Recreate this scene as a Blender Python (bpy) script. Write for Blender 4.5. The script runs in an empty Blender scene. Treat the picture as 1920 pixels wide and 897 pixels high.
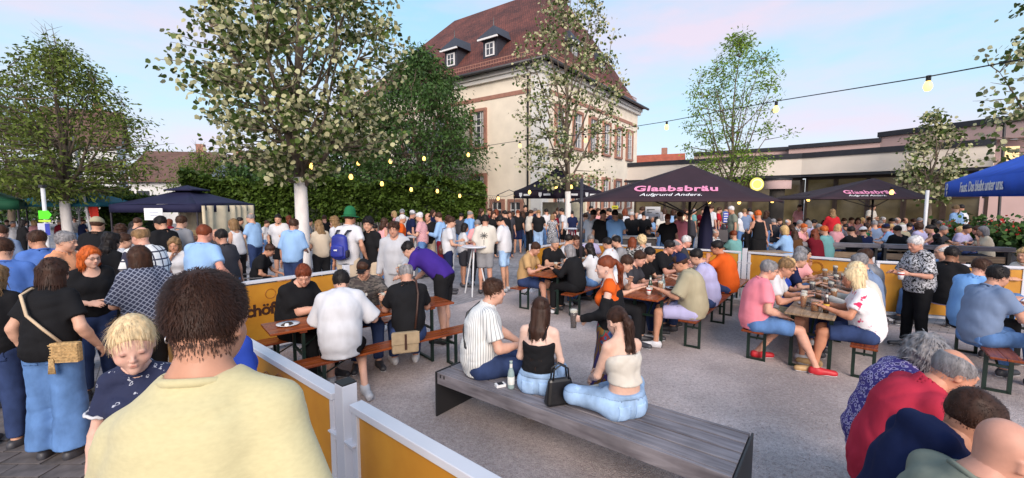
import bpy, math, random
import numpy as np
from mathutils import Vector, Matrix
random.seed(7)
SC = bpy.context.scene
COL = SC.collection
R = math.radians
# ------------------------------------------------------------------ camera
FPX = 800.0            # focal length in photograph pixels (1920 wide)
CAMH = 2.1
PITCH = R(4.93)
cam = bpy.data.cameras.new('camera')
cam.sensor_width = 36.0
cam.lens = 36.0 * FPX / 1920.0
cam.clip_start = 0.05
cam.clip_end = 3000
camo = bpy.data.objects.new('camera', cam)
COL.objects.link(camo)
camo.location = (0, 0, CAMH)
camo.rotation_euler = (R(90) - PITCH, 0, 0)
SC.camera = camo
# ------------------------------------------------------------------ sky and sun
SUN_EL, SUN_AZ = 28.0, 174.0       # azimuth clockwise from +Y (the view direction): from the right and behind
world = bpy.data.worlds.new('World')
SC.world = world
world.use_nodes = True
wt = world.node_tree
wt.nodes.clear()
def wn(t, **k):
    n = wt.nodes.new(t)
    for a, b in k.items(): setattr(n, a, b)
    return n
wo = wn('ShaderNodeOutputWorld'); bg = wn('ShaderNodeBackground')
sky = wn('ShaderNodeTexSky', sky_type='NISHITA', sun_disc=False)
sky.sun_elevation = R(8); sky.sun_rotation = R(SUN_AZ)
sky.air_density = 1.0; sky.dust_density = 0.6; sky.ozone_density = 3.0
tc = wn('ShaderNodeTexCoord'); sep = wn('ShaderNodeSeparateXYZ')
ramp = wn('ShaderNodeValToRGB')
cr = ramp.color_ramp
cr.elements[0].position = 0.0; cr.elements[0].color = (.74, .73, .86, 1)
cr.elements[1].position = 1.0; cr.elements[1].color = (.22, .52, .82, 1)
for p_, c_ in ((.10, (.68, .77, .90, 1)), (.24, (.52, .78, .92, 1)), (.5, (.36, .67, .90, 1))):
    e = cr.elements.new(p_); e.color = c_
mx = wn('ShaderNodeMixRGB'); mx.inputs[0].default_value = .88
skm = wn('ShaderNodeMixRGB', blend_type='MULTIPLY'); skm.inputs[0].default_value = 1; skm.inputs[2].default_value = (.5, .5, .5, 1)
mp = wn('ShaderNodeMapping'); mp.inputs['Scale'].default_value = (1.6, 1.6, 5.0); mp.inputs['Location'].default_value = (.35, .1, .2)
no = wn('ShaderNodeTexNoise'); no.inputs['Scale'].default_value = 1.5; no.inputs['Detail'].default_value = 6; no.inputs['Roughness'].default_value = .52
cl = wn('ShaderNodeValToRGB'); cl.color_ramp.elements[0].position = .40; cl.color_ramp.elements[1].position = .66
cl.color_ramp.elements[1].color = (.75, .75, .75, 1)
cm = wn('ShaderNodeMixRGB'); cm.inputs[2].default_value = (.93, .72, .84, 1)
L = wt.links.new
L(tc.outputs['Generated'], sep.inputs[0]); L(sep.outputs['Z'], ramp.inputs[0])
L(sky.outputs[0], skm.inputs[1]); L(skm.outputs[0], mx.inputs[1]); L(ramp.outputs[0], mx.inputs[2])
L(tc.outputs['Generated'], mp.inputs[0]); L(mp.outputs[0], no.inputs['Vector']); L(no.outputs[0], cl.inputs[0])
L(cl.outputs[0], cm.inputs[0]); L(mx.outputs[0], cm.inputs[1]); L(cm.outputs[0], bg.inputs[0])
bg.inputs[1].default_value = 0.86
L(bg.outputs[0], wo.inputs[0])
sun = bpy.data.lights.new('sun', 'SUN'); sun.energy = 3.3; sun.angle = R(36); sun.color = (1, .86, .74)
suno = bpy.data.objects.new('sun', sun); COL.objects.link(suno)
suno.rotation_euler = (R(90 - SUN_EL), 0, R(180 - SUN_AZ))
vs = SC.view_settings
vs.view_transform = 'Standard'; vs.look = 'None'; vs.exposure = 0.32; vs.gamma = 1.0; vs.use_curve_mapping = False
SC.cycles.use_denoising = True
SC.cycles.max_bounces = 6; SC.cycles.transparent_max_bounces = 8
SC.cycles.caustics_reflective = False; SC.cycles.caustics_refractive = False

# ------------------------------------------------------------------ pixel to world
def ray(px, py):
    u = (px - 960) / FPX; v = (py - 448.5) / FPX
    c, s = math.cos(PITCH), math.sin(PITCH)
    return Vector((u, c - v * s, -s - v * c))
def at(px, py, z=0.0):                       # world point at height z seen at a pixel
    r = ray(px, py); t = (z - CAMH) / r.z
    return Vector((r.x * t, r.y * t, z))
def atY(px, py, Y):                          # world point at forward distance Y seen at a pixel
    r = ray(px, py); t = Y / r.y
    return Vector((r.x * t, Y, CAMH + r.z * t))
def colx(px, Y, z):                          # world x of a pixel column at distance Y, height z
    return (px - 960) / FPX * (Y * math.cos(PITCH) + (CAMH - z) * math.sin(PITCH))

# ------------------------------------------------------------------ materials
MATS = {}
def nt(name):
    m = bpy.data.materials.new(name); m.use_nodes = True
    t = m.node_tree; b = t.nodes['Principled BSDF']
    MATS[name] = m
    return m, t, b
def nd(t, ty, **k):
    n = t.nodes.new(ty)
    for a, b in k.items():
        if a.startswith('i_'): n.inputs[a[2:].replace('_', ' ')].default_value = b
        else: setattr(n, a, b)
    return n
def mat(name, c, rough=.6, var=.15, scale=6.0, bump=0.0, bscale=None, metal=0.0, spec=None, objcol=False, tint=False, coord='Object', c2=None, sheen=0, detail=4, stretch=None):
    if name in MATS: return MATS[name]
    m, t, b = nt(name)
    L = t.links.new
    co = nd(t, 'ShaderNodeTexCoord'); src = co.outputs[coord]
    if stretch:
        mpn = nd(t, 'ShaderNodeMapping'); mpn.inputs['Scale'].default_value = stretch
        L(src, mpn.inputs[0]); src = mpn.outputs[0]
    n = nd(t, 'ShaderNodeTexNoise', i_Scale=scale, i_Detail=detail)
    L(src, n.inputs['Vector'])
    rp = nd(t, 'ShaderNodeMapRange'); rp.inputs[1].default_value = .3; rp.inputs[2].default_value = .7
    L(n.outputs[0], rp.inputs[0])
    mixn = nd(t, 'ShaderNodeMixRGB'); L(rp.outputs[0], mixn.inputs[0])
    if objcol:
        oi = nd(t, 'ShaderNodeObjectInfo'); base = oi.outputs['Color']
        if tint:
            at_ = nd(t, 'ShaderNodeAttribute', attribute_name='tint')
            mm = nd(t, 'ShaderNodeMixRGB', blend_type='MULTIPLY'); mm.inputs[0].default_value = 1
            L(base, mm.inputs[1]); L(at_.outputs['Color'], mm.inputs[2]); base = mm.outputs[0]
        for i, f in ((1, 1 - var), (2, 1 + var)):
            mm = nd(t, 'ShaderNodeMixRGB', blend_type='MULTIPLY'); mm.inputs[0].default_value = 1
            mm.inputs[2].default_value = (f, f, f, 1); L(base, mm.inputs[1]); L(mm.outputs[0], mixn.inputs[i])
    else:
        d2 = c2 or tuple(min(1, x * (1 + var)) for x in c)
        d1 = tuple(x * (1 - var) for x in c)
        mixn.inputs[1].default_value = (*d1, 1); mixn.inputs[2].default_value = (*d2, 1)
    L(mixn.outputs[0], b.inputs['Base Color'])
    b.inputs['Roughness'].default_value = rough; b.inputs['Metallic'].default_value = metal
    if spec is not None: b.inputs['Specular IOR Level'].default_value = spec
    if sheen: b.inputs['Sheen Weight'].default_value = sheen
    if bump:
        n2 = nd(t, 'ShaderNodeTexNoise', i_Scale=bscale or scale * 3, i_Detail=3)
        L(src, n2.inputs['Vector'])
        bp = nd(t, 'ShaderNodeBump'); bp.inputs['Strength'].default_value = min(1, bump * 20); bp.inputs['Distance'].default_value = bump
        L(n2.outputs[0], bp.inputs['Height']); L(bp.outputs[0], b.inputs['Normal'])
    m['tint'] = 1
    return m
def emis(name, c, s):
    m, t, b = nt(name)
    b.inputs['Base Color'].default_value = (*c, 1); b.inputs['Emission Color'].default_value = (*c, 1); b.inputs['Emission Strength'].default_value = s
    return m
def glassm(name, c, rough=.03, alpha=.35):
    m, t, b = nt(name)
    b.inputs['Base Color'].default_value = (*c, 1); b.inputs['Roughness'].default_value = rough
    b.inputs['Alpha'].default_value = alpha; b.inputs['Specular IOR Level'].default_value = .8
    return m
def ramped(name, kind, stops, scale=10.0, rough=.85, coord='Object', stretch=None, bump=.002, const=True, objbase=False, **kw):
    """cloth or ground patterns: a texture driven colour ramp"""
    m, t, b = nt(name); L = t.links.new
    co = nd(t, 'ShaderNodeTexCoord'); mpn = nd(t, 'ShaderNodeMapping')
    if stretch: mpn.inputs['Scale'].default_value = stretch
    L(co.outputs[coord], mpn.inputs[0])
    if kind == 'voronoi':
        n = nd(t, 'ShaderNodeTexVoronoi', i_Scale=scale, **kw); out = n.outputs['Distance']
    elif kind == 'wave':
        n = nd(t, 'ShaderNodeTexWave', i_Scale=scale, **kw); out = n.outputs['Fac']
    else:
        n = nd(t, 'ShaderNodeTexNoise', i_Scale=scale, i_Detail=3, **kw); out = n.outputs[0]
    L(mpn.outputs[0], n.inputs['Vector'])
    rp = nd(t, 'ShaderNodeValToRGB'); cr = rp.color_ramp
    if const: cr.interpolation = 'CONSTANT'
    cr.elements[0].position = stops[0][0]; cr.elements[0].color = (*stops[0][1], 1)
    cr.elements[1].position = stops[-1][0]; cr.elements[1].color = (*stops[-1][1], 1)
    for p_, c_ in stops[1:-1]:
        e = cr.elements.new(p_); e.color = (*c_, 1)
    L(out, rp.inputs[0]); L(rp.outputs[0], b.inputs['Base Color'])
    b.inputs['Roughness'].default_value = rough
    n2 = nd(t, 'ShaderNodeTexNoise', i_Scale=14, i_Detail=3); L(co.outputs['Object'], n2.inputs['Vector'])
    bp = nd(t, 'ShaderNodeBump'); bp.inputs['Strength'].default_value = .6; bp.inputs['Distance'].default_value = .012
    L(n2.outputs[0], bp.inputs['Height']); L(bp.outputs[0], b.inputs['Normal'])
    return m
# ------------------------------------------------------------------ mesh helpers
def mesh_np(name, v, f, smooth=True, tint=None):
    """v (n,3), f (m,4) or (m,3) arrays"""
    me = bpy.data.meshes.new(name)
    v = np.asarray(v, np.float32); f = np.asarray(f, np.int32)
    k = f.shape[1]
    me.vertices.add(len(v)); me.vertices.foreach_set('co', v.ravel())
    me.loops.add(f.size); me.loops.foreach_set('vertex_index', f.ravel())
    me.polygons.add(len(f)); me.polygons.foreach_set('loop_start', np.arange(0, f.size, k, dtype=np.int32))
    if smooth: me.polygons.foreach_set('use_smooth', np.ones(len(f), bool))
    if tint is not None:
        a = me.attributes.new('tint', 'FLOAT_COLOR', 'POINT')
        c = np.ones((len(v), 4), np.float32); c[:, :3] = tint; a.data.foreach_set('color', c.ravel())
    me.update(calc_edges=True)
    return me
def link(name, me, m=None, parent=None, color=None):
    o = bpy.data.objects.new(name, me); COL.objects.link(o)
    if m is not None:
        if len(me.materials) == 0: me.materials.append(m)
    if parent is not None: o.parent = parent
    if color is not None: o.color = (*color[:3], 1)
    return o
def empty(name, loc=(0, 0, 0), rz=0.0):
    o = bpy.data.objects.new(name, None); COL.objects.link(o); o.location = loc; o.rotation_euler = (0, 0, rz)
    o.empty_display_size = .1
    return o
def tag(o, label=None, cat=None, group=None, kind=None):
    if label: o['label'] = label
    if cat: o['category'] = cat
    if group: o['group'] = group
    if kind: o['kind'] = kind
    return o
def copy_tree(o, parent=None):
    c = o.copy(); COL.objects.link(c); c.parent = parent
    for ch in list(o.children): copy_tree(ch, c)
    return c
class MB:
    def __init__(s): s.v = []; s.f = []
    def add(s, vs, fs):
        n = len(s.v); s.v += [tuple(x) for x in vs]; s.f += [tuple(n + i for i in q) for q in fs]; return s
    def box(s, c, sz, rz=0.0, ax=None):
        """centre, full sizes; ax: three axis vectors instead of rz"""
        c = Vector(c)
        if ax is None:
            a = (Vector((math.cos(rz), math.sin(rz), 0)), Vector((-math.sin(rz), math.cos(rz), 0)), Vector((0, 0, 1)))
        else: a = [Vector(q).normalized() for q in ax]
        h = [a[i] * sz[i] / 2 for i in range(3)]
        vs = [c + h[0] * i + h[1] * j + h[2] * k for i in (-1, 1) for j in (-1, 1) for k in (-1, 1)]
        return s.add(vs, [(0, 1, 3, 2), (4, 6, 7, 5), (0, 4, 5, 1), (2, 3, 7, 6), (0, 2, 6, 4), (1, 5, 7, 3)])
    def bar(s, a, b, w, t, up=(0, 0, 1)):
        a, b = Vector(a), Vector(b); d = (b - a); L_ = d.length; d.normalize()
        up = Vector(up)
        if abs(d.dot(up)) > .97: up = Vector((1, 0, 0)) if abs(d.x) < .9 else Vector((0, 1, 0))
        x = d.cross(up).normalized(); y = x.cross(d)
        return s.box((a + b) / 2, (w, L_, t), ax=(x, d, y))
    def tube(s, pts, rad, n=8, cap=True):
        pts = [Vector(p) for p in pts]
        if not hasattr(rad, '__len__'): rad = [rad] * len(pts)
        rings = []; vs = []; fs = []
        up = None
        for i, p in enumerate(pts):
            d = (pts[min(i + 1, len(pts) - 1)] - pts[max(i - 1, 0)]).normalized()
            if up is None: up = Vector((1, 0, 0)) if abs(d.x) < .8 else Vector((0, 1, 0))
            x = (up - d * up.dot(d)).normalized(); y = d.cross(x); up = x
            vs += [p + (x * math.cos(2 * math.pi * k / n) + y * math.sin(2 * math.pi * k / n)) * rad[i] for k in range(n)]
        for i in range(len(pts) - 1):
            for k in range(n):
                fs.append((i * n + k, i * n + (k + 1) % n, (i + 1) * n + (k + 1) % n, (i + 1) * n + k))
        if cap: fs += [tuple(range(n - 1, -1, -1)), tuple((len(pts) - 1) * n + k for k in range(n))]
        return s.add(vs, fs)
    def lathe(s, prof, n=14, c=(0, 0, 0)):
        vs = []; fs = []
        for r, z in prof: vs += [(c[0] + r * math.cos(2 * math.pi * k / n), c[1] + r * math.sin(2 * math.pi * k / n), c[2] + z) for k in range(n)]
        for i in range(len(prof) - 1):
            for k in range(n): fs.append((i * n + k, i * n + (k + 1) % n, (i + 1) * n + (k + 1) % n, (i + 1) * n + k))
        return s.add(vs, fs)
    def build(s, name, m, parent=None, smooth=False, bevel=0.0, color=None):
        me = bpy.data.meshes.new(name); me.from_pydata(s.v, [], s.f)
        if smooth: me.polygons.foreach_set('use_smooth', [True] * len(me.polygons))
        me.update()
        o = link(name, me, m, parent, color)
        if bevel:
            b = o.modifiers.new('bevel', 'BEVEL'); b.width = bevel; b.segments = 2; b.limit_method = 'ANGLE'
        return o
def text(name, s, size, m, mw, parent=None, extrude=.002, align='CENTER', shear=0.0, space=1.0, bold=0.0):
    cu = bpy.data.curves.new(name, 'FONT'); cu.body = s; cu.size = size; cu.align_x = align; cu.align_y = 'CENTER'
    cu.extrude = extrude; cu.shear = shear; cu.space_character = space; cu.offset = bold; cu.resolution_u = 3
    cu.materials.append(m)
    tmp = bpy.data.objects.new(name, cu); COL.objects.link(tmp)
    dg = bpy.context.evaluated_depsgraph_get()
    me = bpy.data.meshes.new_from_object(tmp.evaluated_get(dg))
    bpy.data.objects.remove(tmp); bpy.data.curves.remove(cu)
    if len(me.materials) == 0: me.materials.append(m)
    o = bpy.data.objects.new(name, me); COL.objects.link(o)
    if parent is not None: o.parent = parent
    o.matrix_local = mw
    return o
def frame(o, x, n):
    """matrix: local x along x, local z along n, at o"""
    x = Vector(x).normalized(); n = Vector(n).normalized(); y = n.cross(x).normalized(); x = y.cross(n)
    M = Matrix((x, y, n)).transposed().to_4x4(); M.translation = Vector(o)
    return M
# ------------------------------------------------------------------ bodies: smooth distance fields meshed with surface nets
V3 = lambda *a: np.array(a, np.float32)
class Field:
    def __init__(s, vox): s.vox = vox; s.ops = []; s.lo = V3(9, 9, 9); s.hi = V3(-9, -9, -9)
    def add(s, a, b, ra, rb=None, da=None, db=None, right=None, k=.03, flat=False, flata=False, sub=False):
        a = np.asarray(a, np.float32); b = np.asarray(b, np.float32)
        rb = ra if rb is None else rb; da = ra if da is None else da; db = rb if db is None else db
        m = max(ra, rb, da, db)
        if not sub:
            s.lo = np.minimum(s.lo, np.minimum(a, b) - m); s.hi = np.maximum(s.hi, np.maximum(a, b) + m)
        s.ops.append(('p', a, b, ra, rb, da, db, None if right is None else np.asarray(right, np.float32), k, flat, flata, sub, m)); return s
    def sub(s, a, b, ra, rb=None, k=.01, **kw): return s.add(a, b, ra, rb, k=k, sub=True, **kw)
    def cut(s, c, n): s.ops.append(('c', np.asarray(c, np.float32), np.asarray(n, np.float32))); return s
    def noise(s, amp, freq, seed=0): s.ops.append(('n', amp, freq, seed)); return s
    def folds(s, amp, freq, seed=0): s.ops.append(('f', amp, freq, seed)); return s
    def mesh(s):
        vx = s.vox; o = s.lo - 2.5 * vx
        n = np.maximum(np.ceil((s.hi + 2.5 * vx - o) / vx).astype(int), 4)
        ax = [o[i] + vx * np.arange(n[i], dtype=np.float32) for i in range(3)]
        V = np.full(n, .5, np.float32)
        for op in s.ops:
            if op[0] == 'p':
                _, a, b, ra, rb, da, db, rt, k, flat, flata, sub, m = op
                mg = m + k + 2.2 * vx
                i0 = np.clip(np.floor((np.minimum(a, b) - mg - o) / vx).astype(int), 0, n - 1)
                i1 = np.clip(np.ceil((np.maximum(a, b) + mg - o) / vx).astype(int) + 1, 1, n)
                if (i1 <= i0).any(): continue
                X = ax[0][i0[0]:i1[0], None, None]; Y = ax[1][None, i0[1]:i1[1], None]; Z = ax[2][None, None, i0[2]:i1[2]]
                d = b - a; L_ = float(np.linalg.norm(d)) + 1e-6; d = d / L_
                px, py, pz = X - a[0], Y - a[1], Z - a[2]
                tt = px * d[0] + py * d[1] + pz * d[2]
                tc_ = np.clip(tt, 0, L_); u = tc_ / L_
                w = ra + (rb - ra) * u; dp = da + (db - da) * u
                qx, qy, qz = px - tc_ * d[0], py - tc_ * d[1], pz - tc_ * d[2]
                if rt is None:
                    D = np.sqrt(qx * qx + qy * qy + qz * qz) - w
                else:
                    fw = np.cross(rt, d); fw /= np.linalg.norm(fw) + 1e-9
                    cu = qx * rt[0] + qy * rt[1] + qz * rt[2]; cf = qx * fw[0] + qy * fw[1] + qz * fw[2]; ch = tt - tc_
                    mn = np.minimum(w, dp)
                    D = (np.sqrt((cu / w) ** 2 + (cf / dp) ** 2 + (ch / mn) ** 2) - 1) * mn
                if flat: D = np.maximum(D, tt - L_)
                if flata: D = np.maximum(D, -tt)
                sl = (slice(i0[0], i1[0]), slice(i0[1], i1[1]), slice(i0[2], i1[2]))
                A = V[sl]
                if sub:
                    B = -D; h = np.maximum(k - np.abs(A - B), 0) / k; V[sl] = np.maximum(A, B) + h * h * k * .25
                else:
                    h = np.maximum(k - np.abs(A - D), 0) / k; V[sl] = np.minimum(A, D) - h * h * k * .25
            elif op[0] == 'c':
                c, nn = op[1], op[2]
                V = np.maximum(V, (ax[0] - c[0])[:, None, None] * nn[0] + (ax[1] - c[1])[None, :, None] * nn[1] + (ax[2] - c[2])[None, None, :] * nn[2])
            elif op[0] == 'f':
                _, amp, fr, seed = op
                rg = np.random.RandomState(seed); X = ax[0][:, None, None]; Y = ax[1][None, :, None]; Z = ax[2][None, None, :]
                for _i in range(3):
                    q = rg.normal(size=3) * np.array([1, 1, 1.1]); q = q / np.linalg.norm(q) * fr * (.7 + .45 * _i); w = rg.normal(size=3) * fr * .35; ph = rg.uniform(0, 6.28)
                    S_ = np.sin(X * q[0] + Y * q[1] + Z * q[2] + 1.6 * np.sin(X * w[0] + Y * w[1] + Z * w[2] + ph) + ph)
                    M_ = .5 + .5 * np.sin(X * w[2] + Y * w[0] + Z * w[1] + ph * 2)
                    V += (amp / (1 + .4 * _i)) * M_ * ((1 - np.abs(S_)) ** 2 - .3)
            else:
                _, amp, fr, seed = op
                rg = np.random.RandomState(seed)
                for _i in range(5):
                    q = rg.normal(size=3); q = q / np.linalg.norm(q) * fr * rg.uniform(.6, 1.7); ph = rg.uniform(0, 6.28)
                    V += amp * .45 * np.sin(ax[0][:, None, None] * q[0] + ax[1][None, :, None] * q[1] + ax[2][None, None, :] * q[2] + ph)
        return nets(V, o, vx)
CORN = np.array([[i, j, k] for i in (0, 1) for j in (0, 1) for k in (0, 1)])
EDG = [(a, b) for a in range(8) for b in range(a + 1, 8) if np.abs(CORN[a] - CORN[b]).sum() == 1]
def nets(V, o, vx):
    S = V < 0
    c = np.zeros(np.array(V.shape) - 1, np.int8)
    for q in CORN: c += S[q[0]:S.shape[0] - 1 + q[0], q[1]:S.shape[1] - 1 + q[1], q[2]:S.shape[2] - 1 + q[2]]
    act = (c > 0) & (c < 8)
    I = np.argwhere(act)
    if len(I) == 0: return np.zeros((0, 3), np.float32), np.zeros((0, 4), np.int32)
    idx = np.full(act.shape, -1, np.int32); idx[act] = np.arange(len(I))
    vals = np.stack([V[I[:, 0] + q[0], I[:, 1] + q[1], I[:, 2] + q[2]] for q in CORN], 1)
    P = np.zeros((len(I), 3), np.float32); cnt = np.zeros(len(I), np.float32)
    for a, b in EDG:
        va, vb = vals[:, a], vals[:, b]; m = (va < 0) != (vb < 0)
        t = np.where(m, va / np.where(m, va - vb, 1), 0).astype(np.float32)
        P += np.where(m[:, None], CORN[a] + (CORN[b] - CORN[a]) * t[:, None], 0); cnt += m
    P = (I + P / cnt[:, None]) * vx + o
    F = []
    for axn in range(3):
        s0 = [slice(None)] * 3; s1 = [slice(None)] * 3; s0[axn] = slice(0, -1); s1[axn] = slice(1, None)
        a, b = S[tuple(s0)], S[tuple(s1)]
        E = np.argwhere(a != b); u, w = (axn + 1) % 3, (axn + 2) % 3
        ok = (E[:, u] > 0) & (E[:, w] > 0) & (E[:, u] < act.shape[u]) & (E[:, w] < act.shape[w]); E = E[ok]
        if len(E) == 0: continue
        def g(du, dw):
            q = E.copy(); q[:, u] += du; q[:, w] += dw; return idx[q[:, 0], q[:, 1], q[:, 2]]
        Q = np.stack([g(-1, -1), g(0, -1), g(0, 0), g(-1, 0)], 1)
        fl = a[E[:, 0], E[:, 1], E[:, 2]]
        Q[~fl] = Q[~fl][:, ::-1]
        F.append(Q)
    F = np.concatenate(F); F = F[(F >= 0).all(1)]
    return P.astype(np.float32), F.astype(np.int32)
def join(parts):
    vs = []; fs = []; ts = []; n = 0
    for v, f, t in parts:
        vs.append(v); fs.append(f + n); ts.append(np.ones((len(v), 3), np.float32) if t is None else t); n += len(v)
    return np.concatenate(vs), np.concatenate(fs), np.concatenate(ts)

# ---- heads (origin at the middle of the head, +Y forward, Z up), cached by kind and fineness
HEADS = {}
def head_mesh(kind, vox):
    key = (kind, vox)
    if key in HEADS: return HEADS[key]
    f = Field(vox)
    ch = kind == 'child'; fe = kind == 'female'
    jw = .054 if fe else (.047 if ch else .061)
    f.add((0, -.014, .035), (0, -.013, .036), .0765, .0765, .098, .098, right=(1, 0, 0), k=.012)
    f.add((0, -.02, .03), (0, .005, .03), .074, k=.010)
    f.add((0, .022, -.005), (0, .03, -.055), .063, jw, .066, .055, right=(1, 0, 0), k=.022)
    f.add((0, .055, -.085), (0, .064, -.092), .026, .022, k=.02)
    f.add((-.034, .05, -.035), (-.038, .03, -.03), .03 if not ch else .029, k=.018); f.add((.034, .05, -.035), (.038, .03, -.03), .03 if not ch else .029, k=.018)
    if not ch: f.add((-.03, .083, .026), (.03, .083, .026), .011, k=.02)
    for s in (-1, 1):
        f.sub((s * .030, .105, .008), (s * .036, .104, .008), .016, k=.012)
        f.add((s * .031, .0755, .006), (s * .032, .0755, .006), .0142, k=.004)
    nl = .006 if ch else .016; q = .72 if ch else 1.0
    f.add((0, .083, .012 if not ch else .0), (0, .098 + nl * .5, -.022), .007 * q, .0105 * q, k=.012)
    f.add((0, .098 + nl * .3, -.026), (0, .096, -.028), .011 * q, k=.008)
    for s in (-1, 1): f.add((s * .010 * q, .094, -.029), (s * .009 * q, .09, -.03), .0085 * q, k=.008)
    f.add((-.014 * q, .087, -.052), (.014 * q, .087, -.052), .0075 * q, k=.006); f.add((-.011 * q, .086, -.061), (.011 * q, .086, -.061), .008 * q, k=.006)
    f.sub((-.02, .1, -.057), (.02, .1, -.057), .006, k=.004)
    for s in (-1, 1):
        f.add((s * .077, -.012, .012), (s * .074, -.008, -.022), .019, .012, .007, .007, right=(0, 1, 0), k=.01)
        f.sub((s * .085, -.006, .006), (s * .083, -.004, -.004), .008, k=.006)
    f.add((0, -.03, -.04), (0, -.038, -.15), .052, .053 if not fe else .047, k=.04)
    v, F = f.mesh()
    t = np.ones((len(v), 3), np.float32)
    x, y, z = v[:, 0], v[:, 1], v[:, 2]
    def blob(c, r): return np.clip(1.6 - 1.6 * np.sqrt(sum(((v[:, i] - c[i]) / r[i]) ** 2 for i in range(3))), 0, 1)[:, None]
    def mixc(w, c):
        nonlocal t; t = t * (1 - w) + np.array(c, np.float32) * w
    for s in (-1, 1):
        mixc(blob((s * .045, .06, -.025), (.03, .04, .025)) * .35, (1.12, .82, .78))
        mixc(blob((s * .031, .088, .006), (.019, .012, .0095)) * .75, (.75, .6, .6))
        if ch:
            mixc(blob((s * .031, .09, -.0005), (.0155, .014, .0034)), (.10, .07, .06)); mixc(blob((s * .031, .09, -.0035), (.012, .014, .002)) * .8, (.9, 1.0, 1.1)); mixc(blob((s * .031, .09, .013), (.018, .014, .0022)) * .4, (.5, .36, .32)); continue  # lowered eyes: lash line, sliver of white, lid shading painted into the tint
        mixc(blob((s * .031, .089, .006), (.0145, .012, .0065)), (1.15, 1.5, 1.9))
        mixc(blob((s * .031, .091, .0045), (.0085, .012, .0085)), (.05, .06, .09))
        mixc(blob((s * .031, .088, .013), (.02, .012, .0035)) * .8, (.15, .1, .08))
        mixc(blob((s * .032, .09, .026), (.021, .02, .0055)) * (.5 if ch else .75), (.3, .2, .15))
    mixc(blob((0, .094, -.056), (.024 * q, .02, .013 * q)) * (.85 if fe else .6), (.95, .52, .52))
    mixc(blob((0, .096, -.057), (.02 * q, .02, .002)) * .8, (.4, .22, .22))
    mixc(blob((0, .115, -.03), (.02, .02, .02)) * .3, (1.1, .8, .76))
    HEADS[key] = (v, F, t)
    return HEADS[key]
HANDS = {}
def hand_mesh(kind, vox):
    """right hand, wrist at origin, fingers along +Y, palm towards -Z, thumb at -X"""
    key = (kind, vox)
    if key in HANDS: return HANDS[key]
    f = Field(vox)
    curl = {'relax': .5, 'flat': .12, 'grip': 1.25}[kind]
    f.add((0, -.03, 0), (0, .02, 0), .024, .028, .02, .017, right=(1, 0, 0), k=.02)
    f.add((0, .01, 0), (0, .075, 0), .030, .037, .016, .014, right=(1, 0, 0), k=.02)
    for i, (x, l) in enumerate(((-.028, .072), (-.0095, .08), (.0095, .074), (.027, .058))):
        p = V3(x, .082, 0); ang = 0
        for j, fr in enumerate((.45, .3, .25)):
            ang += curl * (.55 if j == 0 else .8)
            q = p + V3(x * .12 / 3, math.cos(ang) * l * fr, -math.sin(ang) * l * fr)
            f.add(p, q, .0092 - j * .0008, .0086 - j * .0008, k=.005); p = q
    tx = -.6 if kind != 'grip' else -.25
    p = V3(-.024, .02, -.004); q = p + V3(-.028, .032, -.012 - curl * .006); r_ = q + V3(tx * .03, .028, -.01 - curl * .012); e = r_ + V3(.006 * curl, .022, -.008 * curl)
    f.add(p, q, .0135, .011, k=.014); f.add(q, r_, .0105, .0095, k=.006); f.add(r_, e, .0095, .0085, k=.006)
    v, F = f.mesh(); HANDS[key] = (v, F); return HANDS[key]
def rotx(a):
    c, s = math.cos(a), math.sin(a); return np.array([[1, 0, 0], [0, c, -s], [0, s, c]], np.float32)
def rotz(a):
    c, s = math.cos(a), math.sin(a); return np.array([[c, -s, 0], [s, c, 0], [0, 0, 1]], np.float32)
def roty(a):
    c, s = math.cos(a), math.sin(a); return np.array([[c, 0, s], [0, 1, 0], [-s, 0, c]], np.float32)
def unit(a): a = np.asarray(a, np.float32); return a / (np.linalg.norm(a) + 1e-9)
def ik(sh, wr, l1, l2, hint):
    d = wr - sh; L_ = np.linalg.norm(d); mx = (l1 + l2) * .995
    if L_ > mx: wr = sh + d / L_ * mx; L_ = mx; d = wr - sh
    L_ = max(L_, abs(l1 - l2) + .02)
    a = (l1 * l1 - l2 * l2 + L_ * L_) / (2 * L_); h = math.sqrt(max(l1 * l1 - a * a, 0))
    dn = d / (np.linalg.norm(d) + 1e-9); hh = np.asarray(hint, np.float32); hh = unit(hh - dn * hh.dot(dn))
    return sh + dn * a + hh * h, wr
# ------------------------------------------------------------------ people
C = dict(white=(.60, .60, .635), offwhite=(.60, .56, .50), cream=(.72, .62, .46), black=(.012, .012, .014), charcoal=(.045, .045, .055), grey=(.26, .26, .28), lgrey=(.45, .46, .50),
         navy=(.012, .018, .06), blue=(.08, .17, .48), royal=(.03, .07, .40), lblue=(.28, .45, .72), skyblue=(.20, .40, .75), denim=(.10, .20, .42), ldenim=(.32, .47, .70), ddenim=(.03, .05, .13),
         purple=(.045, .02, .20), red=(.50, .02, .03), rasp=(.46, .03, .06), pink=(.80, .24, .30), rose=(.72, .34, .36), peach=(.86, .38, .20), orange=(.62, .10, .015), teal=(.16, .36, .36), green=(.02, .14, .06), olive=(.12, .12, .06),
         tan=(.48, .30, .14), beige=(.55, .45, .34), khaki=(.36, .32, .22), brown=(.10, .045, .02), dbrown=(.035, .014, .008), hblack=(.010, .007, .007), hbrown=(.045, .018, .009), auburn=(.16, .035, .012), ginger=(.50, .10, .015),
         blond=(.55, .36, .16), lblond=(.70, .54, .32), dblond=(.22, .13, .06), hgrey=(.22, .21, .22), hwhite=(.58, .56, .56), bluegrey=(.17, .23, .36), yellow=(.70, .58, .24), wine=(.16, .01, .02), lilac=(.42, .40, .62), sage=(.20, .22, .18))
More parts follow.
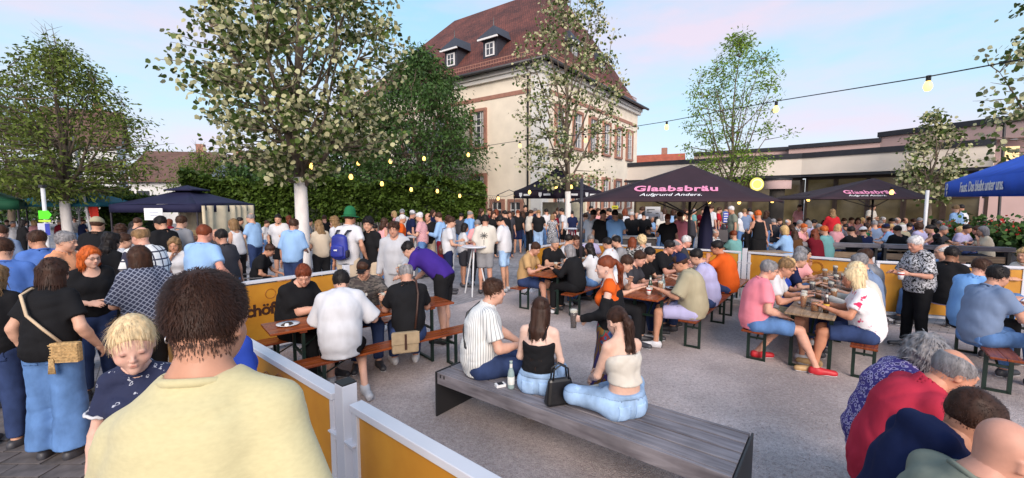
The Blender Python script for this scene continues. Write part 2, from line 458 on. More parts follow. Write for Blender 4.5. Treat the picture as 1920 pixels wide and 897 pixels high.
SKINS = [(.56, .30, .20), (.60, .34, .24), (.50, .25, .16), (.58, .32, .22), (.52, .27, .19)]
M_skin = mat('skin', (1, 1, 1), .52, .06, 30, .0006, 90, objcol=True, tint=True, spec=.35)
M_cloth = mat('woven_cloth', (1, 1, 1), .85, .10, 5, .014, 7, stretch=(1.7, 1.7, .55), objcol=True, spec=.12, detail=3)
M_denim = mat('denim_cloth', (1, 1, 1), .85, .30, 7, .010, 16, stretch=(1.2, 1.2, .7), objcol=True, spec=.15, detail=5)
M_hair = mat('hair', (1, 1, 1), .55, .35, 16, .003, 60, objcol=True, spec=.28, stretch=(2.6, 2.6, .45), detail=6)
M_shoe = mat('shoe_leather', (1, 1, 1), .5, .12, 18, .002, 60, objcol=True)
M_straw = mat('woven_straw', (.42, .27, .12), .85, .4, 60, .004, 140)
M_metal = mat('brushed_metal', (.5, .5, .52), .3, .1, 30, metal=1.0)
M_dark = mat('dark_plastic', (.012, .012, .014), .3, .2, 20)
PAT = {}
def add_tex(m_name, fn):
    PAT[m_name] = fn
def pat(name):
    if name in MATS: return MATS[name]
    W, K, N = C['white'], C['black'], C['navy']
    if name == 'stripe': 
        m, t, b = nt(name); L = t.links.new; co = nd(t, 'ShaderNodeTexCoord'); sp = nd(t, 'ShaderNodeSeparateXYZ'); L(co.outputs['Object'], sp.inputs[0])
        a = nd(t, 'ShaderNodeMath', operation='ARCTAN2'); L(sp.outputs[0], a.inputs[0]); L(sp.outputs[1], a.inputs[1])
        f = nd(t, 'ShaderNodeMath', operation='MULTIPLY'); f.inputs[1].default_value = 52; L(a.outputs[0], f.inputs[0])
        s_ = nd(t, 'ShaderNodeMath', operation='SINE'); L(f.outputs[0], s_.inputs[0])
        r = nd(t, 'ShaderNodeMapRange'); r.inputs[1].default_value = .45; r.inputs[2].default_value = .8; L(s_.outputs[0], r.inputs[0])
        mxn = nd(t, 'ShaderNodeMixRGB'); mxn.inputs[1].default_value = (.76, .77, .76, 1); mxn.inputs[2].default_value = (.33, .34, .36, 1); L(r.outputs[0], mxn.inputs[0])
        L(mxn.outputs[0], b.inputs['Base Color']); b.inputs['Roughness'].default_value = .85; return m
    if name == 'floral': return ramped(name, 'noise', [(0, (.80, .77, .79)), (.615, (.74, .30, .38)), (.64, (.60, .02, .10)), (1, (.5, .01, .06))], 9)
    if name == 'speckle': return ramped(name, 'noise', [(0, K), (.47, W), (.53, K), (.58, W), (1, W)], 34)
    if name == 'paisley': return ramped(name, 'noise', [(0, K), (.50, (.6, .6, .6)), (.56, K), (1, K)], 26)
    if name == 'violet_print': return ramped(name, 'voronoi', [(0, (.03, .02, .12)), (.32, (.42, .36, .58)), (.5, (.06, .04, .22)), (1, (.5, .45, .62))], 38)
    if name == 'camo': return ramped(name, 'noise', [(0, (.05, .04, .04)), (.42, (.10, .085, .075)), (.5, (.03, .027, .027)), (.58, (.13, .11, .10)), (1, (.05, .04, .04))], 9, stretch=(.8, .8, 2.5))
    if name == 'patchwork': return ramped(name, 'voronoi', [(0, (.02, .03, .12)), (.25, (.02, .10, .22)), (.4, (.30, .015, .02)), (.52, (.02, .12, .09)), (.62, (.22, .10, .02)), (1, (.05, .03, .14))], 9, distance='MANHATTAN', stretch=(1, 1, .6))
    if name == 'plaid':
        m, t, b = nt(name); L = t.links.new; co = nd(t, 'ShaderNodeTexCoord'); last = None
        for dr in ('X', 'Z'):
            w = nd(t, 'ShaderNodeTexWave', i_Scale=3.4, bands_direction=dr); L(co.outputs['Object'], w.inputs['Vector'])
            r = nd(t, 'ShaderNodeMapRange'); r.inputs[1].default_value = .90; r.inputs[2].default_value = .94; L(w.outputs['Fac'], r.inputs[0])
            mxn = nd(t, 'ShaderNodeMixRGB'); mxn.inputs[2].default_value = (.03, .03, .06, 1); L(r.outputs[0], mxn.inputs[0])
            if last is None: mxn.inputs[1].default_value = (.76, .76, .76, 1)
            else: L(last, mxn.inputs[1])
            last = mxn.outputs[0]
        L(last, b.inputs['Base Color']); b.inputs['Roughness'].default_value = .85; return m
    if name == 'pinkcheck': return ramped(name, 'wave', [(0, (.72, .45, .47)), (.5, (.72, .45, .47)), (.55, (.5, .2, .24)), (1, (.45, .16, .2))], 18, const=False, bands_direction='DIAGONAL')
    if name == 'navygrid':
        m, t, b = nt(name); L = t.links.new; co = nd(t, 'ShaderNodeTexCoord'); last = None
        mp_ = nd(t, 'ShaderNodeMapping'); mp_.inputs['Rotation'].default_value = (.4, .78, .3); L(co.outputs['Object'], mp_.inputs[0])
        for dr in ('X', 'Z'):
            w = nd(t, 'ShaderNodeTexWave', i_Scale=9, bands_direction=dr); L(mp_.outputs[0], w.inputs['Vector'])
            r = nd(t, 'ShaderNodeMapRange'); r.inputs[1].default_value = .86; r.inputs[2].default_value = .95; L(w.outputs['Fac'], r.inputs[0])
            mxn = nd(t, 'ShaderNodeMixRGB'); mxn.inputs[2].default_value = (.26, .28, .36, 1); L(r.outputs[0], mxn.inputs[0])
            if last is None: mxn.inputs[1].default_value = (.022, .028, .06, 1)
            else: L(last, mxn.inputs[1])
            last = mxn.outputs[0]
        L(last, b.inputs['Base Color']); b.inputs['Roughness'].default_value = .85; return m
    if name == 'dresslace': return ramped(name, 'noise', [(0, N), (.60, N), (.63, (.4, .42, .5)), (.67, N), (1, N)], 22)
    if name == 'yellowheather': return mat(name, (.56, .50, .29), .9, .05, 60, .010, 6, sheen=.2, detail=8, stretch=(1, 1, 2.2), spec=.1)
PCOUNT = [0]
ARM_ST = dict(down=(.27, .02, .87), front=(.10, .30, 1.08), hold=(.15, .30, 1.18), drink=(.07, .2, 1.47), cross=(-.07, .23, 1.17), pocket=(.235, .06, .94), back=(.06, -.17, .95), up=(.10, .36, 1.36), hip=(.24, .0, 1.02), reach=(.18, .5, 1.05))
ARM_SI = dict(table=(.15, .41, .38), wide=(.26, .40, .37), lap=(.11, .28, .20), knee=(.14, .42, .20), reach=(.13, .52, .40), hang=(.27, .05, .14), fold=(-.10, .36, .36), mid=(.08, .30, .42), side=(.30, -.04, .08))
def person(label, px=960, hy=None, s=None, pos=None, sit=False, face=0.0, H=1.75, fem=False, top='tee:white', bot='trousers:charcoal', hair='short:hbrown', arms=('down', 'down'),
           lean=4, hyaw=0, hpit=6, fat=0.0, seat=.46, shoes='charcoal', skin=None, glasses=None, beard=None, legs=None, group=None, vox=None, hat=None, tuck=None, sleeve=None, kid=False, hroll=0, knees=.13, z0=0.0, ref='head', name='person', strands=None, sw=None, seed=None, shd=(0, 0), neck=0.0, hsc=1.0):
    sd = PCOUNT[0] if seed is None else seed
    PCOUNT[0] += 1
    rg = random.Random(sd * 13 + 5)
    lean = R(lean)
    sc = H / 1.75
    st = seat / sc
    ss = s or 120.0
    # ---- skeleton
    X = V3(1, 0, 0)
    pel = V3(0, 0, st + .115) if sit else V3(0, 0, .96)
    def upv(a): return V3(0, math.sin(a), math.cos(a))
    def fwv(a): return V3(0, math.cos(a), -math.sin(a))
    l0, l1, l2 = lean * (.25 if sit else .8), lean * (.7 if sit else .95), lean
    if sit: l0 -= R(6)
    wa = pel + upv(l0) * .14; chs = wa + upv(l1) * .20; nb = chs + upv(l2) * .185
    ln = l2 + R(hpit) * .45 + R(6)
    hd = nb + upv(ln) * ((.125 if not kid else .15) + neck) + fwv(ln) * .02
    shw = sw or (.145 if fem else .172)
    if kid: shw = .135
    shz = chs + upv(l2) * .112
    dr = (rg.random() - .5) * .02
    SH = [shz + X * (sd_ * shw) + V3(0, 0, dr * sd_ + (shd[0] if sd_ < 0 else shd[1])) for sd_ in (-1, 1)]
    HIP = [pel + X * (sd_ * .088) + V3(0, .0, -.02) for sd_ in (-1, 1)]
    KN, AN, TO = [], [], []
    for i, g in enumerate((-1, 1)):
        lg = legs[i] if legs else None
        if sit:
            k = HIP[i] + V3(g * (knees - .088), .42, st + .065 - HIP[i][2]); a = k + V3(g * .0, .03 + rg.random() * .06 - .02, 0); a[2] = .085; to = a + V3(g * .03, .15, -.045)
        else:
            k = V3(g * .098, .025, .51); a = V3(g * (.105 + rg.random() * .03), -.01 + (rg.random() - .5) * .1, .085); to = a + V3(g * .04, .15, -.045)
            k[1] = a[1] * .5 + .02
        if lg:
            k, a = V3(*lg[0]), V3(*lg[1]); to = V3(*lg[2]) if len(lg) > 2 else a + V3(g * .02, .15, -.045)
        KN.append(k); AN.append(a); TO.append(to)
    EL, WR, HK = [], [], []
    for i, g in enumerate((-1, 1)):
        a = arms[i]; hk = 'relax'; hint = V3(g * .5, -.6, -.7)
        if isinstance(a, tuple): t = V3(*a[:3]); hk = a[3] if len(a) > 3 else 'relax'
        elif a == 'chin': t = hd + fwv(ln + R(hpit)) * .09 + V3(g * .035, 0, -.17); hint = V3(g * .25, .2, -1)
        elif a == 'sip': t = hd + V3(g * .06, .13, -.16); hk = 'grip'; hint = V3(g * .7, .2, -.8)
        elif sit: q = ARM_SI[a if a != 'down' else 'table']; t = V3(q[0] * g, q[1], st + q[2])
        else: q = ARM_ST[a]; t = V3(q[0] * g, q[1], q[2])
        if a in ('hold', 'reach', 'drink', 'up', 'mid'): hk = 'grip'
        if a in ('table', 'wide', 'lap', 'knee', 'fold'): hk = 'flat'
        if not sit and a == 'down': hint = V3(g * .25, -1, 0)
        e, w = ik(SH[i], t, .285, .25, hint); EL.append(e); WR.append(w); HK.append(hk)
    # ---- placing: the top of the head lands on the pixel
    HR = rotz(-R(hyaw)) @ rotx(-(R(hpit) + l2 * .35)) @ roty(R(hroll))
    htop = hd + V3(0, 0, .125 if not kid else .16)
    rz = -R(face)
    if pos is None:
        zt = htop[2] * sc + z0
        if s is None: q = at(px, hy, zt); Y, xw = q.y, q.x
        else:
            Y = FPX / s
            if hy is not None and not sit:
                zt = atY(px, hy, Y).z; sc = max(1.42, min(2.0, zt - z0)) / htop[2]
            xw = colx(px, Y, htop[2] * sc)
        anchor = htop if ref == 'head' else pel
        lx, ly = anchor[0] * sc, anchor[1] * sc
        pos = (xw - (lx * math.cos(rz) - ly * math.sin(rz)), Y - (lx * math.sin(rz) + ly * math.cos(rz)))
    dist = max(.5, pos[1]); ss = FPX / dist
    vx = vox or max(.0165, min(.040, 3.1 / ss))
    near = ss > 62
    skin = skin or SKINS[sd % len(SKINS)]
    # ---- body
    fw_, fd_ = .05 * fat, .085 * fat
    if fem: T = [(.166, .118), (.122 + fw_, .094 + fd_), (.134 + fw_ * .7, .102 + fd_ * .5), (.078, .056)]
    else: T = [(.156, .112), (.142 + fw_, .105 + fd_), (.156 + fw_ * .7, .113 + fd_ * .5), (.09, .062)]
    if kid: T = [(.12, .10), (.115, .10), (.12, .095), (.07, .05)]
    af = 1 + .25 * fat - (.12 if fem else 0) - (.1 if kid else 0)
    SP = [pel, wa, chs, nb - upv(l2) * .03]
    f = Field(min(.042, max(vx * 1.4, .023)) if ss < 300 else .02)
    def torso(f, e=0.0, wmin=0.0, dmin=0.0, k=.03, low=0.0):
        P0 = SP[0] - upv(l0) * low
        pts = [P0] + SP[1:]
        for i in range(3):
            (a, b), (c, d) = T[i], T[i + 1]
            if i == 2: c, d = c, d
            w1, d1 = max(a, wmin if i <= 2 else 0) + e, max(b, dmin) + e
            w2, d2 = (max(c, wmin) + e, max(d, dmin) + e) if i < 2 else (c + e, d + e)
            f.add(pts[i], pts[i + 1], w1, w2, d1, d2, right=X, k=k)
        f.add(SH[0] * .9 + shz * .1, SH[1] * .9 + shz * .1, (.046 if not fem else .040) * (1 if not kid else .85) + e, k=k * .7)
        for g in (0, 1): f.add(nb - upv(l2) * .012 + (SH[g] - shz) * .2, SH[g] * .9 + shz * .1 + upv(l2) * .012, .034 + e, .036 + e, k=.02)
        if fem:
            for g in (-1, 1): f.add(chs + X * (g * .068) + fwv(l2) * .085 - upv(l2) * .02, chs + X * (g * .066) + fwv(l2) * .086 - upv(l2) * .021, .060 + e * .6, k=.05)
    torso(f)
    for i in (0, 1):
        f.add(SH[i], EL[i], .047 * af, .038 * af, k=.035); f.add(EL[i], WR[i], .041 * af, .027 * af, k=.02)
        f.add(EL[i] * .75 + WR[i] * .25, EL[i] * .7 + WR[i] * .3, .041 * af, k=.02)
        f.add(HIP[i], KN[i], .088 * (1 + .15 * fat), .057, k=.03); f.add(KN[i], AN[i], .055, .037, k=.025)
        bk = unit(AN[i] - KN[i]); cb = unit(np.cross(bk, X)); cb = cb if cb[1] < 0 or sit else -cb
        f.add(KN[i] * .8 + AN[i] * .2 + cb * .012, KN[i] * .62 + AN[i] * .38 + cb * .012, .053, .05, k=.03)
        if sit: f.add(HIP[i] + V3(0, -.02, -.02), HIP[i] + V3(0, .08, -.015), .082, .08, k=.06)
        f.add(AN[i] + V3(0, -.02, -.03), TO[i], .032, .026, .034, .02, right=X, k=.03)
    f.add(nb - upv(l2) * .06, hd + HR @ V3(0, -.03, -.05), .062 if not fem else .053, .052 if not fem else .046, k=.05)
    v, F = f.mesh()
    parts = [(v, F, None)]
    hv = .018 if ss < 84 else (.0125 if ss < 120 else (.0088 if ss < 230 else (.0045 if not kid else .0034)))
    hs = (.97 if not kid else 1.22) * hsc
    a, b, t = head_mesh('child' if kid else ('female' if fem else 'male'), hv)
    parts.append(((a * hs) @ HR.T + hd, b, t))
    hdv = .017 if ss < 95 else (.0115 if ss < 140 else .0075)
    for i, g in enumerate((-1, 1)):
        a, b = hand_mesh(HK[i], hdv); a = a.copy()
        if g == -1: a[:, 0] *= -1; b = b[:, ::-1]
        y = unit(WR[i] - EL[i])
        pn = V3(-g, 0, 0) if (not sit and arms[i] in ('down', 'hold', 'drink', 'up', 'reach')) or HK[i] == 'grip' else (V3(0, 0, -1) if HK[i] != 'relax' else V3(-g * .7, .1, -.5))
        z = -unit(pn - y * pn.dot(y)); x = np.cross(y, z)
        B = np.stack([x, y, z], 1)
        parts.append(((a * (.95 if not kid else .72)) @ B.T + WR[i], b, None))
    BV, BF, BT = join(parts)
    body = link(name, bpy.data.meshes.new('body'), None, color=skin)
    body.location = (pos[0], pos[1], z0); body.rotation_euler = (0, 0, rz); body.scale = (sc, sc, sc)
    tag(body, label, 'person', group)
    def child(nm, v, F, m, color=None):
        if len(v) == 0: return None
        return link(nm, mesh_np(nm, v, F), m, body, color)
    def cm(spec, denim=False):
        if spec in C: return (M_denim if denim or 'denim' in spec else M_cloth), C[spec]
        return pat(spec), (1, 1, 1)
    # ---- upper garment
    if top:
        ty, cs = top.split(':'); m, c = cm(cs)
        e = .017 if ty != 'tank' else .011
        if fem and ty in ('tee', 'tank'): e -= .002
        if ty == 'big': e = .03
        f = Field(vx)
        loose = ty in ('tee', 'shirt', 'polo', 'big', 'hoodie', 'long')
        wm = max(T[0][0] + .006, T[2][0] * .96) if loose else 0; dm = max(T[0][1] + .012, T[1][1]) + .004 if loose else 0
        if fem: wm = T[0][0] * .93 if loose else 0; dm = T[0][1] * .95 if loose else 0
        if tuck: wm, dm = 0, 0
        low = .07 if loose and not sit else .02
        if tuck: low = -.02
        if ty in ('tube', 'cami', 'crop'): low = -.10 if ty != 'tube' else -.165
        torso(f, e, wm, dm, k=.035, low=low + (.2 if loose else .06))
        if ty == 'dress': low = .0
        if loose or ty == 'tank':
            f.add(chs + upv(l2) * .05 - fwv(l2) * .02, pel + upv(l0) * .04 - fwv(l0) * .02, T[2][0] + e - .006, max(T[0][0], T[1][0]) + e + .004, T[2][1] + e - .012, max(T[1][1], T[0][1]) + e + .008, right=X, k=.02)
        if ty in ('tube', 'cami'): f.cut(chs + upv(l2) * (.055 if ty == 'tube' else .035), upv(l2) + fwv(l2) * (.0 if ty == 'tube' else -.35))
        f.noise(.004, 24, sd)
        if ss > 60: f.folds(.009, 30, sd + 1)
        hem = (SP[0] - upv(l0) * low)
        if not (sit and loose): f.cut(hem, -upv(l0))
        else: f.cut(V3(0, 0, st + .012), V3(0, 0, -1)); f.cut(pel + V3(0, .17 + .05 * fat, 0), V3(0, .86, -.5))
        if ty in ('tee', 'big') and ss > 90: f.add(nb - upv(ln) * .02, nb + upv(ln) * .008, .084 if not fem else .075, .079 if not fem else .070, k=.012, flat=True)
        if ty in ('shirt', 'polo', 'hoodie'):
            f.add(nb - upv(ln) * .012, nb + upv(ln) * (.032 if ty != 'hoodie' else .05), .078 if not fem else .07, .075 if not fem else .067, k=.012, flat=True)
        if ty == 'hoodie': f.add(nb - fwv(l2) * .075 - X * .09, nb - fwv(l2) * .075 + X * .09, .05, k=.05)
        fr = sleeve if sleeve is not None else {'tee': .68, 'shirt': .72, 'polo': .70, 'big': .95, 'dress': .45}.get(ty)
        for i in (0, 1):
            if ty in ('hoodie', 'long', 'cardigan'):
                f.add(SH[i], EL[i], .047 * af + e, .042 * af + e + .002, k=.04)
                f.add(EL[i], WR[i] * .97 + EL[i] * .03, .042 * af + e + .004, .030 * af + e, k=.02, flat=True)
            elif fr:
                b_ = SH[i] + (EL[i] - SH[i]) * fr
                f.add(SH[i] + (shz - SH[i]) * .12, b_, .047 * af + e, (.047 if ty != 'big' else .056) * af + e + .005, k=.04, flat=True)
        if ty not in ('tube', 'cami'):
            f.sub(nb - upv(l2) * .02, hd, (.0665 if not fem else .0585), k=.006 if ss < 300 else .02)
            if ty in ('tank', 'scoop', 'crop'): f.sub(nb - upv(l2) * .03 + fwv(l2) * .05, nb + fwv(l2) * .12, .075, k=.02); f.sub(nb - fwv(l2) * .05, nb - fwv(l2) * .15, .06, k=.02)
            if ty == 'tank':
                for g in (-1, 1): f.sub(shz + X * (g * (shw + .035)), shz + X * (g * (shw + .06)) - upv(l2) * .06, .055, k=.02)
            if ty in ('shirt', 'polo', 'hoodie'): f.sub(nb + fwv(l2) * .06 - upv(l2) * .0, nb + fwv(l2) * .10 - upv(l2) * .035, .024, .008, k=.01)
        v, F = f.mesh()
        g_ = child({'tee': 't_shirt', 'big': 't_shirt', 'hoodie': 'hooded_sweatshirt', 'long': 'pullover', 'tube': 'tube_top', 'cami': 'camisole', 'tank': 'sleeveless_top', 'dress': 'dress_bodice', 'polo': 'polo_shirt', 'shirt': 'shirt'}.get(ty, 'top'), v, F, m, c)
        if ty in ('tee', 'big') and ss > 90:
            mb = MB(); ct = nb + upv(ln) * .006; rr_ = .076 if not fem else .068
            mb.tube([ct + X * rr_ * math.cos(a_) + fwv(ln) * rr_ * math.sin(a_) - upv(ln) * .022 * (.5 + .5 * math.sin(a_)) for a_ in [q_ * .2618 for q_ in range(25)]], .011, 6, False)
            mb.build('collar', m, body, True, color=c)
        if ty == 'cami' and g_:
            mb = MB()
            for g in (-1, 1):
                p0 = chs + upv(l2) * .05 - fwv(l2) * (T[2][1] + .012) + X * g * .06; p1 = shz + X * g * (shw * .62) + upv(l2) * .066 - fwv(l2) * .035; p2 = shz + X * g * (shw * .62) + upv(l2) * .05 + fwv(l2) * .055; p3 = chs + upv(l2) * .05 + fwv(l2) * (T[2][1] + .01) + X * g * .07
                mb.tube([p0, p0 * .5 + p1 * .5 - fwv(l2) * .014, p1, p2, p3], .0075, 6)
            mb.build('strap', m, body, True, color=c)
    # ---- lower garment
    if bot:
        ty, cs = bot.split(':'); m, c = cm(cs, ty == 'jeans')
        if 'denim' in cs: m = M_denim
        f = Field(vx); e = .008
        if ty in ('skirt', 'dress'):
            f.add(SP[0] + upv(l0) * .10, SP[0], T[1][0] + .014, T[0][0] + .02, T[1][1] + .014, T[0][1] + .02, right=X, k=.05)
            if sit:
                for i in (0, 1): f.add(HIP[i], KN[i] + V3(0, .04, 0), .10, .085, k=.09)
            else:
                zb = {'skirt': .12, 'dress': .52}[ty]
                f.add(SP[0], V3(0, 0, zb), T[0][0] + .02, T[0][0] + (.12 if ty == 'skirt' else .07), T[0][1] + .02, T[0][1] + (.13 if ty == 'skirt' else .07), right=X, k=.05, flat=True)
            f.noise(.009, 26, sd)
        else:
            f.add(SP[0] + upv(l0) * .085, SP[0] - upv(l0) * .03, T[0][0] * .94 + e, T[0][0] + e, T[0][1] * .97 + e, T[0][1] + e, right=X, k=.04)
            for i in (0, 1):
                wide = .03 if ty == 'wide' else 0
                f.add(HIP[i], KN[i] if ty != 'shorts' else HIP[i] + (KN[i] - HIP[i]) * .86, .096 * (1 + .12 * fat) + e, .066 + e + wide + (.016 if ty == 'shorts' else 0), k=.05, flat=(ty == 'shorts'))
                if sit: f.add(HIP[i] + V3(0, -.02, -.02), HIP[i] + V3(0, .08, -.015), .086 + e, .084 + e, k=.06)
                if ty != 'shorts':
                    f.add(KN[i], AN[i] + (KN[i] - AN[i]) * (.07 if ty != 'capri' else .45), .069 + e + wide, (.055 if ty != 'slim' else .04) + e + wide * 2, k=.03, flat=True)
            f.noise(.002, 30, sd + 3)
            if ss > 60: f.folds(.006 if not sit else .0025, 22, sd + 2)
        f.cut(SP[0] + upv(l0) * (.10 if fem else .085), upv(l0))
        if sit and ty != 'skirt' and legs is None: f.cut(V3(0, 0, st - .01), V3(0, 0, -1)) if ty == 'shorts' else None
        v, F = f.mesh()
        if ss > 120 and ty in ('jeans', 'wide', 'shorts') and len(v):
            fc = v[F].mean(1); lz = (fc - SP[0]) @ upv(l0); lyb = (fc - SP[0]) @ fwv(l0)
            def patch(nm, sel, off, dk):
                if sel.sum() < 4: return
                Fs = F[sel]; ids, inv_ = np.unique(Fs, return_inverse=True); pv_ = v[ids]; nr = pv_ - (SP[0] + upv(l0) * 0.02); nr = nr - np.outer(nr @ upv(l0), upv(l0)) * .5; nr /= np.linalg.norm(nr, axis=1, keepdims=True) + 1e-6
                o_ = link(nm, mesh_np(nm, pv_ + nr * off, inv_.reshape(-1, 4)), m, body, tuple(q * dk for q in c)); md = o_.modifiers.new('t', 'SOLIDIFY'); md.thickness = off; md.offset = -1
            patch('waistband', lz > (.062 if fem else .05), .005, .8)
            for g in (-1, 1): patch('back_pocket', (lyb < -.03) & (np.abs(fc[:, 0] - g * .078) < .052) & (lz < .025) & (lz > -.10), .005, 1.18)
        child({'jeans': 'jeans', 'wide': 'jeans', 'shorts': 'shorts', 'skirt': 'skirt', 'dress': 'dress_skirt'}.get(ty, 'trousers'), v, F, m, c)
    # ---- shoes
    if shoes and ss > 55:
        sc_ = C[shoes]
        for i, g in enumerate((-1, 1)):
            f = Field(.018 if ss > 110 else .026)
            d = TO[i] - AN[i]; d[2] = 0; d = unit(d) if abs(d).sum() > .02 else V3(0, 1, 0)
            flat_ = AN[i][2] < .16
            heel = AN[i] - d * .045 + V3(0, 0, -.035); toe = TO[i] + d * .03
            rt = unit(np.cross(d, V3(0, 0, 1))) if flat_ else X
            f.add(heel, toe, .040, .042, .05, .036, right=rt, k=.02); f.add(AN[i] + V3(0, 0, -.0), AN[i] + V3(0, 0, -.04) + d * .01, .044, .048, k=.03)
            if flat_: f.cut(V3(0, 0, .004), V3(0, 0, -1))
            f.cut(AN[i] + V3(0, 0, .012), V3(0, 0, 1))
            v, F = f.mesh(); so = child('shoe', v, F, M_shoe, sc_)
            if ss > 105 and flat_:
                f = Field(.019); f.add(heel, toe, .044, .046, .055, .042, right=rt, k=.02); f.cut(V3(0, 0, .026), V3(0, 0, 1)); f.cut(V3(0, 0, .002), V3(0, 0, -1))
                v, F = f.mesh(); link('sole', mesh_np('sole', v, F), M_shoe, so, C['white'])
    # ---- hair, hat, glasses
    def place(v): return (v * hs) @ HR.T + hd
    hst, hc = (hair + ':hbrown').split(':')[:2]; hcol = C[hc]
    hvx = .017 if ss < 75 else (.0125 if ss < 150 else (.010 if ss < 300 else .0068))
    if hst != 'bald':
        f = Field(hvx)
        puff = {'short': .002, 'crop': .001, 'buzz': .0005, 'balding': .002, 'curly': .016, 'bob': .006, 'long': .002, 'pony': -.002, 'bun': -.002, 'messy': .006, 'kid': .001, 'quiff': .0, 'wavy': .012}[hst]
        f.add((0, -.02, .038), (0, -.016, .04), .082 + puff, .082 + puff, .103 + puff, .103 + puff, right=(1, 0, 0), k=.01)
        f.add((0, -.02, .04), (0, .0, .045), .082 + puff, k=.01)
        if hst in ('quiff', 'messy', 'short'): f.add((0, .04, .088), (0, -.02, .10), .045, .03, .03, .02, right=(1, 0, 0), k=.04)
        if hst == 'crop': f.add((0, .03, .086), (0, -.04, .094), .048, .04, .03, .024, right=(1, 0, 0), k=.03)
        if hst in ('bob', 'long', 'curly', 'wavy'):
            if hst in ('curly',): f.add((0, -.03, .03), (0, -.03, .0), .10, .10, .10, .10, right=(1, 0, 0), k=.05)
            n_ = V3(0, .9, -.3)
            f.cut((0, .052, .0), unit(n_))
        elif hst == 'kid': f.cut((0, .0, -.03), unit((0, .80, -.62)))
        else: f.cut((0, .0, -.004 if hst not in ('buzz', 'crop') else (.004 if hst == 'buzz' else -.022)), unit((0, .46, -.9)))
        f.sub((0, .135, .0), (0, .13, -.05), .072 if hst not in ('kid',) else .070, .085, k=.012)
        for g in (-1, 1):
            if hst in ('short', 'buzz', 'crop', 'balding', 'pony', 'bun', 'quiff', 'messy'): f.sub((g * .095, .0, -.012), (g * .09, .03, -.03), .026, k=.01)
        if hst == 'balding': f.sub((0, .06, .125), (0, -.04, .14), .078, .062, k=.02)
        if hst == 'bob':
            for g in (-1, 1): f.add((g * .062, -.03, .03), (g * .070, -.03, -.10), .035, .032, .05, .045, right=(1, 0, 0), k=.03)
            f.add((0, -.075, .02), (0, -.075, -.11), .075, .075, .045, .04, right=(1, 0, 0), k=.04, flat=True)
        if hst in ('bun', 'pony'): f.add((0, -.11, .05), (0, -.118, .05), .03 if hst == 'pony' else .045, k=.03)
        f.noise(.0012 if hst not in ('curly', 'wavy', 'messy') else .008, 90, sd)
        v, F = f.mesh(); v = place(v)
        ps = [(v, F, None)]
        if hst in ('long', 'wavy', 'pony'):
            f = Field(hvx)
            if hst == 'pony':
                p0 = place(V3(0, -.12, .05)[None])[0]; p1 = p0 + V3(.01, -.05, -.06); p2 = p1 + V3(.01, .0, -.20) ; p3 = p2 + V3(.0, .03, -.16)
                f.add(p0, p1, .022, .032, k=.02); f.add(p1, p2, .034, .040, .03, .03, right=X, k=.03); f.add(p2, p3, .038, .012, .026, .012, right=X, k=.03)
            else:
                q0 = place(V3(0, -.07, .0)[None])[0]; ln_ = .42 if hst == 'long' else .26
                bdir = -upv(l2) * ln_ - fwv(l2) * (.06)
                bdir = bdir * np.array([1, 1, 1], np.float32)
                f.add(q0, q0 + bdir * .45, .080, .082, .042, .036, right=X, k=.03); f.add(q0 + bdir * .45, q0 + bdir, .082, .05, .034, .018, right=X, k=.03)
                for g in (-1, 1):
                    a_ = place(V3(g * .065, -.02, .02)[None])[0]; f.add(a_, a_ + V3(g * .012, -.02, -.20), .030, .022, k=.03)
            f.noise(.005, 70, sd); v2, F2 = f.mesh(); ps.append((v2, F2, None))
        v, F, _ = join(ps)
        if strands or (strands is None and ss > 75 and not hat):
            ex = None
            if hst == 'crop':
                a, b, t = head_mesh('male', hv); pr = np.random.RandomState(2).uniform(size=len(a)); ok = (a[:, 1] < .0) & (np.abs(a[:, 0]) < .072) & (a[:, 2] < .01) & (a[:, 2] > -.085); ex = np.repeat(place(a[ok]), 2, 0); ex = ex[np.random.RandomState(3).uniform(size=len(ex)) < np.clip((((ex - hd) @ HR)[:, 2] + .085) / .07, 0, 1) ** 2.2]
            v, F = tufts(v, F, hd, HR, hst, ss, sd, ex)
        child('hair', v, F, M_hair, hcol)
    if beard:
        f = Field(hvx)
        f.add((0, .03, -.06), (0, .045, -.09), .064, .036, .060, .045, right=(1, 0, 0), k=.03)
        f.sub((0, .12, -.035), (0, .12, -.05), .052, k=.01); f.cut((0, .0, -.03), unit((0, -.2, 1))); f.cut((0, .0, 0), (0, -1, 0))
        v, F = f.mesh(); child('beard', place(v), F, M_hair, C[beard])
    if hat:
        ty, cc = hat.split(':'); f = Field(hvx)
        if ty == 'cap':
            f.add((0, -.016, .045), (0, -.014, .047), .090, .090, .108, .108, right=(1, 0, 0), k=.02); f.cut((0, 0, .035), (0, -.12, -1))
            f.add((0, .08, .045), (0, .145, .03), .07, .06, .008, .006, right=(1, 0, 0), k=.01)
        else:
            f.add((0, -.014, .06), (0, -.014, .125), .093, .082, .105, .09, right=(1, 0, 0), k=.02); f.cut((0, 0, .04), (0, 0, -1))
            f.add((0, -.014, .05), (0, -.014, .046), .15, .15, .16, .16, right=(1, 0, 0), k=.01) if False else None
        v, F = f.mesh(); ho = child('cap' if ty == 'cap' else 'hat', place(v), F, M_cloth, C[cc])
        if ty == 'brim':
            mb = MB(); mb.lathe([(.08, .047), (.115, .04), (.15, .028), (.15, .022), (.11, .032), (.08, .04)], 20)
            mb.v = [tuple(place(V3(*q)[None])[0]) for q in mb.v]; mb.build('brim', M_cloth, ho, True, color=C[cc])
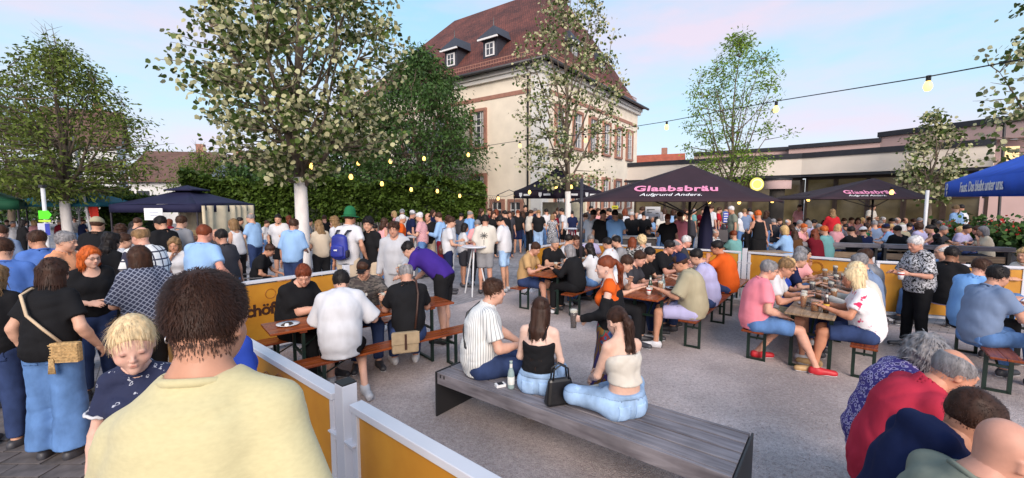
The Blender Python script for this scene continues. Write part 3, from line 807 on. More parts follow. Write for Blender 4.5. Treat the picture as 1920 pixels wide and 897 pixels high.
    if glasses and ss > 70:
        mb = MB(); yy = .094
        for g in (-1, 1):
            mb.tube([(g * .033 + .019 * math.cos(a), yy + .004, .006 + .015 * math.sin(a)) for a in [k_ * math.pi / 6 for k_ in range(13)]], .0018, 5, False)
            mb.tube([(g * .052, yy, .010), (g * .078, .0, .012)], .002, 5)
            if glasses == 'sun': mb.box((g * .033, yy + .003, .006), (.036, .002, .028))
        mb.tube([(-.014, yy + .006, .01), (.014, yy + .006, .01)], .0018, 5)
        mb.v = [tuple(place(V3(*q)[None])[0]) for q in mb.v]
        mb.build('glasses', M_dark, body)
    body.data = mesh_np('body', BV, BF, tint=BT); body.data.materials.append(M_skin)
    J = dict(hd=hd, WR=WR, EL=EL, SH=SH, KN=KN, AN=AN, pel=pel, nb=nb, chs=chs, HR=HR, l2=l2, fw=fwv, up=upv, T=T)
    M_ = Matrix.Translation((pos[0], pos[1], z0)) @ Matrix.Rotation(rz, 4, 'Z') @ Matrix.Scale(sc, 4)
    J['w'] = lambda p: M_ @ Vector([float(q) for q in p])
    J['obj'] = body; J['rz'] = rz; J['sc'] = sc
    return J
def tufts(v, F, hd, HR, hst, ss, sd, extra=None):
    """thin blades of hair laid over the hair mass so its edge breaks up"""
    rg = np.random.RandomState(sd + 11)
    n = int(min(6000, 300 * (ss / 100) ** 1.25)); n = n * 2 if hst in ('crop',) else n
    if hst == 'kid': n //= 2
    if hst == 'crop': n = 16000
    q = v[rg.randint(0, len(v), n)] + rg.normal(size=(n, 3)).astype(np.float32) * .003
    if hst == 'buzz': q = q[(q[:, 2] - hd[2]) > -.012]
    if extra is not None: q = np.concatenate([q, extra + rg.normal(size=extra.shape) * .002]).astype(np.float32)
    n = len(q); loc = (q - hd) @ HR
    nrm = loc * np.array([1, .8, 1], np.float32); nrm[:, 2] -= .02
    low = loc[:, 2] < -.02
    nrm[low, 2] = 0
    nrm /= np.linalg.norm(nrm, axis=1, keepdims=True) + 1e-6
    crown = np.array([0, -.05, .13], np.float32)
    fl = loc - crown
    if hst in ('quiff', 'kid', 'messy', 'short'): fl = fl + np.array([0, .05, 0], np.float32)
    fl = fl - nrm * (fl * nrm).sum(1, keepdims=True)
    fl /= np.linalg.norm(fl, axis=1, keepdims=True) + 1e-6
    fl[low] = np.array([0, 0, -1], np.float32)
    if hst == 'pony': fl[~low] = (np.array([0, -.14, .05], np.float32) - loc[~low]); fl /= np.linalg.norm(fl, axis=1, keepdims=True) + 1e-6
    fl += rg.normal(size=(n, 3)).astype(np.float32) * (.05 if hst not in ('kid', 'curly', 'messy', 'wavy') else (.03 if hst == 'kid' else .25))
    ln = {'crop': .011, 'buzz': .008, 'short': .022, 'quiff': .026, 'balding': .014, 'messy': .04, 'curly': .03, 'bob': .06, 'long': .11, 'pony': .06, 'kid': .055, 'bun': .04, 'wavy': .08}[hst]
    L_ = ln * rg.uniform(.6, 1.3, (n, 1)).astype(np.float32)
    if hst in ('long', 'bob', 'wavy', 'pony'): L_[~low] *= .35
    sd_ = np.cross(fl, nrm); sd_ /= np.linalg.norm(sd_, axis=1, keepdims=True) + 1e-6
    w = (.0022 * min(1.8, max(1, 110 / ss)) if ss < 300 else (.0009 if hst != 'crop' else .0006)) * rg.uniform(.7, 1.4, (n, 1))
    lift = .0022 if hst != 'crop' else .0012
    p0 = loc - nrm * .002; p1 = loc + fl * L_ * .5 + nrm * lift; p2 = loc + fl * L_ + nrm * lift * rg.uniform(-.6, 1.5, (n, 1))
    pts = np.stack([p0 - sd_ * w, p0 + sd_ * w, p1 + sd_ * w, p1 - sd_ * w, p2 + sd_ * w * .3, p2 - sd_ * w * .3], 1).reshape(-1, 3)
    pts = pts @ HR.T + hd
    base = len(v) + np.arange(n)[:, None] * 6
    q1 = base + np.array([[0, 1, 2, 3]]); q2 = base + np.array([[3, 2, 4, 5]])
    return np.concatenate([v, pts.astype(np.float32)]), np.concatenate([F, q1, q2]).astype(np.int32)
# ------------------------------------------------------------------ directions of the beer garden's grid
D_ = Vector((.646, .763, 0)).normalized(); R_ = Vector((D_.y, -D_.x, 0)); UP = Vector((0, 0, 1))
GRID = math.atan2(D_.y, D_.x)
# ------------------------------------------------------------------ ground
def ground_mats():
    # gravel
    m, t, b = nt('gravel'); L = t.links.new
    co = nd(t, 'ShaderNodeTexCoord')
    v = nd(t, 'ShaderNodeTexVoronoi', i_Scale=105.0); n = nd(t, 'ShaderNodeTexNoise', i_Scale=.8, i_Detail=5.0); n3 = nd(t, 'ShaderNodeTexNoise', i_Scale=24.0, i_Detail=6.0)
    for q in (v, n, n3): L(co.outputs['Object'], q.inputs['Vector'])
    rp = nd(t, 'ShaderNodeValToRGB'); cr = rp.color_ramp
    cr.elements[0].color = (.33, .265, .26, 1); cr.elements[1].color = (.76, .66, .645, 1); cr.elements[0].position = .0; cr.elements[1].position = 1
    sp = nd(t, 'ShaderNodeSeparateColor'); L(v.outputs['Color'], sp.inputs[0])
    ad = nd(t, 'ShaderNodeMath', operation='MULTIPLY_ADD'); ad.inputs[1].default_value = .45; L(sp.outputs[0], ad.inputs[0])
    n3m = nd(t, 'ShaderNodeMath', operation='MULTIPLY_ADD'); n3m.inputs[1].default_value = .9; n3m.inputs[2].default_value = -.15; L(n3.outputs[0], n3m.inputs[0]); L(n3m.outputs[0], ad.inputs[2])
    L(ad.outputs[0], rp.inputs[0])
    big = nd(t, 'ShaderNodeMapRange'); big.inputs[1].default_value = .35; big.inputs[2].default_value = .68; big.inputs[3].default_value = .62; big.inputs[4].default_value = 1.12; L(n.outputs[0], big.inputs[0])
    mm = nd(t, 'ShaderNodeMixRGB', blend_type='MULTIPLY'); mm.inputs[0].default_value = 1; L(rp.outputs[0], mm.inputs[1]); L(big.outputs[0], mm.inputs[2])
    L(mm.outputs[0], b.inputs['Base Color']); b.inputs['Roughness'].default_value = .95; b.inputs['Specular IOR Level'].default_value = .1
    bp = nd(t, 'ShaderNodeBump'); bp.inputs['Strength'].default_value = .8; bp.inputs['Distance'].default_value = .012
    L(v.outputs['Distance'], bp.inputs['Height']); bp.invert = True; L(bp.outputs[0], b.inputs['Normal'])
    # small setts
    def setts(name, c1, c2, mort, sx, sy, rot):
        m, t, b = nt(name); L = t.links.new
        co = nd(t, 'ShaderNodeTexCoord'); mp_ = nd(t, 'ShaderNodeMapping'); mp_.inputs['Rotation'].default_value = (0, 0, rot); L(co.outputs['Object'], mp_.inputs[0])
        br = nd(t, 'ShaderNodeTexBrick'); L(mp_.outputs[0], br.inputs['Vector'])
        br.inputs['Scale'].default_value = 1.0; br.inputs['Brick Width'].default_value = sx; br.inputs['Row Height'].default_value = sy; br.inputs['Mortar Size'].default_value = .006
        br.inputs['Color1'].default_value = (*c1, 1); br.inputs['Color2'].default_value = (*c2, 1); br.inputs['Mortar'].default_value = (*mort, 1)
        n = nd(t, 'ShaderNodeTexNoise', i_Scale=1.2, i_Detail=6.0); L(co.outputs['Object'], n.inputs['Vector'])
        mr = nd(t, 'ShaderNodeMapRange'); mr.inputs[1].default_value = .3; mr.inputs[2].default_value = .7; mr.inputs[3].default_value = .75; mr.inputs[4].default_value = 1.2; L(n.outputs[0], mr.inputs[0])
        mm = nd(t, 'ShaderNodeMixRGB', blend_type='MULTIPLY'); mm.inputs[0].default_value = 1; L(br.outputs['Color'], mm.inputs[1]); L(mr.outputs[0], mm.inputs[2])
        L(mm.outputs[0], b.inputs['Base Color']); b.inputs['Roughness'].default_value = .85
        bp = nd(t, 'ShaderNodeBump'); bp.inputs['Strength'].default_value = .5; bp.inputs['Distance'].default_value = .008; bp.invert = True
        L(br.outputs['Fac'], bp.inputs['Height']); L(bp.outputs[0], b.inputs['Normal'])
        return m
    setts('light_setts', (.36, .34, .36), (.26, .25, .27), (.14, .13, .13), .2, .1, GRID)
    setts('plaza_paving', (.24, .23, .24), (.19, .18, .19), (.10, .10, .10), .4, .2, GRID)
ground_mats()
def sheet(name, pts, z, m):
    me = bpy.data.meshes.new(name); me.from_pydata([(x, y, z) for x, y in pts], [], [tuple(range(len(pts)))]); me.update()
    o = link(name, me, m); tag(o, kind='structure'); return o
sheet('ground', [(-600, -60), (600, -60), (600, 900), (-600, 900)], -.008, MATS['plaza_paving'])
sheet('paved_square', [(-30, -4), (30, -4), (30, 24), (12, 30), (-3, 30), (-30, 24)], -.004, MATS['light_setts'])
FA = Vector((-4.10, 4.94, 0)); FB = FA + D_ * 8.3; FD = FA + R_ * 9.6; FC = FB + R_ * 11.0
sheet('gravel_yard', [tuple(p.xy) for p in (FA - R_ * .1 - D_ * .12, FA + R_ * 14 - D_ * .12, FB + R_ * 14 + D_ * .2, FB - R_ * .1 + D_ * .2)], 0.0, MATS['gravel'])
rg = np.random.RandomState(4); n = 11000      # loose stones on the gravel in front
P = np.stack([rg.uniform(-1.6, 4.4, n), rg.uniform(1.5, 6.6, n) ** 1.0, np.full(n, .003)], 1)
q = (P[:, 0] - FA.x) * D_.x + (P[:, 1] - FA.y) * D_.y; P = P[q > .05]; n = len(P)
o8 = np.array([[1, 0, 0], [-1, 0, 0], [0, 1, 0], [0, -1, 0], [0, 0, .7], [0, 0, -.5]], np.float32); f8 = np.array([[0, 2, 4], [2, 1, 4], [1, 3, 4], [3, 0, 4], [2, 0, 5], [1, 2, 5], [3, 1, 5], [0, 3, 5]])
s_ = rg.uniform(.003, .008, (n, 1, 1)) * rg.uniform(.6, 1.3, (n, 1, 3)); Vg = P[:, None] + o8[None] * s_ + rg.normal(0, .001, (n, 6, 3))
gs = link('gravel_stones', mesh_np('gravel_stones', Vg.reshape(-1, 3), (np.arange(n)[:, None, None] * 6 + f8[None]).reshape(-1, 3), False), mat('gravel_stone', (.46, .39, .38), .9, .45, 40)); tag(gs, 'loose small gravel stones on the yard around the grey bench', 'gravel', kind='stuff')
# terrace of dark paving bricks at the photographer's side, each brick laid
pv = empty('brick_pavement'); tag(pv, kind='structure')
M_jt = mat('paving_joint', (.05, .045, .042), .95, .3, 30)
M_pb = mat('paving_brick', (.115, .10, .10), .85, .35, 9, .004, 40)
jb = MB().add([(-7, .2, .003), (0, .2, .003), (0, 1.15, .003), (-4.25, 4.85, .003), (-7, 4.85, .003)], [(0, 1, 2, 3, 4)]); jb.build('bedding', M_jt, pv)
me_b = None
for i in range(13):
    for j in range(22):
        x, y = -5.9 + .33 * i + (.165 if j % 2 else 0), 1.0 + .165 * j
        if (Vector((x, y, 0)) - FA).dot(D_) > -.3 or x > -1.6: continue
        h = .012 + random.random() * .006
        if me_b is None:
            o = MB().box((0, 0, 0), (.318, .153, .02)).build('brick', M_pb, pv, bevel=0); me_b = o.data
        else:
            o = link('brick', me_b, None, pv)
        o.location = (x, y, h); o.rotation_euler = (R(random.uniform(-.6, .6)), R(random.uniform(-.6, .6)), R(random.uniform(-1, 1)))
# ------------------------------------------------------------------ old town hall
M_plas = mat('cream_plaster', (.82, .73, .60), .9, .07, 1.2, .004, 60, coord='Object')
M_plas2 = mat('white_plaster', (.74, .72, .68), .9, .06, 1.5, .004, 60)
M_sand = mat('red_sandstone', (.34, .17, .125), .85, .18, 5, .004, 40)
M_wood_w = mat('white_paint', (.74, .74, .74), .5, .05, 10)
M_pane = mat('window_glass', (.05, .055, .065), .06, .3, 1.5, spec=.7)
M_curt = mat('curtain', (.42, .42, .42), .9, .3, 8, stretch=(6, 6, 1))
M_slate = mat('slate', (.035, .037, .05), .6, .35, 14, .006, 25)
M_zinc = mat('zinc_gutter', (.05, .05, .055), .45, .2, 8, metal=.4)
def roof_mat():
    m, t, b = nt('red_roof_tiles'); L = t.links.new
    co = nd(t, 'ShaderNodeTexCoord')
    n = nd(t, 'ShaderNodeTexNoise', i_Scale=.55, i_Detail=8.0); n.inputs['Roughness'].default_value = .7
    n2 = nd(t, 'ShaderNodeTexNoise', i_Scale=5.0, i_Detail=3.0)
    br = nd(t, 'ShaderNodeTexBrick'); uv = nd(t, 'ShaderNodeUVMap')
    L(co.outputs['Object'], n.inputs['Vector']); L(co.outputs['Object'], n2.inputs['Vector']); L(uv.outputs[0], br.inputs['Vector'])
    br.inputs['Scale'].default_value = 1; br.inputs['Brick Width'].default_value = .19; br.inputs['Row Height'].default_value = .17; br.inputs['Mortar Size'].default_value = .016
    br.inputs['Color1'].default_value = (.185, .062, .045, 1); br.inputs['Color2'].default_value = (.125, .043, .033, 1); br.inputs['Mortar'].default_value = (.045, .018, .018, 1)
    mr = nd(t, 'ShaderNodeValToRGB'); mr.color_ramp.elements[0].position = .36; mr.color_ramp.elements[0].color = (.55, .55, .6, 1); mr.color_ramp.elements[1].position = .66; mr.color_ramp.elements[1].color = (1.3, 1.15, 1.1, 1); L(n.outputs[0], mr.inputs[0])
    mm = nd(t, 'ShaderNodeMixRGB', blend_type='MULTIPLY'); mm.inputs[0].default_value = 1; L(br.outputs['Color'], mm.inputs[1]); L(mr.outputs[0], mm.inputs[2])
    m3 = nd(t, 'ShaderNodeMixRGB', blend_type='MULTIPLY'); m3.inputs[0].default_value = .7; L(mm.outputs[0], m3.inputs[1]); L(n2.outputs[0], m3.inputs[2])
    m4 = nd(t, 'ShaderNodeMixRGB', blend_type='ADD'); m4.inputs[0].default_value = .35; L(m3.outputs[0], m4.inputs[1]); L(mm.outputs[0], m4.inputs[2])
    L(m4.outputs[0], b.inputs['Base Color']); b.inputs['Roughness'].default_value = .85
    bp = nd(t, 'ShaderNodeBump'); bp.inputs['Strength'].default_value = .7; bp.inputs['Distance'].default_value = .03; bp.invert = True
    L(br.outputs['Fac'], bp.inputs['Height']); L(bp.outputs[0], b.inputs['Normal'])
    return m
M_roof = roof_mat()
BC = Vector((1.8, 26.4, 0)); U1 = Vector((-.806, .592, 0)); U2 = Vector((.592, .806, 0)); N1 = -U2; N2 = -U1   # left facade runs along U1 and faces N1, right one along U2 and faces N2
L1, L2, EV = 18.9, 16.2, 10.55
town = empty('town_hall', BC); tag(town, 'tall cream town hall with steep red tiled hip roof and slate dormers', 'building')
def tl(a, b, z): return U1 * a + U2 * b + UP * z           # local to BC
mb = MB(); vs_ = [tl(0, 0, 0), tl(L1, 0, 0), tl(L1, L2, 0), tl(0, L2, 0)]
mb.add(vs_ + [v + UP * EV for v in vs_], [(0, 4, 5, 1), (1, 5, 6, 2), (2, 6, 7, 3), (3, 7, 4, 0)])
mb.build('wall', M_plas, town)
# roof with swept eaves: rings of rectangle contour at increasing heights
prof = [(-.62, EV - .02), (-.1, EV + .32), (.55, EV + .85), (1.6, EV + 1.95), (3.0, EV + 3.5), (8.1 - 1e-3, 19.1)]
rv = []; uvl = []
for ins, z in prof:
    k = max(ins, 0)
    a0 = ins * (4.0 / 8.1) if ins > 0 else ins; 
    rv.append([tl(a0, ins, z), tl(L1 - a0, ins, z), tl(L1 - a0, L2 - ins, z), tl(a0, L2 - ins, z)])
me = bpy.data.meshes.new('roof'); V_ = [v for r_ in rv for v in r_]; F_ = []
for i in range(len(rv) - 1):
    for q in range(4): F_.append((i * 4 + q, i * 4 + (q + 1) % 4, (i + 1) * 4 + (q + 1) % 4, (i + 1) * 4 + q))
me.from_pydata(V_, [], F_); uvn = me.uv_layers.new(name='UVMap')
hacc = [0]
for i in range(len(prof) - 1): hacc.append(hacc[-1] + math.hypot(prof[i + 1][0] - prof[i][0], prof[i + 1][1] - prof[i][1]))
for p in me.polygons:
    for li in p.loop_indices:
        vi = me.loops[li].vertex_index; ring = vi // 4; co_ = V_[vi]
        side = p.index % 4; along = co_.dot(U1 if side in (0, 2) else U2)
        uvn.data[li].uv = (along, hacc[ring])
me.update(); roof = link('roof', me, M_roof, town)
g = MB()
for a, b in ((tl(-.7, -.7, EV - .06), tl(L1 + .7, -.7, EV - .06)), (tl(-.7, -.7, EV - .06), tl(-.7, L2 + .7, EV - .06))): g.tube([a, b], .11, 8)
g.build('gutter', M_zinc, town, True)
g = MB()
for ln_, f_ in ((L1, 0), (L2, 1)):
    for off, zz, hh in ((-.3, EV - .22, .28), (-.16, EV - .5, .24)):
        if f_ == 0: c_ = tl(ln_ / 2, off / 2 + .0, zz); g.box(c_, (ln_ + .5, -off + .1, hh), ax=(U1, U2, UP))
        else: c_ = tl(off / 2, ln_ / 2, zz); g.box(c_, (-off + .1, ln_ + .5, hh - .006), ax=(U1, U2, UP))
g.build('cornice', M_plas2, town)
g = MB().box(tl(L1 / 2 - .3, -.012, 8.95), (L1 - 1.2, .06, .26), ax=(U1, U2, UP)); g.box(tl(-.012, L2 / 2 + .3, 8.95), (.06, L2 - 1.2, .26), ax=(U1, U2, UP)); g.build('string_course', M_sand, town)
g = MB().box(tl(.36, -.02, EV / 2 - .2), (.78, .08, EV - .5), ax=(U1, U2, UP)); g.box(tl(-.021, .36, EV / 2 - .2), (.08, .78, EV - .502), ax=(U1, U2, UP)); g.build('corner_pilaster', M_plas2, town)
g = MB().tube([tl(.95, -.1, 0), tl(.95, -.1, EV - .6), tl(.85, -.62, EV - .1)], .06, 8); g.build('downpipe', M_zinc, town, True)
g = MB().box(tl(L1 / 2, -.05, .5), (L1, .12, 1.0), ax=(U1, U2, UP)); g.box(tl(-.05, L2 / 2, .5), (.12, L2, 1.0), ax=(U1, U2, UP)); g.build('plinth', M_sand, town)
# snow guard rails along the eaves
for f_, ln_ in ((0, L1), (1, L2)):
    g = MB()
    for zz in (EV + .52, EV + .74): 
        p0 = tl(.6, -.06, zz) if f_ == 0 else tl(-.06, .6, zz); p1 = tl(ln_ - .6, -.06, zz) if f_ == 0 else tl(-.06, ln_ - .6, zz); g.bar(p0, p1, .03, .05)
    for k in range(int(ln_ / .22)):
        q = .6 + k * .22
        if q > ln_ - .6: break
        p0 = tl(q, -.06, EV + .40) if f_ == 0 else tl(-.06, q, EV + .40); g.bar(p0, p0 + UP * .38, .035, .02)
    g.build('snow_guard', M_sand, town)
def window(parent, c, ux, n, w, h, cols=3, rows=4, sur=.2, m_sur=None, curt=True, m_glass=None):
    ux = Vector(ux); n = Vector(n)
    A = (ux, n, UP)
    g = MB()
    g.box(c + UP * (h / 2 + sur / 2) + n * .05, (w + 2 * sur, .16, sur), ax=A); g.box(c - UP * (h / 2 + sur * .4) + n * .05, (w + 2 * sur + .08, .18, sur * .8), ax=A)
    for s in (-1, 1): g.box(c + ux * s * (w / 2 + sur / 2) + n * .05, (sur, .16, h), ax=A)
    o = g.build('window', m_sur or M_sand, parent)
    MB().box(c - n * .004, (w, .012, h), ax=A).build('pane', m_glass or M_pane, o)
    g = MB()
    for k in range(cols + 1): 
        t_ = .075 if k in (0, cols) else (.06 if k * 2 == cols else .03)
        g.box(c + ux * (-w / 2 + w * k / cols) + n * .025, (t_, .04, h), ax=A)
    for k in range(rows + 1):
        t_ = .075 if k in (0, rows) else (.07 if k == rows - 1 - (rows > 4) else .028)
        g.box(c + UP * (-h / 2 + h * k / rows) + n * .023, (w - .004, .04, t_), ax=A)
    g.build('glazing_bar', M_wood_w, o)
    if curt:
        for s in (-1, 1): MB().box(c + ux * s * w * .36 + n * .0035, (w * .25, .004, h * .95), ax=A).build('curtain', M_curt, o)
    return o
for a_ in (5.0, 8.6, 12.2, 15.8):
    window(town, tl(a_, -.02, 7.0), U1, N1, 1.05, 2.3, 3, 5); window(town, tl(a_, -.02, 2.75), U1, N1, 1.05, 2.2, 3, 5)
for b_ in (2.2, 4.6, 7.0, 9.4, 11.8, 14.2):
    window(town, tl(-.02, b_, 7.0), U2, N2, 1.05, 2.3, 2, 4); window(town, tl(-.02, b_, 2.75), U2, N2, 1.05, 2.2, 2, 4)
window(town, tl(1.9, -.02, 1.35), U1, N1, .8, 1.5, 2, 3, curt=False); window(town, tl(3.4, -.02, 1.35), U1, N1, .8, 1.5, 2, 3, curt=False)
def dormer(c, ux, n, w=1.25, h=1.25, dep=2.2):
    """c: foot of the dormer's front on the roof"""
    A = (ux, n, UP)
    g = MB(); g.box(c + UP * (h / 2 - .5) - n * dep / 2, (w, dep, h + 1.0), ax=A); o = g.build('dormer', M_slate, roof)
    e = w / 2 + .3; hh = 1.05; ft = c + n * .35 + UP * h; bk = c - n * dep + UP * h
    rg_ = MB(); rg_.add([ft - ux * e, ft + ux * e, bk + ux * e, bk - ux * e, ft + UP * hh * .95 - n * .75, bk + UP * hh], [(0, 4, 5, 3), (1, 2, 5, 4), (0, 1, 4), (0, 3, 2, 1)]); 
    rg_.build('dormer_roof', M_slate, roof)
    f = MB(); f.box(c + UP * (h - .08) + n * .30, (2 * e - .1, .1, .12), ax=A); f.box(c + UP * (h * .42) + n * .02, (w * .62, .06, h * .72), ax=A); f.build('dormer_frame', M_wood_w, roof)
    MB().box(c + UP * (h * .42) + n * .055, (w * .44, .01, h * .58), ax=A).build('dormer_pane', M_pane, roof)
    k = MB(); k.box(c + UP * (h * .42) + n * .065, (.05, .02, h * .58), ax=A); k.box(c + UP * (h * .45) + n * .063, (w * .44, .02, .04), ax=A); k.build('dormer_bar', M_wood_w, roof)
    MB().tube([ft + UP * hh * .9 - n * .75, ft + UP * (hh + .45) - n * .75], [.05, .015], 6).build('finial', M_zinc, roof)
for a_ in (4.9, 8.6, 12.6): dormer(tl(a_, 1.1, EV + 1.45), U1, N1)
for b_ in (5.6, 10.4): dormer(tl(.85, b_, EV + 1.7), U2, N2, 1.1, 1.1)
# trellis arch by the wall
tr = empty('garden_arch', atY(955, 436, 25.2)); tag(tr, 'thin grey metal garden arch against the cream town hall wall', 'arch')
g = MB(); g.tube([(-.9, 0, 0), (-.9, 0, 1.7), (-.7, 0, 2.2), (0, 0, 2.5), (.7, 0, 2.2), (.9, 0, 1.7), (.9, 0, 0)], .022, 6); g.build('hoop', M_zinc, tr, True)
g = MB()
for k in range(8): g.bar((-1.9 + k * .13, .1, .6), (-1.9 + k * .13 + .5, .1, 2.1), .02, .015); g.bar((-1.4 + k * .13, .12, .6), (-1.9 + k * .13, .12, 2.1), .02, .015)
g.build('lattice', M_zinc, tr)
# ------------------------------------------------------------------ modern hall on the right
M_fas = mat('pale_fascia', (.76, .68, .60), .7, .06, .8)
M_trim = mat('black_roof_edge', (.02, .021, .03), .5, .2, 4)
M_pinkf = mat('rose_fascia', (.52, .36, .34), .7, .08, .8)
M_mull = mat('brown_mullion', (.05, .03, .022), .5, .2, 6)
M_int = mat('dim_interior', (.05, .042, .036), .9, .5, .9)
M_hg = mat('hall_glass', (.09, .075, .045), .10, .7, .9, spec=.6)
_b = M_hg.node_tree.nodes['Principled BSDF']; _b.inputs['Emission Color'].default_value = (.8, .58, .25, 1); _b.inputs['Emission Strength'].default_value = .03  # faint warm glow given to the panes to stand for the lit interior
M_lit = emis('lit_interior', (1.0, .72, .35), .35)
hall = empty('modern_hall', (0, 0, 0)); tag(hall, 'low modern hall with pale fascia, rose upper band and dark glazing', 'building')
HP = [Vector((9.0, 32.6, 0)), Vector((10.8, 31.0, 0)), Vector((17.6, 26.1, 0)), Vector((22.4, 20.2, 0))]
def strip(name, pts, z0, z1, th, m, off=0.0, par=hall):
    g = MB()
    for a, b in zip(pts[:-1], pts[1:]):
        d = (b - a).normalized(); n = Vector((d.y, -d.x, 0)); 
        if n.y > 0 and abs(n.y) > .1: n = -n
        a2, b2 = a + n * off - d * .0, b + n * off
        g.box((a2 + b2) / 2 + UP * (z0 + z1) / 2 - n * th / 2, ((b2 - a2).length + th * .4, th, z1 - z0), ax=(d, n, UP))
    return g.build(name, m, par)
strip('fascia', HP, 3.75, 4.72, .5, M_fas, .35)
strip('roof_edge', HP, 4.724, 5.02, .6, M_trim, .42)
for q0, q1, za, zb in (((13.5, 31.8), (18.3, 28.4), 5.5, 5.74), ((17.9, 27.8), (20.9, 24.7), 5.5, 5.74), ((20.95, 24.65), (23.6, 18.4), 5.78, 6.06)):
    strip('upper_band', [Vector((*q0, 0)), Vector((*q1, 0))], 5.03, za, .5, M_pinkf); strip('upper_edge', [Vector((*q0, 0)), Vector((*q1, 0))], za + .004, zb, .6, M_trim, .1)
strip('side_wall', [Vector((22.5, 20.4, 0)), Vector((26.5, 17.2, 0))], 0, 5.03, .4, M_pinkf, -.5)
strip('soffit', HP, 3.6, 3.746, 2.0, M_trim, .3)
strip('back_wall', [p + Vector((1.2, 1.6, 0)) for p in HP], 0, 3.6, .2, M_int, -1.0)
strip('plinth', HP, 0, .35, .3, M_mull, -.55)
for a, b in zip(HP[:-1], HP[1:]):
    d = (b - a).normalized(); n = Vector((d.y, -d.x, 0)); n = -n if n.y > 0 else n
    nb_ = max(1, int((b - a).length / 1.35)); w = (b - a).length / nb_
    for k in range(nb_):
        c = a + d * w * (k + .5) - n * .75
        wnd = MB(); 
        for s in (-1, 1): wnd.box(c + d * s * (w / 2 - .05) + UP * 1.97, (.12, .14, 3.2), ax=(d, n, UP))
        for zz in (.42, 2.35, 3.52): wnd.box(c + UP * zz, (w - .2, .12, .12), ax=(d, n, UP))
        wo_ = wnd.build('window', M_mull, hall)
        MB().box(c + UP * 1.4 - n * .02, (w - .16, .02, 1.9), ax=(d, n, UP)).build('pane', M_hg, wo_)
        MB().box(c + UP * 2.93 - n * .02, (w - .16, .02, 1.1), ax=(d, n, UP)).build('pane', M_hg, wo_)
for c in (atY(1897, 292, 19.2), ): MB().box(c, (.42, .05, .8), ax=(Vector((.78, -.62, 0)), Vector((-.62, -.78, 0)), UP)).build('lit_window', M_lit, hall)
g = MB().tube([atY(1884, 300, 18.5) - UP * 3, atY(1884, 228, 18.5)], .05, 8); g.box(atY(1884, 228, 18.5), (.9, .4, .08)); g.build('roof_lamp_post', M_zinc, hall)
# round yellow sign and round canopy on the hall
sg = empty('round_sign', atY(1419, 346, 21.0)); tag(sg, 'round yellow illuminated sign hanging before the modern hall', 'sign')
g = MB().lathe([(0, -.04), (.31, -.04), (.33, 0), (.31, .04), (0, .04)], 28); o = g.build('sign_disc', emis('yellow_sign', (.75, .66, .14), .3), sg); o.rotation_euler = (R(90), 0, R(-8))
g = MB().lathe([(.20, .042), (.25, .042), (.25, .05), (.20, .05)], 28); o = g.build('sign_ring', mat('pale_paint', (.8, .78, .6), .5), sg); o.rotation_euler = (R(90), 0, R(-8))
g = MB().bar((0, .05, .3), (0, .05, .8), .04, .04); g.build('hanger', M_trim, sg)
cn = empty('entrance_drum', atY(1455, 398, 23.0) * 1.0); cn.location.z = 0; tag(cn, 'rounded rose coloured entrance canopy of the modern hall', 'canopy')
g = MB().lathe([(.64, 2.8), (.64, 3.26), (.62, 3.26), (.62, 2.8)], 28); g.build('drum', M_pinkf, cn, True)
g = MB().lathe([(.67, 3.26), (.67, 3.36), (0, 3.36)], 28); g.build('drum_edge', M_trim, cn)
g = MB().lathe([(.35, 0), (.35, 2.8)], 20); g.build('drum_core', M_int, cn)
# ------------------------------------------------------------------ houses far behind on the left
M_hw = mat('house_plaster', (.62, .62, .62), .9, .05, 1); M_hr = mat('house_roof', (.13, .07, .055), .85, .25, 1.5); M_rr = mat('orange_roof', (.36, .09, .05), .85, .2, 2)
def house(label, c, rz, w, d, eave, ridge, mr=M_hr, mw=M_hw, wins=(), over=.5):
    h = empty('house', c, rz); tag(h, label, 'house')
    g = MB(); g.box((0, 0, eave / 2), (w, d, eave)); g.add([(-w / 2, -d / 2, eave), (w / 2, -d / 2, eave), (w / 2, d / 2, eave), (-w / 2, d / 2, eave), (-w / 2, 0, ridge), (w / 2, 0, ridge)], [(0, 3, 4), (1, 5, 2)]); g.build('wall', mw, h)
    k = (ridge - eave) / (d / 2); g = MB(); a = w / 2 + over; b = d / 2 + over
    for s in (-1, 1): g.add([(-a, s * b, eave - over * k), (a, s * b, eave - over * k), (a, 0, ridge), (-a, 0, ridge), (-a, s * b, eave - over * k + .25), (a, s * b, eave - over * k + .25), (a, 0, ridge + .25), (-a, 0, ridge + .25)], [(0, 1, 2, 3), (4, 5, 6, 7), (0, 1, 5, 4), (0, 4, 7, 3), (1, 5, 6, 2)])
    ro = g.build('roof', mr, h)
    MB().box((w * .2, .3, ridge + .3), (.7, .6, 1.6)).build('chimney', M_sand, ro)
    for (x, z, ww, hh) in wins:
        wi = MB(); wi.box((x, -d / 2 - .02, z), (ww + .2, .08, hh + .2)); wi = wi.build('window', M_wood_w, h); MB().box((x, -d / 2 - .065, z), (ww, .02, hh), ).build('pane', M_pane, wi)
    return h
p = atY(355, 380, 46); house('brown gabled house with white walls behind the navy pavilion', (p.x, p.y, 0), R(12), 6.4, 8, 4.4, 7.2, wins=((-2, 2.5, 1.1, 1.4), (1.5, 2.5, 1.1, 1.4)))
p = atY(430, 380, 52); house('further brown roofed house right of the brown gabled one', (p.x, p.y, 0), R(-8), 6, 8, 4.8, 7.2, wins=((0, 5.2, 1, 1.2),))
p = atY(172, 380, 46); house('tall white house half hidden behind the left ash tree', (p.x, p.y, 0), R(35), 5.4, 6, 8.4, 11.6, wins=((-1.2, 5.8, 1, 1.4), (1.4, 5.8, 1, 1.4), (1.4, 2.4, 1, 1.4)))
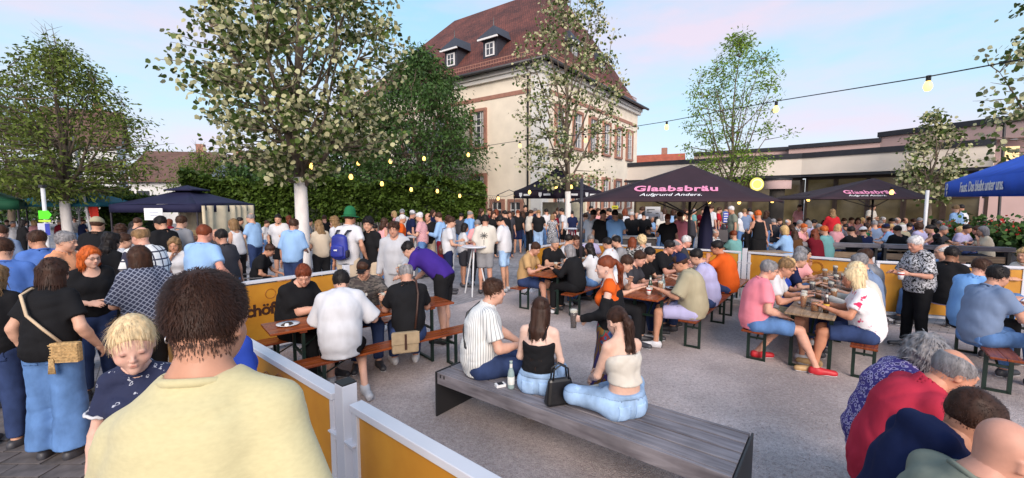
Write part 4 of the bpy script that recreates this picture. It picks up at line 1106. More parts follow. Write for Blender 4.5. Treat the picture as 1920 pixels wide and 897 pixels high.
p = atY(222, 380, 60); house('small house with bright orange roof between the white house and pavilion', (p.x, p.y, 0), R(60), 5, 6, 3.2, 5.6, M_rr)
p = atY(1222, 380, 58); house('house with orange tiled roof behind the town hall end', (p.x, p.y, 0), R(-25), 7, 8, 5.0, 8.2, M_rr, wins=())
# ------------------------------------------------------------------ trees
M_bark = mat('bark', (.15, .115, .085), .9, .35, 7, .012, 24, stretch=(1, 1, .3))
M_lime = mat('lime_washed_bark', (.74, .70, .68), .9, .10, 8, .012, 22, stretch=(1, 1, .4))
def leaf_mat(name, c, under=None, trans=.25):
    m, t, b = nt(name); L = t.links.new
    oi = nd(t, 'ShaderNodeObjectInfo'); geo = nd(t, 'ShaderNodeNewGeometry')
    co = nd(t, 'ShaderNodeTexCoord'); n = nd(t, 'ShaderNodeTexNoise', i_Scale=1.7, i_Detail=3.0); L(co.outputs['Object'], n.inputs['Vector'])
    wn_ = nd(t, 'ShaderNodeTexWhiteNoise', noise_dimensions='1D'); L(geo.outputs['Random Per Island'], wn_.inputs['W'])
    mr = nd(t, 'ShaderNodeMapRange'); mr.inputs[3].default_value = .55; mr.inputs[4].default_value = 1.5; L(wn_.outputs[0], mr.inputs[0])
    mx_ = nd(t, 'ShaderNodeMixRGB'); mx_.inputs[1].default_value = (*[x * .7 for x in c], 1); mx_.inputs[2].default_value = (*[min(1, x * q) for x, q in zip(c, (1.5, 1.35, 1.1))], 1); L(n.outputs[0], mx_.inputs[0])
    mm = nd(t, 'ShaderNodeMixRGB', blend_type='MULTIPLY'); mm.inputs[0].default_value = 1; L(mx_.outputs[0], mm.inputs[1]); L(mr.outputs[0], mm.inputs[2])
    out = mm.outputs[0]
    if under:
        u = nd(t, 'ShaderNodeMixRGB'); L(geo.outputs['Backfacing'], u.inputs[0]); L(out, u.inputs[1]); u.inputs[2].default_value = (*under, 1); out = u.outputs[0]
    L(out, b.inputs['Base Color']); b.inputs['Roughness'].default_value = .55; b.inputs['Specular IOR Level'].default_value = .3
    tr_ = nd(t, 'ShaderNodeBsdfTranslucent'); L(out, tr_.inputs[0]); ms = nd(t, 'ShaderNodeMixShader'); ms.inputs[0].default_value = trans
    L(b.outputs[0], ms.inputs[1]); L(tr_.outputs[0], ms.inputs[2]); L(ms.outputs[0], t.nodes['Material Output'].inputs[0])
    return m
M_linden = leaf_mat('linden_leaf', (.068, .112, .026), (.48, .47, .27), .18)
M_ash = leaf_mat('ash_leaf', (.115, .165, .034), None, .3)
M_ashb = leaf_mat('bright_leaf', (.15, .26, .035), None, .35)
M_dk = leaf_mat('dark_leaf', (.045, .10, .026), None, .2)
M_hedge = leaf_mat('hedge_leaf', (.070, .125, .022), None, .2)
LEAFS = {'round': np.array([[0, 0, 0], [.42, .16, .06], [.5, .55, .02], [.0, 1.02, -.1], [-.5, .55, .02], [-.42, .16, .06]], np.float32), 'long': np.array([[0, 0, 0], [.2, .4, .03], [.0, 1.0, -.05], [-.2, .4, .03]], np.float32)}
LFACE = {'round': [(0, 1, 2, 3), (0, 3, 4, 5)], 'long': [(0, 1, 2, 3)]}
def leaves_np(P, dirs, size, kind, rg, hang=.5):
    """P (n,3) attachment points; dirs (n,3) leaf axis"""
    n = len(P); base = LEAFS[kind]
    y = dirs / (np.linalg.norm(dirs, axis=1, keepdims=True) + 1e-6)
    t = rg.normal(size=(n, 3)); x = np.cross(y, t); x /= np.linalg.norm(x, axis=1, keepdims=True) + 1e-6; z = np.cross(x, y)
    s = size * rg.uniform(.65, 1.25, (n, 1, 1))
    V = P[:, None] + s * (base[None, :, 0:1] * x[:, None] + base[None, :, 1:2] * y[:, None] + base[None, :, 2:3] * z[:, None])
    k = len(base); off = np.arange(n)[:, None, None] * k
    F = (off + np.array(LFACE[kind])[None]).reshape(-1, 4)
    return V.reshape(-1, 3).astype(np.float32), F.astype(np.int32), (x, y, z, s[:, 0])
def tree(label, base, trunk_h, r0, env, m_leaf, nclump=160, nleaf=26, leaf=.12, kind='round', white=0.0, seed=1, spread=.42, nlimb=9, top=None, bare=0, parts=0, hang=.35, flat=1.0, group=None, leader=True, upb=.35, hollow=.35):
    """env: list of (z, radius) describing the crown outline above base; trunk_h: where the crown begins"""
    rg = np.random.RandomState(seed); rr = random.Random(seed)
    T = empty('tree', base); tag(T, label, 'tree', group)
    zs = [e[0] for e in env]; rs = [e[1] for e in env]; H = zs[-1]
    bend = [Vector((rr.uniform(-.12, .12) * i, rr.uniform(-.1, .1) * i, 0)) for i in range(8)]
    ax_ = [Vector((0, 0, 0)) + bend[i] * .35 + UP * (H * .93 * i / 7) for i in range(8)]
    def axis(z):
        u = max(0, min(6.999, z / (H * .93) * 7)); i = int(u); return ax_[i].lerp(ax_[i + 1], u - i)
    # trunk
    tz = [0, .15, .5, trunk_h * .5, trunk_h * .8, trunk_h] if leader else [0, .15, .5, trunk_h * .6, trunk_h]
    g = MB(); zz = [0, .1, .4] + [trunk_h * q for q in (.5, .75, 1)] + [trunk_h + (H * .93 - trunk_h) * q for q in (.25, .5, .75, 1)]
    rad = [r0 * 1.25, r0 * 1.1, r0] + [r0 * q for q in (.95, .9, .85)] + [r0 * q for q in (.62, .4, .22, .05)]
    if white > 0:
        iw = [z for z in zz if z <= white] + [white]
        gw = MB().tube([axis(z) for z in iw], [np.interp(z, zz, rad) + .006 for z in iw], 12); gw.build('painted_trunk', M_lime, T, True)
        zz2 = [white] + [z for z in zz if z > white]; g.tube([axis(z) for z in zz2], [float(np.interp(z, zz, rad)) for z in zz2], 10)
    else: g.tube([axis(z) for z in zz], rad, 10)
    # clump centres in the outline
    cl_ = []
    tries = 0
    while len(cl_) < nclump and tries < nclump * 60:
        tries += 1
        z = rr.uniform(zs[0], H); r = float(np.interp(z, zs, rs)); a = rr.uniform(0, 6.283)
        q = math.sqrt(rr.random()); 
        if q < hollow and rr.random() < .7: continue
        r2 = float(np.interp(a, np.linspace(0, 6.283, 12), [1 + .20 * math.sin(seed * 3.1 + k * 2.4 + z * 1.3) for k in range(12)]))
        p = Vector((math.cos(a) * q * r * r2, math.sin(a) * q * r * r2 * flat, z)) + axis(z) * .6
        p.z = z
        if all((p - c).length > spread * .55 for c in cl_[-60:]): cl_.append(p)
    # limbs
    limbs = []
    for i in range(nlimb):
        z0 = trunk_h * (.9 + .1 * rr.random()) + (H - trunk_h) * .55 * (i / nlimb) ** 1.2
        a = i * 2.4 + rr.uniform(-.4, .4); zt = min(H * .97, z0 + (H - z0) * rr.uniform(.35, .75)); rt = float(np.interp(zt, zs, rs)) * rr.uniform(.6, .92)
        p0 = axis(z0); p3 = Vector((math.cos(a) * rt, math.sin(a) * rt * flat, zt)); p1 = p0.lerp(p3, .35) + UP * (-.08 * (zt - z0)); p2 = p0.lerp(p3, .7) + UP * (.02 * (zt - z0))
        pts = [p0, p1 + Vector((rr.uniform(-.1, .1), rr.uniform(-.1, .1), 0)), p2, p3]; ra = float(np.interp(z0, zz, rad)) * rr.uniform(.45, .62)
        g.tube(pts, [ra, ra * .7, ra * .42, ra * .12], 7); limbs += [pts[0].lerp(pts[1], .5), pts[1], pts[1].lerp(pts[2], .5), pts[2], pts[2].lerp(pts[3], .5), pts[3]]
    stems = limbs + [axis(z) for z in np.linspace(trunk_h, H * .93, 14)]
    LP, LD = [], []
    for c in cl_:
        best = min(stems, key=lambda s: (s - c).length + max(0, s.z - c.z + .1) * 1.5)
        d = c - best; mid = best.lerp(c, .5) + Vector((rr.uniform(-.1, .1), rr.uniform(-.1, .1), -.04)) * min(1, d.length)
        rt = .010 + .008 * min(2.0, d.length) * r0 / .16
        g.tube([best, mid, c], [rt, rt * .65, .004], 5, False)
        n_ = int(nleaf * rr.uniform(.6, 1.3))
        for k in range(n_):
            u = rr.random() ** .6; q = best.lerp(mid, 1) if u < .01 else mid.lerp(c, u)
            o = Vector((rr.gauss(0, 1), rr.gauss(0, 1), rr.gauss(0, .8))) * spread * .42
            LP.append(q + o if d.length > .1 else c + o); dd = o.normalized() * .8 + Vector((rr.gauss(0, .5), rr.gauss(0, .5), -hang * 2 + rr.gauss(0, .4)))
            LD.append(dd)
    for k in range(bare):
        a = rr.uniform(0, 6.28); z0 = H * rr.uniform(.8, .95); p0 = axis(z0); d = Vector((math.cos(a) * .35, math.sin(a) * .35, 1)) * rr.uniform(.5, 1.2)
        g.tube([p0, p0 + d * .5 + Vector((rr.uniform(-.1, .1), 0, 0)), p0 + d], [.02, .013, .004], 5, False)
        for _ in range(3):
            q = p0 + d * rr.uniform(.35, .9); g.tube([q, q + Vector((rr.uniform(-.35, .35), rr.uniform(-.3, .3), rr.uniform(.1, .45)))], [.008, .003], 4, False)
    g.build('trunk', M_bark, T, True)
    LP = np.array([list(p) for p in LP], np.float32); LD = np.array([list(p) for p in LD], np.float32)
    npart = min(parts, len(LP))
    order = np.argsort(LP[:, 1] * 1.0 + rg.normal(size=len(LP)) * .4)     # nearest leaves become single objects
    first, rest = order[:npart], order[npart:]
    v, F, _ = leaves_np(LP[rest], LD[rest], leaf, kind, rg)
    co = link('crown', mesh_np('crown', v, F, smooth=False), m_leaf, T); 
    if npart:
        co['kind'] = 'stuff'
        base_v = LEAFS[kind]; me = mesh_np('leaf', base_v, np.array(LFACE[kind]), smooth=False); me.materials.append(m_leaf)
        _, _, (x, y, z, s) = leaves_np(LP[first], LD[first], leaf, kind, rg)
        for i in range(npart):
            o = bpy.data.objects.new('leaf', me); COL.objects.link(o); o.parent = co
            M_ = Matrix((x[i], y[i], z[i])).transposed().to_4x4() @ Matrix.Scale(float(s[i, 0]), 4); M_.translation = Vector([float(q) for q in LP[first[i]]]); o.matrix_local = M_
    return T
def gp(px, s): return Vector((colx(px, FPX / s, 0), FPX / s, 0))
tree('big linden with white painted trunk and pale leaf undersides behind the left table', gp(572, 72), 2.55, .17, [(2.8, .8), (3.2, 1.8), (3.8, 2.45), (4.8, 2.6), (6.0, 2.65), (7.4, 2.3), (8.8, 1.5), (9.4, .4)], M_linden, 520, 30, .112, 'round', 2.72, 3, .30, 18, parts=300, hang=.3)
tree('slender linden with white painted trunk before the town hall corner', gp(1063, 44), 3.0, .13, [(2.6, 1.2), (3.5, 2.2), (4.6, 2.7), (6.0, 2.6), (8, 2.2), (10, 1.5), (11.6, .4)], M_linden, 250, 26, .11, 'round', 2.55, 11, .32, 16, hang=.3)
tree('bright feathery ash tree behind the large plum parasol', gp(1365, 33), 2.6, .13, [(2.8, 1.0), (4.2, 2.4), (6, 2.7), (8, 2.6), (9.6, 1.8), (11.4, .3)], M_ashb, 270, 26, .19, 'long', 0, 21, .42, 18, hang=.1, hollow=.1)
tree('small dark linden between the hall and the small plum parasol', gp(1737, 40), 2.2, .10, [(2.2, .9), (2.8, 1.5), (4.0, 1.5), (5.2, 1.0), (6.3, .2)], M_linden, 100, 20, .14, 'round', 0, 31, .34, 10)
tree('linden branches reaching in from the right picture edge', gp(1958, 62), 3.1, .15, [(3.0, .9), (3.6, 1.9), (4.6, 2.1), (6.0, 1.7), (7.5, 1.3), (9, .3)], M_linden, 170, 13, .14, 'round', 0, 43, .42, 10, hang=.3)
tree('broad ash tree with white painted trunk at the left edge', gp(132, 50), 2.5, .16, [(2.3, 1.2), (3.0, 2.9), (4.3, 3.3), (5.4, 2.7), (6.6, 1.5), (7.7, .5)], M_ash, 560, 25, .17, 'long', 2.15, 51, .48, 18, bare=16, hang=.25, hollow=.2)
tree('second ash tree at the far left behind the green tent', gp(25, 38), 2.3, .15, [(2.0, 1.4), (3.2, 2.9), (4.6, 2.8), (5.8, 1.7), (6.6, .4)], M_ash, 300, 24, .2, 'long', 0, 55, .65, 12, hang=.25)
tree('tall dense dark green tree behind the hedge beside the town hall', gp(792, 30), 2.0, .22, [(1.5, 2.2), (3, 3.7), (5, 3.9), (7.4, 3.3), (9.6, 2.0), (11.2, .4)], M_dk, 620, 40, .26, 'long', 0, 61, .8, 14, hollow=.55)
tree('dark bushy tree behind the big linden trunk', gp(640, 28), 1.8, .2, [(1.5, 2.4), (3, 3.6), (5, 3.2), (6.6, 1.8), (7.4, .4)], M_dk, 420, 36, .28, 'long', 0, 67, .8, 12, hollow=.5)
tree('dark tree behind the hedge above the pavilion roof end', gp(510, 27), 1.6, .18, [(1.5, 2.4), (3, 3.2), (4.4, 2.6), (5.6, .6)], M_dk, 320, 34, .28, 'long', 0, 71, .8, 12, hollow=.5)
tree('yellowish thin tree in front of the brown gabled house', gp(385, 30), 1.8, .12, [(1.6, 1.6), (3, 2.0), (4.2, 1.4), (5.2, .3)], M_ash, 150, 24, .2, 'long', 0, 77, .6, 9, bare=6)
tree('low dark tree behind the teal parasol', gp(75, 24), 1.0, .15, [(.8, 3.5), (2.5, 4.5), (4, 3), (4.8, .6)], M_dk, 300, 30, .32, 'long', 0, 81, .9, 9)
# hedge and its picket fence
def hedge(label, a, b, h, th, seed, n=16000, lsz=.10):
    rg = np.random.RandomState(seed); a = Vector(a); b = Vector(b); d = (b - a).normalized(); nrm = Vector((d.y, -d.x, 0)); L_ = (b - a).length
    if nrm.y > 0: nrm = -nrm
    Hd = empty('hedge', a); tag(Hd, label, 'hedge')
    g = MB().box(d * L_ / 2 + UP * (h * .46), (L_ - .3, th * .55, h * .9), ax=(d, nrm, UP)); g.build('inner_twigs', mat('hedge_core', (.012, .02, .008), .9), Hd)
    t = rg.uniform(0, L_, n); u = rg.uniform(0, 1, n); fr = rg.uniform(size=n) < .72
    bulge = .22 * np.sin(t * 1.9 + 1) + .15 * np.sin(t * 4.3) ; hh = h + .22 * np.sin(t * 1.1 + 2) + .12 * np.sin(t * 3.7)
    z = np.where(fr, u * hh, hh - rg.uniform(0, .25, n)); off = np.where(fr, th / 2 + bulge * .5 + .15 * np.sin(z * 4 + t * 2) - rg.uniform(0, .3, n), rg.uniform(-th / 2, th / 2, n))
    P = np.stack([d.x * t + nrm.x * off, d.y * t + nrm.y * off, z], 1); dr = np.stack([nrm.x + rg.normal(0, .6, n), nrm.y + rg.normal(0, .6, n), rg.normal(-.3, .6, n)], 1)
    v, F, _ = leaves_np(P.astype(np.float32), dr, lsz * 1.5, 'round', rg)
    link('foliage', mesh_np('foliage', v, F, smooth=False), M_hedge, Hd); return Hd
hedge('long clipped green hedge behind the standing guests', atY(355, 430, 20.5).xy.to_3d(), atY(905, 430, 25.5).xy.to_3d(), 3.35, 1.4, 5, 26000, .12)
hedge('clipped bush left of the navy pavilion beside the red flag', (-18.4, 19.4, 0), (-16.4, 19.6, 0), 2.5, 1.4, 6, 5000, .10)
M_picket = mat('weathered_picket', (.20, .17, .15), .85, .3, 6)
a, b = Vector((-9.5, 20.2, 0)), Vector((-1.2, 23.6, 0)); d = (b - a).normalized(); fe = empty('picket_fence', a, math.atan2(d.y, d.x)); tag(fe, 'weathered wooden picket fence along the foot of the hedge', 'fence')
pk = None
nrm_len = (b - a).length
for k in range(int(nrm_len / .13)):
    if pk is None: o = MB().box((0, 0, .55), (.085, .022, 1.1)).build('slat', M_picket, fe); pk = o.data
    else: o = link('slat', pk, None, fe)
    o.location = (k * .13, 0, 0); o.scale.z = random.uniform(.97, 1.03)
g = MB(); g.box((nrm_len / 2, .03, .3), (nrm_len, .03, .07)); g.box((nrm_len / 2, .03, .85), (nrm_len, .03, .07)); g.build('rail', M_picket, fe)
# ------------------------------------------------------------------ barriers
M_wht = mat('white_powder_coat', (.60, .61, .67), .35, .05, 3)
M_org = mat('amber_panel', (.47, .185, .018), .42, .14, 2.2, c2=(.60, .29, .03))
M_orgd = mat('amber_print', (.30, .105, .012), .45, .1, 3)
M_ink = mat('brown_lettering', (.045, .015, .008), .5, .1, 5)
M_cap = mat('black_cap', (.02, .02, .022), .5, .1, 5)
def barrier(label, a, b, ht=1.05, letter=False, emblem=True, face=1):
    a = Vector((a[0], a[1], 0)); b = Vector((b[0], b[1], 0)); d = (b - a).normalized(); L_ = (b - a).length; n = Vector((-d.y, d.x, 0))
    o = empty('barrier', a, math.atan2(d.y, d.x)); tag(o, label, 'barrier', 'amber barriers fencing the beer garden')
    g = MB(); g.box((L_ / 2, 0, ht - .02), (L_, .075, .04)); g.build('top_rail', M_wht, o, bevel=.004)
    g = MB(); g.box((L_ / 2, 0, .10), (L_ - .1, .05, .04)); g.build('bottom_rail', M_wht, o)
    for x in (.025, L_ - .025): MB().box((x, 0, ht / 2 - .02), (.05, .05, ht - .042)).build('upright', M_wht, o, bevel=.003)
    for x in (.18, L_ - .18): MB().box((x, 0, .04), (.06, .5, .03)).build('foot', M_wht, o)
    pn = MB().box((L_ / 2, 0, ht / 2 + .04), (L_ - .1, .018, ht - .2)).build('panel', M_org, o)
    if emblem:
        for k, (xx, rr_) in enumerate(((.50, .065), (.62, .11), (.62, .09))):
            g = MB(); c0 = L_ * xx
            g.tube([(c0 + rr_ * math.cos(q * .314), face * -.011, ht * .80 + rr_ * math.sin(q * .314)) for q in range(21)], .006, 5, False); g.build('emblem_ring', M_orgd, pn)
        for k in range(7):
            q = -1.0 + k * .33; MB().bar((L_ * .72 + math.sin(q) * .08, face * -.011, ht * .5 + math.cos(q) * .08), (L_ * .72 + math.sin(q) * .24, face * -.011, ht * .5 + math.cos(q) * .24), .022, .006).build('wheat_ear', M_orgd, pn)
    if letter:
        t_ = text('lettering', 'Schöfferhofer', .225, M_ink, Matrix(), pn, .003, 'LEFT', bold=.006, space=.92)
        t_.matrix_local = frame((L_ * .30, face * -.012, ht * .60), (1, 0, 0) if face > 0 else (-1, 0, 0), (0, -face, 0))
    return o
fr = lambda t: (FA + R_ * t)[:2]
barrier('amber barrier panel hidden behind the person in yellow, before the left table', fr(.06), fr(2.06), face=1)
barrier('near amber barrier panel just left of the white post', fr(2.12), fr(4.10), face=1)
barrier('near amber barrier panel right of the white post at the bottom edge', fr(4.29), fr(6.30), face=1)
fd = lambda t: (FA + D_ * t)[:2]
barrier('amber barrier with dark lettering beside the left table', fd(.12), fd(2.2), letter=True, face=1)
BP = [(.46, 10.0), (1.45, 11.25), (3.3, 10.25), (5.0, 9.1), (6.5, 7.65), (8.5, 6.9)]
for lb, p, q in zip(('amber barrier behind the tan shirted person, receding to the back corner', 'amber barrier in front of the barbecue under the plum parasol', 'amber barrier behind the orange shirted person', 'amber barrier behind the pale pink polo', 'amber barrier behind the person in black and white print'), BP[:-1], BP[1:]):
    p = Vector(p); q = Vector(q); e = (q - p).normalized() * .07; barrier(lb, p + e, q - e, face=1 if lb != 'amber barrier behind the tan shirted person, receding to the back corner' else 1)
def post(label, p, ht=1.16, rz=0, cap=M_cap, w=.085):
    o = empty('barrier_post', (p[0], p[1], 0), rz); tag(o, label, 'post', 'white posts joining the barriers')
    MB().box((0, 0, ht / 2), (w, w, ht)).build('post', M_wht, o, bevel=.004); MB().box((0, 0, ht + .004), (w * .97, w * .97, .008)).build('cap', cap, o)
    for z in (ht - .30, .3):
        for s in (-1, 1):
            g = MB(); g.box((s * (w / 2 + .045), -.02, z), (.09, .05, .008)); g.box((s * (w / 2 + .045), -.02, z - .02), (.09, .008, .04)); g.build('bracket', M_wht, o)
    MB().box((0, 0, .015), (.3, .3, .03)).build('base_plate', M_wht, o)
    return o
ga = math.atan2(R_.y, R_.x)
post('near white square post with black cap between the two front barriers', fr(4.195), 1.13, ga)
post('white post at the outer corner behind the person in yellow', fr(-.03), 1.13, ga)
post('white post at the end of the lettered barrier behind the left table', fd(2.28), 1.12, ga)
post('white post behind the orange shirted person', BP[3], 1.12, ga); post('white post at the parasol corner of the barriers', BP[2], 1.12, ga); post('white post between the pale pink polo and printed top person', BP[4], 1.12, ga); post('white post at the back corner by the slender linden', BP[1], 1.12, ga); post('white end post near the checked dress', BP[0], 1.12, ga)
# ------------------------------------------------------------------ beer tables and benches
def wood(name, c1, c2, rough):
    m, t, b = nt(name); L = t.links.new
    co = nd(t, 'ShaderNodeTexCoord'); mp_ = nd(t, 'ShaderNodeMapping'); mp_.inputs['Scale'].default_value = (1.2, 16, 8); L(co.outputs['Object'], mp_.inputs[0])
    n = nd(t, 'ShaderNodeTexNoise', i_Scale=2.2, i_Detail=6.0); n.inputs['Distortion'].default_value = .6; L(mp_.outputs[0], n.inputs['Vector'])
    n2 = nd(t, 'ShaderNodeTexNoise', i_Scale=3.0, i_Detail=4.0); L(co.outputs['Object'], n2.inputs['Vector'])
    rp = nd(t, 'ShaderNodeValToRGB'); rp.color_ramp.elements[0].position = .32; rp.color_ramp.elements[1].position = .7; rp.color_ramp.elements[0].color = (*c1, 1); rp.color_ramp.elements[1].color = (*c2, 1); L(n.outputs[0], rp.inputs[0])
    mr = nd(t, 'ShaderNodeMapRange'); mr.inputs[1].default_value = .3; mr.inputs[2].default_value = .7; mr.inputs[3].default_value = .7; mr.inputs[4].default_value = 1.2; L(n2.outputs[0], mr.inputs[0])
    mm = nd(t, 'ShaderNodeMixRGB', blend_type='MULTIPLY'); mm.inputs[0].default_value = 1; L(rp.outputs[0], mm.inputs[1]); L(mr.outputs[0], mm.inputs[2]); L(mm.outputs[0], b.inputs['Base Color'])
    r2 = nd(t, 'ShaderNodeMapRange'); r2.inputs[3].default_value = rough * .7; r2.inputs[4].default_value = rough * 1.5; L(n2.outputs[0], r2.inputs[0]); L(r2.outputs[0], b.inputs['Roughness'])
    return m
M_beer = wood('orange_varnished_wood', (.17, .030, .008), (.36, .085, .018), .26)
M_worn = wood('worn_table_wood', (.20, .12, .07), (.42, .29, .18), .45)
M_greyw = wood('silvered_hardwood', (.135, .12, .135), (.27, .25, .275), .6)
M_leg = mat('dark_green_steel', (.008, .022, .016), .4, .2, 8)
def table(label, E, d, L_=2.2, top=M_beer, side=True):
    o = empty('beer_table', (E[0], E[1], 0), math.atan2(d.y, d.x)); tag(o, label, 'table', 'long beer tables')
    for k in range(3): MB().box((L_ / 2, -.166 + k * .166, .747), (L_, .163, .026)).build('board', top, o, bevel=.004)
    for x in (.32, L_ - .32): 
        MB().box((x, 0, .72), (.07, .46, .026)).build('batten', top, o)
        g = MB()
        for s in (-1, 1): g.box((x, s * .2, .355), (.03, .04, .704))
        g.box((x, 0, .02), (.03, .40, .03)); g.box((x, 0, .45), (.02, .36, .03)); g.bar((x, 0, .45), (x + (.35 if x < 1 else -.35), 0, .70), .025, .01); g.build('leg_frame', M_leg, o)
    return o
def bench(label, E, d, L_=2.2, group='beer benches'):
    o = empty('beer_bench', (E[0], E[1], 0), math.atan2(d.y, d.x)); tag(o, label, 'bench', group)
    for k in range(2): MB().box((L_ / 2, -.0625 + k * .125, .447), (L_, .122, .026)).build('plank', M_beer, o, bevel=.004)
    for x in (.3, L_ - .3):
        g = MB()
        for s in (-1, 1): g.box((x, s * .095, .215), (.028, .035, .43))
        g.box((x, 0, .015), (.028, .19, .028)); g.box((x, 0, .30), (.02, .17, .025)); g.bar((x, 0, .28), (x + (.3 if x < 1 else -.3), 0, .42), .02, .01); g.build('leg_frame', M_leg, o)
    return o
TB = {}
def perp(d): return Vector((d.y, -d.x, 0))
def setup(key, E, d, offs=(-.55, .52), n=1, names=('', '', ''), sh=(0, .2), top=M_beer):
    E = Vector((E[0], E[1], 0)); d = Vector((d[0], d[1], 0)).normalized(); r = perp(d)
    for k in range(n):
        s = (' near end', ' far end')[k] if n > 1 else ''
        table(names[0] + s, E + d * 2.24 * k, d, top=top)
        if offs[0] is not None: bench(names[1] + s, E + r * offs[0] + d * (2.24 * k + sh[0]), d)
        if offs[1] is not None: bench(names[2] + s, E + r * offs[1] + d * (2.24 * k + sh[1]), d)
    TB[key] = (E, d, r, offs)
setup('L', (-2.62, 4.43), (.765, .644), names=('orange beer table where the person in white t-shirt eats', 'beer bench behind the left table along the lettered barrier', 'beer bench with the person in white t-shirt and shoulder bag person'), sh=(-.1, .12), offs=(-.56, .46))
setup('M', (.5, 7.72), (.60, .80), names=('beer table of the tan shirted person in the middle', 'beer bench under the tan shirted person', 'beer bench under the person in black pullover'), sh=(.0, .1))
setup('M2', (1.55, 9.0), (.60, .80), names=('beer table at the back corner behind the white top and jeans', 'beer bench left at the back corner', 'beer bench right at the back corner'))
setup('C', (1.8, 5.9), (.61, .79), n=2, names=('orange beer table with beer glass, middle right', 'beer bench of the dark polo in dark polo', 'beer bench under the person with navy cap'), sh=(0, .30), offs=(-.55, .56))
setup('R', (3.53, 4.98), (.66, .75), n=2, names=('worn beer table full of glasses beside the pink shirted person', 'beer bench under the pink shirted person', 'beer bench under the person in floral top'), sh=(-.05, .1), offs=(-.58, .52), top=M_worn)
setup('S', (5.62, 3.95), (.62, .785), n=1, names=('beer table at the right edge', 'beer bench under the two people in blue shirts', 'beer bench beyond the right edge table'), sh=(.05, .1), offs=(-.58, None))
setup('D', (1.66, .54), (.555, .832), n=1, names=('beer table at the lower right corner', 'beer bench under the red shirted person in the lower right corner', 'b'), sh=(.1, .1), offs=(-.6, None))
def tp(key, t, off): E, d, r, o = TB[key]; return E + d * t + r * off
# ------------------------------------------------------------------ long grey bench in front
SB = Vector((-.72, 4.06, 0)); SL = Vector((.79, -.613, 0)).normalized(); SW = Vector((.613, .79, 0)).normalized()
sb = empty('slatted_bench', SB, math.atan2(SL.y, SL.x)); tag(sb, 'long grey slatted bench with black end plates in the foreground', 'bench')
LB = 2.62
for k in range(4): MB().box((LB / 2, .07 + k * .142, .425), (LB - .02, .127, .05)).build('slat', M_greyw, sb, bevel=.005)
MB().box((LB / 2 + .0, -.015, .392), (LB - .02, .03, .116)).build('apron', M_greyw, sb, bevel=.004); MB().box((LB / 2, .585, .392), (LB - .02, .03, .116)).build('apron', M_greyw, sb, bevel=.004)
for x in (-.006, LB + .006): MB().box((x, .285, .226), (.014, .64, .452)).build('end_plate', M_cap, sb)
MB().box((LB / 2, .285, .36), (LB - .2, .08, .06)).build('beam', M_cap, sb)
for k in range(2): MB().box((.06 + k * .05, -.033, .42), (.012, .006, .03)).build('bolt', M_cap, sb)
# grey benches with backs before the terrace
def long_bench(label, p0, p1, h):
    p0 = Vector((*p0, 0)); p1 = Vector((*p1, 0)); d = (p1 - p0).normalized(); L_ = (p1 - p0).length
    o = empty('terrace_bench', p0, math.atan2(d.y, d.x)); tag(o, label, 'bench', 'grey benches before the terrace')
    MB().box((L_ / 2, 0, h), (L_, .22, .11)).build('top_beam', M_greyw, o, bevel=.006); MB().box((L_ / 2, .05, h - .28), (L_ - .2, .05, .16)).build('lower_slat', M_worn, o); MB().box((L_ / 2, .25, .42), (L_, .4, .06)).build('seat_slat', M_greyw, o)
    for x in (.06, L_ * .5, L_ - .06): MB().box((x, .05, h / 2 - .03), (.06, .14, h - .056)).build('leg', M_cap, o)
long_bench('grey bench back rail left, behind the pale pink polo', (7.75, 12.2), (9.9, 11.45), .93)
long_bench('grey bench back rail right, behind the person in printed top', (9.97, 11.42), (12.4, 10.5), .93)
